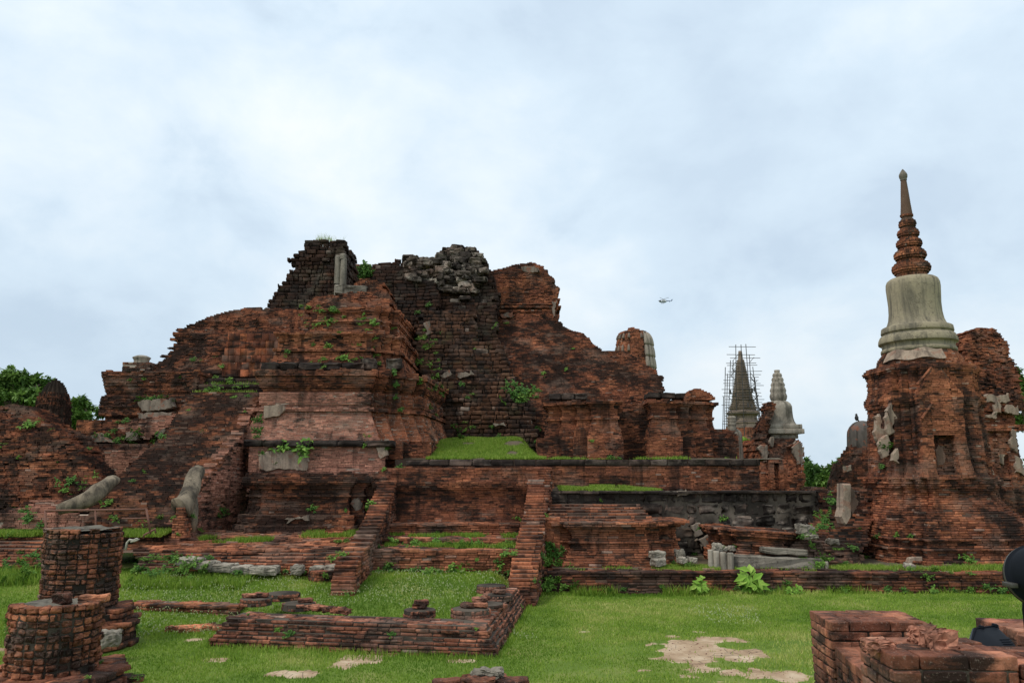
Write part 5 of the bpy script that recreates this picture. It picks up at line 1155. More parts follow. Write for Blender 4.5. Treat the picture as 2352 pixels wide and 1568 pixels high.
mb = MB(); courses(mb, prof(b_, [(zp(1007), -.14), (zp(996), -.10), (zp(994), .02), (zp(988), .08), (zp(984), .02), (zp(980), -.02), (zp(976), -.10)]), zp(1008), zp(976), ch=.16, L=(.5, .9), dep=.4, jit=.008, gap=.004, rnd=0, rr=.02, miss=0); part(mb, 'plaster_plinth', ['palestone', 'pmortar'], ps)
mb = MB(); pl, z0, z1 = heap([(922, 1766, 1780, 26.2), (935, 1761, 1782, 26.2), (955, 1762, 1776, 26.2), (970, 1756, 1772, 26.2), (985, 1748, 1765, 26.2), (1008, 1742, 1762, 26.2)], 27, wob=.05, seed=7); courses(mb, pl, z0, z1, ch=.05, er=.06, jit=.02, miss=.06, L=(.12, .2)); part(mb, 'broken_core', ['old', 'mortar'], ps)
mb = MB(); pl, z0, z1 = heap([(1006, 1748, 1832, 26.3), (1012, 1746, 1834, 26.3), (1018, 1740, 1843, 26.2), (1040, 1738, 1845, 26.1), (1075, 1742, 1846, 26.0), (1100, 1742, 1848, 25.9), (1200, 1740, 1850, 25.8)], 28.5, m=6, amp=.10, wob=.04, seed=121); courses(mb, pl, z0, z1, ch=.05, er=.05, jit=.012, jc=.01, miss=.02); part(mb, 'body', ['red', 'mortar'], ps)
mb = MB(); b_ = rect(xt(1770, 1080, 25.9), xt(1786, 1080, 25.9), 25.86, 26.2); 
for u0, u1, vt, vb, d in ((1764, 1770, 1062, 1125, .1), (1786, 1794, 1062, 1125, .1), (1764, 1794, 1056, 1063, .12)):
    b2 = rect(xt(u0, vt, 25.9), xt(u1, vt, 25.9), 25.85 - d, 26.3); courses(mb, lambda z: b2, zt(vb, 25.9), zt(vt, 25.9), ch=.05, jit=.008)
part(mb, 'niche_frame', ['red', 'mortar'], ps)
patches(ps, 'palestone', [([(1742, 1024), (1764, 1022), (1764, 1040), (1760, 1060), (1750, 1055)], 25.9), ([(1768, 1005), (1776, 1005), (1775, 1022), (1768, 1018)], 26.0), ([(1820, 1022), (1838, 1010), (1843, 1030), (1846, 1065), (1832, 1066), (1826, 1050)], 25.95), ([(1806, 1020), (1826, 1012), (1824, 1022)], 26.0)], .10)
# small ringed stupa peeping over the wall
ss = empty('ringed_stupa', at(1685, 1040, 26.8), 'small grey ringed stupa top just behind the right end of the pilastered wall', 'stupa')
c = at(1684, 1000, 26.8); z8 = lambda v: zt(v, 26.8); k8 = 26.8 / FPX
mb = MB(); lathe(mb, c.x - .03, c.y, [(z8(v), r * k8) for v, r in ((990, 8), (985, 10), (981, 9), (977, 9), (974, 11), (971, 9), (969, 9.5), (966, 10.5), (963, 9), (962, 9.5), (959, 10.5), (956, 8), (954.5, 5))], 20, 0, True, .08); part(mb, 'spire', ['palestone'], ss)
mb = MB(); lathe(mb, c.x + .10, c.y + .1, [(z8(v), r * k8) for v, r in ((1200, 18), (1050, 16), (1022, 15), (1000, 14.5), (992, 13), (987, 9), (985, 5))], 24, 0, True, .15); part(mb, 'bell', ['palestone'], ss)

# ribbed prang behind the slope
fp = empty('ribbed_prang', at(1455, 850, 46), 'truncated red brick prang with pale fluted plaster, rising behind the slope', 'prang')
D = 46.0; z9 = lambda v, D=D: zt(v, D); k9 = D / FPX; c = at(1456, 800, D)
rz9 = sorted((z9(v), r * k9) for v, r in ((753, 10), (756, 14), (763, 15), (764, 30), (768, 36), (785, 40), (810, 43), (850, 46), (920, 50)))
mb = MB(); courses(mb, lambda z: np.array(ngon(c.x, c.y, float(np.interp(z, [q[0] for q in rz9], [q[1] for q in rz9])), 28, .1)), 0.0, rz9[-1][0], ch=.085, L=(.2, .34), dep=.2, jit=.012, er=.04, miss=.015, rag=.1); part(mb, 'tower', ['red', 'mortar'], fp)
def flute(th, vt, vb, w, mat='palestone'):
    mb = MB(); r = lambda v: float(np.interp(z9(v), [q[0] for q in rz9], [q[1] for q in rz9])) + .02
    pts = [(c.x + r(v) * math.cos(th), c.y + r(v) * math.sin(th), z9(v)) for v in np.linspace(vb, vt, 7)]; W = w * k9
    tube(mb, pts, [W, W * 1.02, W, W * .95, W * .85, W * .6, W * .15], 10, 0, True); part(mb, 'flute', [mat], fp)
for row, (vt, vb) in enumerate(((766, 796), (790, 822), (816, 848), (842, 875))):
    for k, th in enumerate((-1.02, -.78, -.52, -.24, .05)): flute(th, vt + (k > 2) * 2, vb, 4.8, 'plaster')
for row, (vt, vb) in enumerate(((770, 782), (796, 812))):
    for th in (-2.95, -2.65, -2.35, -2.0) + (() if row else (-1.25,)): flute(th, vt, vb, 3.2, 'brownstone')

# ================================================================== FAR THINGS
sc_ = empty('scaffolded_stupa', at(1706, 1050, 150), 'distant grey ringed stupa wrapped in thin scaffolding', 'stupa')
D = 150.0; zs_ = lambda v, D=D: zt(v, D); ks = D / FPX; c = at(1707, 950, D)
rows = [(1003, 42)]
mb = MB(); lathe(mb, c.x, c.y, [(0, 60 * ks), (zs_(1030), 52 * ks), (zs_(1020), 44 * ks), (zs_(983), 42 * ks)], 8, 0, False); part(mb, 'plinth', ['mid'], sc_)
mb = MB(); lathe(mb, c.x, c.y, [(zs_(v), r * ks) for v, r in ((984, 40), (975, 36), (972, 37), (966, 32), (960, 30), (955, 30), (952, 36), (948, 38), (942, 30))], 24, 0, False, .04); part(mb, 'drum', ['brownstone'], sc_)
mb = MB(); rw = [(zs_(945), 33 * ks)]; n_ = 30
for k in range(n_):
    v = 940 - k * (940 - 826) / n_; r = float(np.interp(v, [826, 860, 900, 925, 940], [7.5, 13.5, 20, 25, 31])); h = 114 / n_
    rw += [(zs_(v), r * ks * .90), (zs_(v - h * .35), r * ks * 1.06), (zs_(v - h * .7), r * ks * 1.04)]
rw += [(zs_(825), 5.5 * ks), (zs_(815), 5 * ks), (zs_(806), 4 * ks)]
lathe(mb, c.x, c.y, rw, 24, 0, True, .03); part(mb, 'ringed_spire', ['brownstone'], sc_)
mb = MB()
def sp(u, v, dy=0): return at(u, v, D + dy)
for (u, vt, ub, vb, dy) in ((1690, 791, 1692, 1000, -2), (1702, 791, 1710, 1000, -3.2), (1713, 790, 1728, 1000, -2), (1678, 827, 1672, 990, -1), (1729, 842, 1745, 985, 0), (1666, 843, 1664, 985, 0), (1671, 858, 1668, 985, 1), (1684, 827, 1683, 990, 2), (1721, 815, 1731, 990, 2), (1733, 866, 1748, 985, 1), (1738, 900, 1750, 985, 2), (1662, 910, 1660, 985, -1)):
    tube(mb, [sp(u, vt, dy), sp(ub, vb, dy)], .075, 5, 0, False)
vs = [796, 814, 822, 834, 839, 853, 860, 866, 873, 880, 885, 894, 902, 910, 917, 924, 930, 936, 943, 949, 955, 961, 967, 973, 979]
for v in vs:
    w = float(np.interp(v, [796, 850, 900, 980], [30, 38, 44, 44])); l, r_ = 1706 - w + rng.uniform(-6, 6), 1707 + w + rng.uniform(-6, 6)
    if v < 800: l, r_ = 1674, 1736
    dy = rng.choice([-3.3, -2.1, 2.2]); tube(mb, [sp(l, v, dy), sp(r_, v + rng.uniform(-.8, .8), dy)], .055, 5, 0, False)
for k in range(26):
    v = rng.uniform(825, 960); u = 1707 + rng.choice([-1, 1]) * np.interp(v, [825, 960], [18, 34]); tube(mb, [sp(u - 6, v, -2), sp(u + 6, v + rng.choice([-14, 14]), -2)], .05, 5, 0, False)
for u, v in ((1677, 900), (1689, 906), (1727, 896), (1732, 893), (1717, 930), (1726, 932)): tube(mb, [sp(u, v - 5, -3), sp(u + 1.5, v + 5, -3)], .16, 6, 0, False)
part(mb, 'scaffold', ['scaf'], sc_)

# flag
fl = empty('flagpole', at(1889, 1100, 130), 'distant striped red white and blue flag on a thin pole above the trees', 'flag')
D = 130.; mb = MB(); tube(mb, [at(1889, 1110, D), at(1888, 1066, D)], .05, 6); part(mb, 'pole', ['scaf'], fl)
mb = MB(); nx = 14; V = []; a = at(1888.5, 1070, D); kf = D / FPX
for j, f in enumerate((0, 1 / 6, 2 / 6, 4 / 6, 5 / 6, 1)):
    for i in range(nx): t = i / (nx - 1); V.append((a.x + t * 8.0 * kf, D + .18 * math.sin(t * 7 + f), a.z - (f * 6.6 + t * 5.5 + .5 * math.sin(t * 6)) * kf))
for j, mi in enumerate((0, 1, 2, 1, 0)):
    q = np.arange(nx - 1) + j * nx; mb.add(np.zeros((0, 3)), [], 0, np.zeros((0, 3)))
    mb.Fs.append((np.stack([q, q + 1, q + nx + 1, q + nx], 1), mi, True))
mb.V.append(np.array(V)); mb.A.append(np.tile([.5, .5, 0.], (len(V), 1))); mb.n = len(V)
part(mb, 'flag', ['flagred', 'flagwhite', 'flagblue'], fl)

# helicopter
H = at(1524, 692, 600); hel = empty('helicopter', H, 'small white and navy helicopter flying in the cloudy sky', 'helicopter')
def ell(mb, cx, cy, cz, rx, ry, rz, n=16, m=10, mi=0, sq=1.0):
    V = []
    for i in range(m + 1):
        t = math.pi * i / m - math.pi / 2
        for j in range(n): p = 2 * math.pi * j / n; V.append((cx + rx * math.sin(t), cy + ry * math.cos(t) ** sq * math.cos(p), cz + rz * math.cos(t) ** sq * math.sin(p)))
    q = np.arange(n); q1 = (q + 1) % n; mb.add(V, np.concatenate([np.stack([r * n + q, r * n + q1, (r + 1) * n + q1, (r + 1) * n + q], 1) for r in range(m)]), mi, (.5, .5, 0), True)
hx, hy, hz = H; yaw = R(-8)
mb = MB(); ell(mb, hx - .5, hy, hz, 3.0, .95, 1.05, sq=.7); part(mb, 'fuselage', ['white'], hel)
mb = MB(); ell(mb, hx + .5, hy, hz + 1.0, 1.5, .6, .45, sq=.7); part(mb, 'engine_cowl', ['white'], hel)
mb = MB(); ell(mb, hx - 2.35, hy, hz + .1, 1.2, .86, .82, sq=.8); part(mb, 'cockpit_glass', ['glass'], hel)
for xx in (-.9, .3):
    mb = MB(); boxes(mb, [(hx + xx, hy - .93, hz + .45)], np.array([0.]), [(.42, .04, .26)], np.array([[.5, .5, 0]]), 0, 0, 0, .03); part(mb, 'window', ['glass'], hel)
mb = MB(); ell(mb, hx - .4, hy, hz - .55, 2.6, .8, .55, sq=.7); part(mb, 'belly', ['navy'], hel)
mb = MB(); tube(mb, [(hx + 2.0, hy, hz + .45), (hx + 4.5, hy, hz + .35), (hx + 6.2, hy, hz + .45)], [.42, .25, .18], 10); part(mb, 'tail_boom', ['navy'], hel)
mb = MB(); boxes(mb, [(hx + 6.5, hy, hz + .95)], np.array([0.]), [(.35, .06, .85)], np.array([[.5, .5, 0]]), 0, 0, 0, .03, tilt=np.array([-.55])); part(mb, 'tail_fin', ['navy'], hel)
mb = MB(); boxes(mb, [(hx + 4.6, hy - .9, hz - .2)], np.array([0.]), [(.22, .05, .65)], np.array([[.5, .5, 0]]), 0, 0, 0, .03, tilt=np.array([.15])); boxes(mb, [(hx + 4.5, hy, hz + .3)], np.array([0.]), [(.25, 1.0, .04)], np.array([[.5, .5, 0]]), 0, 0, 0, .02); part(mb, 'stabiliser', ['navy'], hel)
mb = MB(); tube(mb, [(hx - .1, hy, hz + 1.2), (hx - .1, hy, hz + 1.75)], .16, 8); part(mb, 'rotor_mast', ['scaf'], hel)
for a_ in (20, 110, 200, 290):
    ca, sa = math.cos(R(a_ + 25)), math.sin(R(a_ + 25)); mb = MB(); tube(mb, [(hx - .1, hy, hz + 1.65), (hx - .1 + 5.1 * ca, hy + 5.1 * sa, hz + 1.75 + .9 * sa * -.9)], [.13, .11], 6); part(mb, 'rotor_blade', ['scaf'], hel)
for yy in (-1.0, 1.0):
    mb = MB(); tube(mb, [(hx - 1.9, hy + yy, hz - 1.45), (hx - 1.6, hy + yy, hz - 1.62), (hx + .6, hy + yy, hz - 1.62)], .06, 6)
    for xx in (-1.3, .3): tube(mb, [(hx + xx, hy + yy, hz - 1.6), (hx + xx, hy + yy * .6, hz - .8)], .05, 6)
    part(mb, 'skid', ['scaf'], hel)

# ================================================================== FOREGROUND RIGHT: BRICK BLOCKS, LAMPS
FG = dict(ch=.056, L=(.13, .26), dep=.12, jit=.0025, jc=.0015, miss=0, gap=.010, inset=.010, rnd=3, rr=.0045, nz=.0026, nf=30, jv=.0008, pale=0.0, tone=1.2)
fb = empty('brick_block', (2.25, 4.9, 0), 'stepped foreground block of red bricks with chipped edges at the lower right', 'brick block')
def blk(P, za_, zb_, name, ang=0.0, L=.24, W=.115):
    P = np.array(P); mb = MB(); courses(mb, lambda z: P, za_, zb_ - .056, **FG)
    toprows(mb, P, zb_, .056, L, W, ang > 1)
    part(mb, name, ['near', 'gmortar'], fb)
X1 = [(1.985, 5.12), (2.59, 5.12), (2.64, 5.56), (2.02, 5.56)]; T1 = zt(1428, 5.12)
X2 = [(1.615, 3.52), (2.15, 3.50), (2.17, 3.92), (1.655, 3.92)]; T2 = zt(1506, 3.52)
blk(X1, .35, T1, 'pier'); blk(X2, .7, T2, 'pier')
blk([(1.80, 3.93), (2.30, 3.93), (2.45, 5.10), (2.0, 5.10)], .35, zt(1514, 4.75), 'ledge', 1.57)
blk([(2.155, 3.42), (2.75, 3.40), (2.75, 3.86), (2.175, 3.90)], .7, zt(1534, 3.46), 'ledge')
blk([(2.78, 4.5), (3.4, 4.45), (3.4, 4.9), (2.76, 4.9)], .4, zt(1447, 4.52), 'pier'); blk([(2.74, 4.3), (3.3, 4.25), (3.3, 4.44), (2.74, 4.49)], .4, zt(1466, 4.36), 'ledge')
for (u, v, D, s, yaw, mat, lab, tl) in ((2017, 1492, 3.68, (.115, .07, .042), .02, 'frag', 'flat brick piece lying alone on the front brick block', 0), (2118, 1490, 3.80, (.075, .06, .06), .5, 'frag', 'lower broken brick chunk left of the peaked one', .3), (2122, 1466, 3.82, (.105, .08, .055), -.2, 'frag', 'broken brick chunk balanced on top of the small pile', .18), (2160, 1502, 3.70, (.135, .085, .10), .1, 'frag', 'largest peaked brick chunk in the small pile on the front block', .1)):
    p_ = at(u, v, D); rock('brick_fragment', (p_.x, p_.y, p_.z - .004), s, yaw, mat, .007, 13, .006, tilt=tl, flat=True, label=lab, cat='brick fragment', group='brick fragments on the front block', tone=.75, bright=.85)
def spotlight():
    root = empty('floodlight', at(2262, 1498, 4.25), 'black square floodlight tilted on the bricks at the lower right', 'floodlight')
    # seen from behind: a plate facing away, with a ribbed shell bulging towards the viewer
    TL, TR, BL, BR_ = at(2240, 1443, 4.30), at(2291, 1436, 4.34), at(2227, 1484, 4.20), at(2308, 1492, 4.24); n_ = 12
    mb = MB(); V = []
    for i in range(n_ + 1):
        t = i / n_
        for j in range(n_ + 1):
            w = j / n_; p_ = TL.lerp(TR, w).lerp(BL.lerp(BR_, w), t); bl = math.sin(min(1, t * 1.25) * math.pi * .62) * (1 - (2 * abs(w - .5)) ** 6)
            V.append((p_ + Vector((.012 * bl, -.15 * bl, -.018 * bl * t)))[:])
    idx = np.arange((n_ + 1) ** 2).reshape(n_ + 1, n_ + 1); mb.add(V, np.stack([idx[:-1, :-1], idx[1:, :-1], idx[1:, 1:], idx[:-1, 1:]], -1).reshape(-1, 4), 0, (.5, .5, 0), True); part(mb, 'housing', ['black'], root)
    mb = MB(); F_ = [TL, TR, BR_, BL, TL]; tube(mb, F_, .008, 6, 0, False); part(mb, 'front_frame', ['black'], root)
    mb = MB(); o_ = Vector((-.008, .012, 0)); mb.add([(TL + o_)[:], (TR + o_)[:], (BR_ + o_)[:], (BL + o_)[:], (TL)[:], (TR)[:], (BR_)[:], (BL)[:]], CF[[0, 1, 2, 3, 4, 5]]); part(mb, 'front_glass', ['glass'], root)
    for k in range(9):
        t = .34 + k * .06; mb2 = []
        for w in np.linspace(.42, .96, 8):
            p_ = TL.lerp(TR, w).lerp(BL.lerp(BR_, w), t); bl = math.sin(min(1, t * 1.25) * math.pi * .62) * (1 - (2 * abs(w - .5)) ** 6); mb2.append(p_ + Vector((.012 * bl, -.152 * bl - .001, -.018 * bl * t)))
        mb = MB(); tube(mb, mb2, .0028, 5); part(mb, 'cooling_rib', ['black'], root)
    for w in (.25, .85):
        mb = MB(); p_ = TL.lerp(TR, w); boxes(mb, [(p_.x, p_.y - .005, p_.z + .004)], np.array([.2]), [(.006, .015, .010)], np.array([[.5, .5, 0]]), 0, 0, 0, .003); part(mb, 'clip', ['black'], root)
    mb = MB(); p_ = at(2275, 1496, 4.3); boxes(mb, [(p_.x, p_.y, p_.z - .03)], np.array([0.]), [(.05, .03, .06)], np.array([[.5, .5, 0]]), 0, 0, 0, .006); part(mb, 'bracket', ['black'], root)
spotlight()
def drum_lamp():
    D = 3.0; cc = at(2386, 1322, D); r = 68 / FPX * D
    root = empty('floodlight', (cc.x, cc.y, .2), 'large black round floodlight cut off by the right picture edge', 'floodlight')
    X = Matrix.Rotation(R(72), 3, 'X') @ Matrix.Rotation(R(0), 3, 'Y'); X = Matrix.Rotation(R(-14), 3, 'Z') @ X
    def put(rows, name, mat):
        mb = MB(); lathe(mb, 0, 0, rows, 48, 0, True); V = mb.V[0]; V = np.array([(cc + X @ Vector(v))[:] for v in V]); mb.V = [V]; part(mb, name, [mat], root)
    put([(-.02, r * .99), (.0, r), (.012, r), (.014, r * .93), (.05, r * .90), (.10, r * .7), (.13, r * .4), (.14, .01)], 'dish', 'black')
    put([(-.012, r * 1.0), (-.010, r * 1.010), (.002, r * 1.010), (.004, r * 1.0)], 'rim', 'rim')
    put([(-.030, .01), (-.028, r * .98), (-.02, r * .985)], 'lens', 'black')
    mb = MB(); p_ = at(2320, 1342, D - .02); boxes(mb, [p_[:]], np.array([0.]), [(.012, .03, .008)], np.array([[.5, .5, 0]]), 0, 0, 0, .002); part(mb, 'latch', ['rim'], root)
    mb = MB(); tube(mb, [(cc.x, cc.y + .06, cc.z - r * .3), (cc.x, cc.y + .08, cc.z - r * 1.2), (cc.x, cc.y + .08, .2)], .022, 8); part(mb, 'post', ['black'], root)
drum_lamp()
# bricks at the bottom centre
bb = empty('brick_stack', (xt(1075, 1560, 4.6), 4.7, 0), 'tops of a rough brick pile cut off by the bottom picture edge', 'brick pile')
mb = MB()
FG2 = {**FG, 'jit': .012, 'jc': .01, 'rag': .05, 'nz': .008, 'rr': .012}
for u0, u1, vt, D in ((962, 1062, 1585, 4.5), (1052, 1182, 1572, 4.55)):
    P = np.array([(xt(u0, vt, D), D), (xt(u1, vt, D), D + .05), (xt(u1, vt, D), D + .35), (xt(u0, vt, D), D + .3)]); courses(mb, lambda z: P, .4, zt(vt, D) - .03, **FG2); topfill(mb, P, zt(vt, D), .055, .2, .11, .2, miss=.1, jit=.008, rnd=3, rr=.012, nz=.008, nf=20)
part(mb, 'masonry', ['near', 'gmortar'], bb)
rock('stone_block', (xt(1118, 1560, 4.6), 4.72, zt(1568, 4.6)), (.17, .08, .04), -.15, 'greystone', .012, 12, .02, label='small pale stone lying on the brick pile at the bottom edge', cat='stone')

# ================================================================== VEGETATION
def blades(mb, x, y, z, h, w, tone, lean=.5):
    n = len(x); a = rng.uniform(0, 2 * math.pi, n); ca, sa = np.cos(a), np.sin(a)
    l = rng.normal(0, lean, n) * h; la = rng.uniform(0, 2 * math.pi, n)
    b0 = np.stack([x - ca * w, y - sa * w, z - .01], 1); b1 = np.stack([x + ca * w, y + sa * w, z - .01], 1)
    t = np.stack([x + np.cos(la) * l, y + np.sin(la) * l, z + h], 1)
    V = np.stack([b0, b1, t], 1).reshape(-1, 3); A = np.repeat(np.stack([tone, rng.random(n), np.zeros(n)], 1), 3, 0)
    mb.add(V, np.arange(3 * n).reshape(n, 3), 0, A)
n = 370000
y = 7.0 + (17.9 - 7.0) * rng.random(n) ** .9; x = (rng.random(n) * 2 - 1) * (.74 * y + .8)
dmk = dirt(x, y); keep = (rng.random(n) > dmk * 1.15) & ~((x > .3) & (y > 17.25)); x, y, dmk = x[keep], y[keep], dmk[keep]; n = len(x)
def near_poly(P, x, y, d):
    P = np.asarray(P); out = np.full(len(x), 9.0)
    for i in range(len(P)):
        a, b = P[i], P[(i + 1) % len(P)]; ab = b - a; t = np.clip(((x - a[0]) * ab[0] + (y - a[1]) * ab[1]) / (ab @ ab), 0, 1)
        out = np.minimum(out, np.hypot(x - a[0] - t * ab[0], y - a[1] - t * ab[1]))
    return out < d
edge = near_poly(VP, x, y, .12) | ((x > .3) & (y > 16.95)) | (np.hypot(x - c1.x, y - 9) < 1.15) & (np.hypot(x - c1.x, y - 9) > .9)
inside_wall = inside(offs(VP, .02), x, y) | (np.hypot(x - c1.x, y - 9.0) < .95) | (np.hypot(x - c2.x, y - 12.2) < .93)
court = (x < .35 + .11 * (y - 17)) & (y > 12.6)
nn = vn3(np.stack([x * .7, y * .7, x * 0 + .5], 1)) * .6 + vn3(np.stack([x * 2.7, y * 2.7, x * 0 + 3.5], 1)) * .4
tone = np.clip(.36 + (nn - .5) * 1.5 + rng.normal(0, .16, n) + .30 * sm((11.0 - y) / 2.8) - .05 * court, 0, 1)
h = (.018 + .022 * rng.random(n)) * (.7 + .6 * nn) * np.where(court, 1.35, 1.0) * np.where(edge, 2.2, 1) * (1 - .45 * sm((10.5 - y) / 2.))
big = vn3(np.stack([x * .35, y * .35, x * 0 + 9.5], 1)) * .6 + vn3(np.stack([x * 1.6, y * 1.6, x * 0 + 5.5], 1)) * .4
tone = np.clip(tone + (big - .5) * .7, 0, 1); h = h * (.75 + .5 * big)
k = ~inside_wall & (rng.random(n) > np.clip((big - .60) * 5, 0, .75) * (y < 12.5))
mb = MB(); blades(mb, x[k], y[k], (gh(x, y) + (vn3(np.stack([x * 1.1, y * 1.1, x * 0 + .5], -1)) - .5) * .05)[k], h[k], (.0045 + .0004 * y[k]), tone[k])
o = mb.build('grass', ['grass'], None, Vector((0, 0, 0))); tag(o, 'short green grass covering the lawn', 'grass', kind='stuff')
# pebbles on the bare earth
px_ = rng.uniform(-6, 6, 2200); py_ = rng.uniform(7.8, 12.5, 2200); k_ = dirt(px_, py_) > .6; px_, py_ = px_[k_], py_[k_]; n = len(px_); sz_ = rng.uniform(.003, .008, n)
mb = MB(); boxes(mb, np.stack([px_, py_, gh(px_, py_) + (vn3(np.stack([px_ * 1.1, py_ * 1.1, px_ * 0 + .5], -1)) - .5) * .05 - .008], 1), rng.random(n) * 3, np.stack([sz_ * 1.3, sz_, sz_ * .6], 1), np.stack([rng.random(n), rng.random(n), rng.random(n) * .6], 1), 0, .0015)
o = mb.build('pebbles', ['frag'], None, Vector((0, 0, 0))); tag(o, 'small pebbles on the bare earth', 'pebbles', kind='stuff')
# pale seed heads of the inner lawn
n = 9000; y = rng.uniform(12.4, 18, n); x = rng.uniform(-7.5, 9, n); cl = vn3(np.stack([x * .8, y * .8, x * 0 + 7.5], 1)) + .25 * ((x < .2) & (y > 12.8)); keep = (cl > .68) & ~inside(offs(VP, .05), x, y) & ~((x > .3) & (y > 17.2)); x, y = x[keep], y[keep]; n = len(x)
cc = np.stack([x, y, gh(x, y) + rng.uniform(.05, .10, n)], 1); mb = MB(); boxes(mb, cc, rng.random(n) * 3, np.tile([[.0045, .0045, .009]], (n, 1)), np.tile([[.5, .5, 0]], (n, 1)), 0, .002)
o = mb.build('seed_heads', ['seed'], None, Vector((0, 0, 0))); tag(o, 'pale seed heads dotted over the lawn', 'seed heads', kind='stuff')
# grass on ledges and banks
mb = MB()
def strip(n, x0, x1, y0, y1, zf_, h0, h1, thr=.0, ts=.35, w=.012):
    x = rng.uniform(x0, x1, n); y = rng.uniform(y0, y1, n); m_ = vn3(np.stack([x * 2.1, y * 2.1, x * 0 + 2.5], 1)) > thr; x, y = x[m_], y[m_]
    z = zf_(x, y) if callable(zf_) else np.full(len(x), zf_); blades(mb, x, y, z, rng.uniform(h0, h1, len(x)), np.full(len(x), w), np.clip(ts + rng.normal(0, .2, len(x)), 0, 1))
strip(52000, xt(985, 1040, 23), xt(1250, 1040, 23), 22.1, 28.2, bank, .03, .12, .30, .36)
strip(7000, xt(1230, 1050, 23), xt(1690, 1050, 23), 22.1, 24.6, bank, .03, .12, .60, .25)
strip(14000, xt(1285, 1120, 21), xt(1520, 1120, 21), 20.9, 22.0, lambda x, y: z3(1128.5) + .10 * (y - 20.9) * sm((xt(1540, 1120, 21) - x) / 1.5), .03, .09, .38, .42)
strip(5000, .9, 14, 17.65, 18.2, terz, .03, .09, .5, .35)
strip(5000, xt(1510, 1300, 17.6), xt(1700, 1300, 17.6), 17.6, 18.4, terz, .04, .09, .2, .4); strip(3500, xt(1920, 1300, 17.6), xt(2060, 1300, 17.6), 17.6, 18.3, terz, .05, .12, .2, .45); strip(4000, xt(2080, 1310, 17.4), xt(2352, 1310, 17.4), 17.4, 18.2, terz, .05, .14, .3, .35)
strip(3000, xt(460, 890, 25.8), xt(600, 890, 25.8), 25.2, 26.4, lambda x, y: np.where(y > 26.15, zt(884, 26.2), zt(905, 25.4)) + 0 * x, .06, .16, .3, .5, .014)
strip(900, xt(715, 545, 31), xt(800, 545, 31), 30.3, 31.5, lambda x, y: zt(552, 30.5) + 0 * x, .05, .35, .55, .6, .006)
strip(1500, xt(1000, 600, 33.6), xt(1050, 600, 33.6), 33.3, 34.5, lambda x, y: zt(596, 33.5) + 0 * x, .1, .3, .4, .55, .012)
strip(6000, xt(880, 1225, 19), xt(1185, 1225, 19), 18.7, 19.5, lambda x, y: zt(1237, 18.4) + 0 * x, .03, .11, .52, .25); strip(5000, xt(880, 1255, 18), xt(1185, 1255, 18), 17.6, 18.4, lambda x, y: zt(1263, 17.2) + 0 * x, .03, .12, .5, .25)
strip(3500, xt(445, 1238, 18.4), xt(620, 1238, 18.4), 18.2, 18.9, lambda x, y: zza + (zzb - zza) * (y - ya) / (yb_ - ya), .04, .12, .45, .3); strip(2500, xt(690, 1222, 19), xt(830, 1222, 19), 18.9, 19.9, lambda x, y: zza + (zzb - zza) * (y - ya) / (yb_ - ya), .04, .12, .5, .3)
strip(6000, xt(270, 1225, 18.5), xt(400, 1225, 18.5), 17.8, 19.2, lambda x, y: zt(1222, 18.3) + .12 * (y - 18.3), .04, .12, .2, .4); strip(6000, xt(-20, 1225, 18.6), xt(105, 1225, 18.6), 18.0, 19.3, lambda x, y: zt(1232, 18.6) + .05 + 0 * x, .05, .15, .3, .35)
o = mb.build('ledge_grass', ['grass'], None, Vector((0, 0, 0))); tag(o, 'grass growing on ledges and banks of the ruins', 'grass', kind='stuff')
mb = MB()       # longer tufts against the foot of the walls
strip(5500, .6, 12.5, 17.0, 17.27, 0.0, .08, .26, .42, .3, .010); strip(2000, 10.5, 12.5, 16.6, 17.2, 0.0, .12, .42, .3, .3, .010); strip(3000, -4.4, -.2, 11.2, 12.1, lambda x, y: 0 * x, .04, .12, .5, .3, .006); strip(5000, -7.5, -5.2, 15.6, 16.6, lambda x, y: gh(x, y), .06, .18, .3, .3); strip(3500, -11.5, -9.3, 15.8, 16.9, lambda x, y: gh(x, y), .08, .25, .3, .3)
o = mb.build('tall_grass', ['grass'], None, Vector((0, 0, 0))); tag(o, 'longer grass along the foot of the walls', 'grass', kind='stuff')

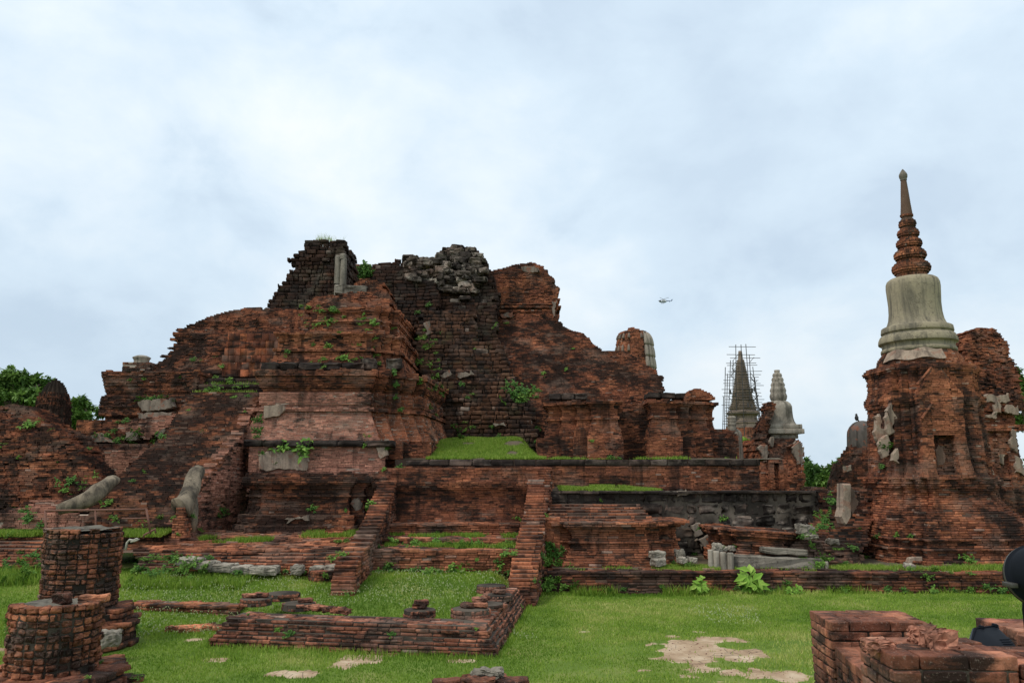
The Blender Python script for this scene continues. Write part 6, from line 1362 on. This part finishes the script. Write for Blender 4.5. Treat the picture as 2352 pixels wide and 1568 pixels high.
def leaves(mb, c, nrm, up, size, tone, asp=.55):
    """folded leaf blades: c base points, direction nrm (n,3), size (n)"""
    n = len(c); d = nrm / np.linalg.norm(nrm, axis=1, keepdims=True)
    s = np.cross(d, up); s /= np.maximum(np.linalg.norm(s, axis=1, keepdims=True), 1e-6); u = np.cross(s, d)
    L = size[:, None]; b = c; m_ = c + d * L * .5 - u * L * .06; t = c + d * L - u * L * .18
    l = c + d * L * .45 + s * L * asp * .5 + u * L * .07; r = c + d * L * .45 - s * L * asp * .5 + u * L * .07
    V = np.stack([b, r, t, l, m_], 1).reshape(-1, 3); q = np.arange(n)[:, None] * 5
    mb.add(V, [np.concatenate([q + [0, 1, 4], q + [1, 2, 4], q + [2, 3, 4], q + [3, 0, 4]])], 0, np.repeat(np.stack([tone, rng.random(n), np.zeros(n)], 1), 5, 0))
def weed_mesh(n, size, spread=.5, height=.6, droop=.2, asp=.55):
    """unit sized leafy clump, base at the origin"""
    mb = MB(); ns = max(4, n // 7); c, d = [], []
    for k in range(ns):
        a = rng.uniform(0, 2 * math.pi); r = spread * rng.uniform(.15, 1); top = Vector((math.cos(a) * r, math.sin(a) * r, height * rng.uniform(.35, 1) * (1 - .35 * r / spread)))
        tube(mb, [(0, 0, 0), tuple(top * .5 + Vector((0, 0, .08))), tuple(top)], [.012, .009, .005], 4, 0, False, (.3, .3, 0))
        for j in range(max(2, n // ns)):
            t = rng.uniform(.35, 1.0); b = rng.uniform(0, 2 * math.pi); c.append(tuple(top * t)); d.append((math.cos(b) + math.cos(a) * .5, math.sin(b) + math.sin(a) * .5, rng.uniform(-.25, .7) - droop))
    c, d = np.array(c), np.array(d); leaves(mb, c, d, np.tile([0, 0, 1.], (len(c), 1)), size * rng.uniform(.6, 1.25, len(c)), np.clip(rng.normal(.5, .22, len(c)) + .25 * (c[:, 2] / height - .5), 0, 1), asp); return mb
def mesh_of(mb, name, mat):
    o = mb.build(name, [mat], None, Vector((0, 0, 0))); me = o.data; bpy.data.objects.remove(o); return me
WM = {'a': [mesh_of(weed_mesh(95, .21), 'weed', 'leaf') for _ in range(4)], 'd': [mesh_of(weed_mesh(110, .18, .55, .55), 'weed', 'leafd') for _ in range(4)], 'b': [mesh_of(weed_mesh(60, .36, .5, .7, .15, .5), 'weed', 'leafy') for _ in range(2)],
      'c': [mesh_of(weed_mesh(120, .15, .75, .35, .5), 'weed', 'leaf') for _ in range(4)], 'x': [mesh_of(weed_mesh(120, .17, .6, .7, .6), 'weed', 'leafd') for _ in range(3)]}
bpy.context.view_layer.update(); dg = bpy.context.evaluated_depsgraph_get()
PHR = {'temple_ruin': None, 'low_brick_wall': 'the low stepped wall', 'spired_stupa': 'the spired brick stupa', 'retaining_wall': 'the retaining wall', 'pilastered_wall': 'the pilastered wall', 'terrace_wall': 'the near terrace wall', 'lawn': 'the lawn', 'grass': 'the lawn', 'tall_grass': 'the foot of a wall', 'ledge_grass': 'a grassy ledge',
       'brick_heap': 'the brick mound at the left edge', 'brick_staircase': 'the wide staircase', 'terrace_block': 'the pink terrace block', 'moulded_base': 'the stained moulded base', 'stepped_plinth': 'the low brick tiers', 'stepped_ramp': 'a stepped ramp', 'waisted_base': 'the waisted brick base', 'collapsed_base': 'the collapsed base', 'rubble_heap': 'the rubble heap',
       'laterite_wall': 'the black stone wall', 'brick_column': 'a round brick column', 'brick_platform': 'the sagging platform', 'moulded_wall': 'the wall between the ramps', 'ruined_prang': 'the ruined prang at the right', 'brick_steps': 'the worn steps at the left edge', 'grass_bank': 'the terrace bank', 'terrace_soil': 'the terrace soil'}
RP = {'laterite_tower': 'the dark stump', 'laterite_core': 'the laterite core', 'laterite_steps': 'the dark laterite steps', 'brick_tower': 'the right brick tower', 'brick_slope': 'the right brick slope', 'brick_mound': 'the brick mound under the stump', 'moulding': 'the broken brick mouldings', 'upper_terrace': 'the upper brick terrace', 'moulded_terrace': 'the moulded brick terrace', 'side_terrace': 'the stained side terrace', 'stair_head': 'the stair head', 'slab_facing': 'the orange slab facing', 'block_course': 'the row of black blocks'}
cover = MB()
def weed(u, v, r, kind='a', label=None, spread=False):
    d = Vector(ray(u, v)); d = Vector((d.x, d.y, d.z)).normalized()
    hit, loc, nrm, _, ob, _ = scene.ray_cast(dg, Vector((0, 0, EYE)), d)
    if not hit: return
    r0 = ob
    while r0.parent is not None: r0 = r0.parent
    if r0.name.startswith('floodlight'): return
    base = ob.name.split('.')[0]; root = ob
    while root.parent is not None: root = root.parent
    rb = root.name.split('.')[0]; ph = PHR.get(rb) or RP.get(base, 'the temple ruin')
    size = r / FPX * loc.y
    if kind == 'a' and label is None and rng.random() < .45: kind = 'd' if rng.random() < .6 else 'c'
    me = WM[kind][int(rng.integers(len(WM[kind])))]
    up = Vector((0, 0, 1)); ax = (up * .8 + nrm * .75).normalized() if kind != 'x' else (nrm * 1.0 - up * .15).normalized()
    q = ax.to_track_quat('Z', 'Y') @ Matrix.Rotation(rng.uniform(0, 6.28), 3, 'Z').to_quaternion()
    lo_ = loc - Vector((0, 0, size * .45)) if nrm.z < .5 else loc - Vector((0, 0, .01)); s = size * rng.uniform(1.6, 2.7) * (1.1 if r >= 12 else 1.0) * (1.2 if label else 1.0)
    if spread:
        co = np.empty(len(me.vertices) * 3, np.float32); me.vertices.foreach_get('co', co); co = co.reshape(-1, 3) @ (np.array(q.to_matrix()).T * s) + np.array(lo_)
        at_ = np.empty(len(co) * 3, np.float32); me.attributes['bk'].data.foreach_get('vector', at_); li = np.empty(len(me.loops), np.int32); me.loops.foreach_get('vertex_index', li)
        st_i = np.empty(len(me.polygons), np.int32); me.polygons.foreach_get('loop_start', st_i); tot = np.diff(np.append(st_i, len(li)))
        mi_ = 1 if me.materials[0] == M['leafd'] else 0; f3 = [li[a:a + 3] for a, t in zip(st_i, tot) if t == 3]; f4 = [li[a:a + 4] for a, t in zip(st_i, tot) if t == 4]
        cover.add(co, [np.array(f3)] + ([np.array(f4)] if f4 else []), mi_, at_.reshape(-1, 3)); return
    o = bpy.data.objects.new('shrub' if r > 17 else 'weed', me); C.objects.link(o)
    o.rotation_mode = 'QUATERNION'; o.rotation_quaternion = q; o.location = lo_; o.scale = (s, s, s)
    if label: tag(o, label, 'shrub' if r > 17 else 'weed')
    else:
        sz = 'leafy green weed' if r > 11 else 'small green weed'
        tag(o, ('hanging dark green creeper on ' if kind == 'x' else ('low spreading green weed on ' if kind == 'c' else sz + ' growing on ')) + ph, 'weed', 'weeds on ' + ph)
for w in [(842, 612, 16, 'x'), (838, 600, 12, 'x'), (845, 625, 12, 'x'), (750, 735, 13), (770, 715, 10), (720, 745, 12, 'c'), (700, 742, 8), (765, 705, 8), (855, 740, 14), (848, 758, 9), (862, 772, 9), (858, 795, 8), (862, 812, 9), (800, 822, 14), (745, 822, 10), (790, 818, 12), (735, 828, 7), (870, 832, 9), (660, 805, 9, 'd'),
          (720, 790, 7), (690, 720, 7), (780, 760, 8), (830, 730, 7), (905, 750, 8), (968, 772, 13, 'c'), (985, 790, 11, 'c'), (1000, 782, 9), (978, 755, 9), (990, 830, 13, 'c'), (1000, 850, 12, 'c'), (1004, 868, 11), (1012, 885, 10), (1020, 900, 9), (960, 720, 8), (985, 700, 8), (1060, 880, 9), (1085, 905, 8), (1070, 985, 9), (1180, 900, 16, 'd'), (1200, 895, 16), (1215, 905, 14), (1195, 915, 14), (1225, 890, 12, 'd'),
          (910, 910, 10, 'd'), (920, 940, 8), (985, 935, 9), (1000, 950, 9), (905, 855, 9), (912, 880, 11, 'd'), (1050, 985, 12), (1058, 1005, 12), (1075, 915, 9), (1090, 800, 7), (1300, 848, 6), (1317, 800, 6), (1100, 755, 9), (1135, 745, 10), (1165, 742, 8), (1248, 860, 8),
          (330, 918, 14, 'd'), (352, 914, 15, 'd'), (378, 915, 13, 'd'), (398, 922, 9, 'd'), (333, 868, 9), (415, 866, 10), (498, 868, 9), (300, 870, 8, 'd'), (490, 888, 12, 'c'), (508, 880, 9), (545, 885, 9, 'c'), (433, 940, 7), (330, 1082, 8), (365, 1000, 9), (240, 1003, 14, 'd'), (222, 1000, 11), (300, 1008, 14, 'd'), (285, 1005, 10), (372, 1003, 10, 'd'), (355, 1010, 9), (205, 1030, 7), (290, 965, 9, 'd'), (270, 968, 7), (305, 1105, 7), (460, 825, 7), (510, 840, 9), (500, 820, 8), (445, 824, 8), (540, 912, 7), (570, 908, 8), (560, 945, 7), (465, 990, 6),
          (165, 1100, 16), (135, 1105, 14), (205, 1095, 13), (150, 1122, 9), (165, 1128, 8), (188, 1115, 8), (65, 978, 14), (85, 965, 9), (10, 1016, 10, 'c'), (40, 1050, 7), (118, 985, 8), (130, 1060, 7), (60, 1170, 12, 'd'), (70, 1188, 13), (95, 1205, 10), (30, 1165, 8),
          (650, 1030, 18, 'a', 'bushy green creeper, left of two hanging from the black stones of the pink block'), (705, 1033, 20, 'a', 'bushy green creeper, right of two hanging from the black stones of the pink block'), (592, 985, 11, 'x'), (594, 960, 10, 'x'), (590, 1000, 10, 'd'), (605, 1038, 9), (836, 1010, 12), (845, 995, 8), (885, 1030, 11, 'd'), (838, 1022, 9), (720, 1165, 11), (722, 1175, 8), (795, 1168, 9, 'd'), (852, 1155, 14), (840, 1168, 10), (918, 1072, 9, 'd'), (880, 1075, 8), (510, 1172, 13, 'd'), (630, 1065, 7),
          (905, 1240, 11), (930, 1247, 12), (950, 1243, 13), (975, 1232, 10), (1000, 1240, 10), (1040, 1252, 13, 'd'), (1062, 1250, 14), (1090, 1250, 14), (1110, 1255, 13), (1135, 1255, 11), (1160, 1270, 13), (1180, 1272, 10), (1140, 1285, 9), (1095, 1282, 7), (870, 1258, 9, 'd'), (1175, 1245, 8), (920, 1225, 9, 'c'), (1000, 1222, 9, 'c'), (1120, 1225, 9, 'c'),
          (868, 1308, 19, 'a', 'leafy shrub at the foot of the low tiers beside the left ramp'), (895, 1300, 15), (920, 1306, 13), (950, 1308, 12), (985, 1312, 12), (1010, 1310, 9), (1050, 1314, 14, 'b'), (1080, 1306, 9), (1105, 1312, 11), (1135, 1310, 13), (1155, 1296, 18, 'a', 'leafy shrub at the foot of the low tiers beside the right ramp'), (1170, 1310, 12), (1190, 1185, 8), (1186, 1225, 9), (835, 1340, 10), (800, 1355, 9, 'c'),
          (1262, 1252, 20, 'd', 'dark leafy shrub filling the gap between the right ramp and the waisted base'), (1262, 1282, 18, 'a', 'lower leafy shrub between the right ramp and the waisted base'), (1290, 1255, 13, 'd'), (1285, 1292, 11), (1310, 1300, 9, 'c'), (1238, 1335, 12), (1255, 1342, 12), (1228, 1330, 9), (1275, 1345, 10), (1292, 1347, 9), (1320, 1350, 8), (1400, 1352, 10, 'd'), (1430, 1350, 9, 'd'), (1520, 1350, 9, 'd'), (1255, 1185, 8),
          (1595, 1275, 10), (1610, 1210, 9, 'd'), (1660, 1258, 8), (1690, 1258, 9, 'd'), (1580, 1290, 9, 'c'), (1545, 1290, 10, 'd'), (1520, 1300, 9), (1845, 1235, 12), (1862, 1248, 13), (1880, 1290, 10), (1900, 1280, 9), (1895, 1200, 15, 'd'), (1888, 1185, 13, 'd'), (1905, 1172, 12, 'd'), (1898, 1150, 9), (1910, 1135, 8), (1890, 1210, 13, 'd'), (1660, 1190, 9), (1940, 1290, 9), (1950, 1250, 8), (1925, 1262, 10, 'c'), (1380, 1148, 6), (1870, 1215, 10),
          (2037, 1028, 15, 'd'), (2030, 1068, 14, 'd'), (1985, 1265, 10), (2015, 1230, 10, 'd'), (2060, 1228, 9), (2095, 1230, 12), (1958, 1256, 10), (1988, 1282, 9), (1975, 1215, 8), (2218, 1280, 15), (2145, 1312, 14), (2130, 1318, 10), (2185, 1316, 9), (2232, 1316, 10), (2328, 1288, 12, 'd'), (2092, 1305, 9), (2058, 1310, 9), (2262, 1345, 10, 'd'), (2190, 1352, 9, 'd'),
          (1610, 1342, 17, 'b'), (1725, 1345, 25, 'b', 'broad leaved bright green plant, biggest one in front of the near terrace wall'), (1820, 1354, 14, 'b'), (1945, 1357, 11, 'b'), (2075, 1350, 9, 'd'), (2140, 1352, 10), (2230, 1348, 9), (2300, 1352, 16, 'd'), (2330, 1345, 16, 'd'), (1690, 1352, 9, 'd'), (1770, 1355, 10, 'd'), (1400, 1050, 11, 'd'), (1420, 1052, 9, 'd'), (1450, 1052, 8, 'c'), (1490, 1052, 8, 'c'),
          (305, 1292, 14), (340, 1285, 16), (372, 1290, 15), (400, 1288, 15), (430, 1296, 14), (322, 1312, 16), (352, 1318, 14), (300, 1330, 14), (385, 1310, 13), (455, 1318, 10, 'c'), (415, 1312, 11), (480, 1280, 10, 'd'), (545, 1312, 10, 'd'), (640, 1318, 12), (655, 1312, 10, 'd'), (700, 1318, 12), (745, 1318, 10), (785, 1245, 14, 'c'), (770, 1280, 12), (790, 1270, 10),
          (20, 1225, 13, 'c'), (60, 1222, 14), (90, 1228, 10), (20, 1300, 16, 'd'), (50, 1290, 15), (88, 1282, 13), (10, 1330, 13), (70, 1310, 13), (330, 1432, 16), (350, 1440, 12), (312, 1440, 12), (10, 1430, 14), (18, 1445, 12), (302, 1548, 14), (318, 1555, 13), (330, 1562, 10), (205, 1556, 9), (232, 1520, 7), (440, 1180, 12), (500, 1182, 9, 'd'), (400, 1188, 9), (330, 1195, 12), (370, 1192, 9), (270, 1190, 10), (255, 1185, 8), (228, 1150, 8), (250, 1155, 10), (455, 1210, 10, 'c'), (410, 1225, 9), (640, 1440, 10), (665, 1455, 12, 'd'), (900, 1455, 10, 'd'), (1095, 1440, 7), (1195, 1390, 9), (570, 1412, 6), (1360, 1010, 6)]:
    weed(*w)
for u, v, r in ((830, 612, 13), (846, 618, 13), (834, 628, 12), (848, 606, 9)): weed(u, v, r, 'x')

for u0, u1, v0, v1, n, r0, kinds in ((690, 860, 700, 752, 16, 8, 'ac'), (958, 1012, 760, 900, 14, 10, 'ac'), (1150, 1240, 880, 932, 9, 12, 'ad'), (885, 1185, 1240, 1258, 14, 11, 'ac'), (300, 480, 1272, 1325, 26, 13, 'ac'), (1878, 1912, 1120, 1222, 10, 11, 'dc'), (868, 1185, 1298, 1314, 12, 13, 'ad'), (1240, 1306, 1240, 1302, 9, 15, 'da'),
        (1838, 1905, 1215, 1300, 7, 10, 'ac'), (480, 592, 872, 906, 8, 9, 'ac'), (205, 400, 985, 1012, 8, 10, 'da'), (1225, 1330, 1325, 1352, 7, 11, 'a'), (1660, 2300, 1338, 1358, 12, 9, 'ad'), (0, 100, 1270, 1330, 8, 13, 'da'), (1040, 1240, 960, 1012, 8, 9, 'dc'), (620, 860, 780, 845, 8, 8, 'ac')):
    for _ in range(n): weed(rng.uniform(u0, u1), rng.uniform(v0, v1), r0 * rng.uniform(.6, 1.25), kinds[int(rng.integers(len(kinds)))], None, True)
o = cover.build('weed_cover', ['leaf', 'leafd'], None, Vector((0, 0, 0))); tag(o, 'low weeds scattered over the ruins and the wall feet', 'weeds', kind='stuff')

# trees
def tree(name, label, cat, u, D, vb, trunk_r, crowns, nleaf, mat, lsize, group=None, seed=0):
    b = at(u, vb, D); root = empty(name, (b.x, b.y, 0), label, cat, group)
    cs_ = [(at(cu, cv, D) + Vector((0, rng.uniform(-1.5, 1.5), 0)), r / FPX * D) for cu, cv, r in crowns]
    mb = MB(); top = Vector((0, 0, 0))
    for p_, r in cs_: top += p_
    top /= len(cs_); fork = Vector((b.x + (top.x - b.x) * .4, b.y, b.z + (top.z - b.z) * .45)) if top.z > b.z else b
    tube(mb, [(b.x, b.y, 0), ((b.x + fork.x) / 2 + .1, b.y, fork.z * .5), fork], [trunk_r * 1.25, trunk_r, trunk_r * .8], 8, 0, True, nz=.1)
    for p_, r in cs_: tube(mb, [fork, fork.lerp(p_, .55) + Vector((rng.uniform(-.2, .2), 0, rng.uniform(0, .3))), p_ + Vector((0, 0, r * .4))], [trunk_r * .6, trunk_r * .35, trunk_r * .1], 6, 0, True)
    part(mb, 'trunk', ['bark'], root)
    mb = MB(); tot = sum(r * r for _, r in cs_)
    for p_, r in cs_:
        n = int(nleaf * r * r / tot); nc = max(6, n // 26)
        dv = rng.normal(0, 1, (nc, 3)); dv /= np.linalg.norm(dv, axis=1, keepdims=True); cl = np.array(p_) + dv * (r * rng.uniform(.35, 1.3, nc)[:, None]) * np.array([1, 1, .8]); tn = rng.normal(.45, .2, nc)
        k = rng.integers(0, nc, n); cc = cl[k] + rng.normal(0, 1, (n, 3)) * np.array([.17, .17, .07]) * r; d = rng.normal(0, 1, (n, 3)) + np.array([0, 0, -.3])
        leaves(mb, cc, d, np.tile([.1, .1, 1.], (n, 1)), lsize * rng.uniform(.6, 1.3, n), np.clip(tn[k] + rng.normal(0, .15, n), 0, 1), .6)
    part(mb, 'crown', [mat], root)
tree('leafy_tree', 'light green leafy tree at the left edge behind the brick mound', 'tree', 20, 48, 960, .28, [(10, 870, 26), (45, 880, 26), (75, 885, 16), (-20, 880, 30), (15, 905, 34), (60, 912, 26), (30, 930, 26), (84, 872, 9), (-10, 925, 34), (72, 930, 14)], 9000, 'treeleaf', .36)
tree('leafy_tree', 'small light green tree between the ribbed dome and the side terrace', 'tree', 205, 42, 1030, .2, [(190, 935, 14), (212, 928, 14), (226, 945, 12), (178, 950, 16), (205, 960, 18), (185, 985, 18), (220, 975, 14), (172, 930, 7), (200, 1010, 18), (232, 962, 10), (175, 1010, 16)], 4200, 'treeleaf', .28)
tree('leafy_tree', 'dark green tree beside the plaster stupa under the flag', 'tree', 1872, 60, 1120, .25, [(1862, 1092, 14), (1880, 1086, 14), (1850, 1075, 10), (1895, 1092, 12), (1870, 1108, 18), (1892, 1110, 16), (1846, 1100, 14), (1848, 1060, 6)], 4200, 'treeleafd', .36)
tree('leafy_tree', 'feathery green tree leaning out behind the dark sooty stupa', 'tree', 1925, 56, 1120, .25, [(1932, 1058, 12), (1940, 1050, 10), (1920, 1075, 13), (1908, 1088, 12), (1935, 1082, 16), (1918, 1100, 16), (1945, 1100, 16), (1900, 1108, 12)], 4200, 'treeleaf', .33)
tree('leafy_tree', 'green tree glimpsed behind the ruined prang at the right picture edge', 'tree', 2372, 46, 1100, .25, [(2358, 850, 14), (2366, 880, 20), (2372, 920, 26), (2375, 960, 28)], 3000, 'treeleaf', .33)
tree('round_shrub', 'bright green round shrub in the gap beside the plaster stupa', 'shrub', 1724, 29, 1060, .08, [(1722, 1012, 16), (1735, 1010, 14), (1712, 1025, 14), (1728, 1030, 16), (1716, 1045, 14), (1738, 1028, 12), (1730, 1052, 14), (1708, 1055, 10)], 5200, 'leafy', .13)
for u, w, v in ((-60, 90, 1010), (120, 90, 1030), (240, 60, 1035), (1700, 70, 1070), (1860, 40, 1092), (1905, 40, 1090), (2010, 90, 1070), (2200, 120, 1060), (2420, 120, 1060)):
    tree('distant_tree', 'distant dark green tree on the skyline far behind the ruins', 'tree', u, 150, 1088, .4, [(u + rng.uniform(-w, w) * .5, v + rng.uniform(0, 24), w * .32) for _ in range(7)], 2600, 'treeleafd', .9, 'distant trees behind the ruins')
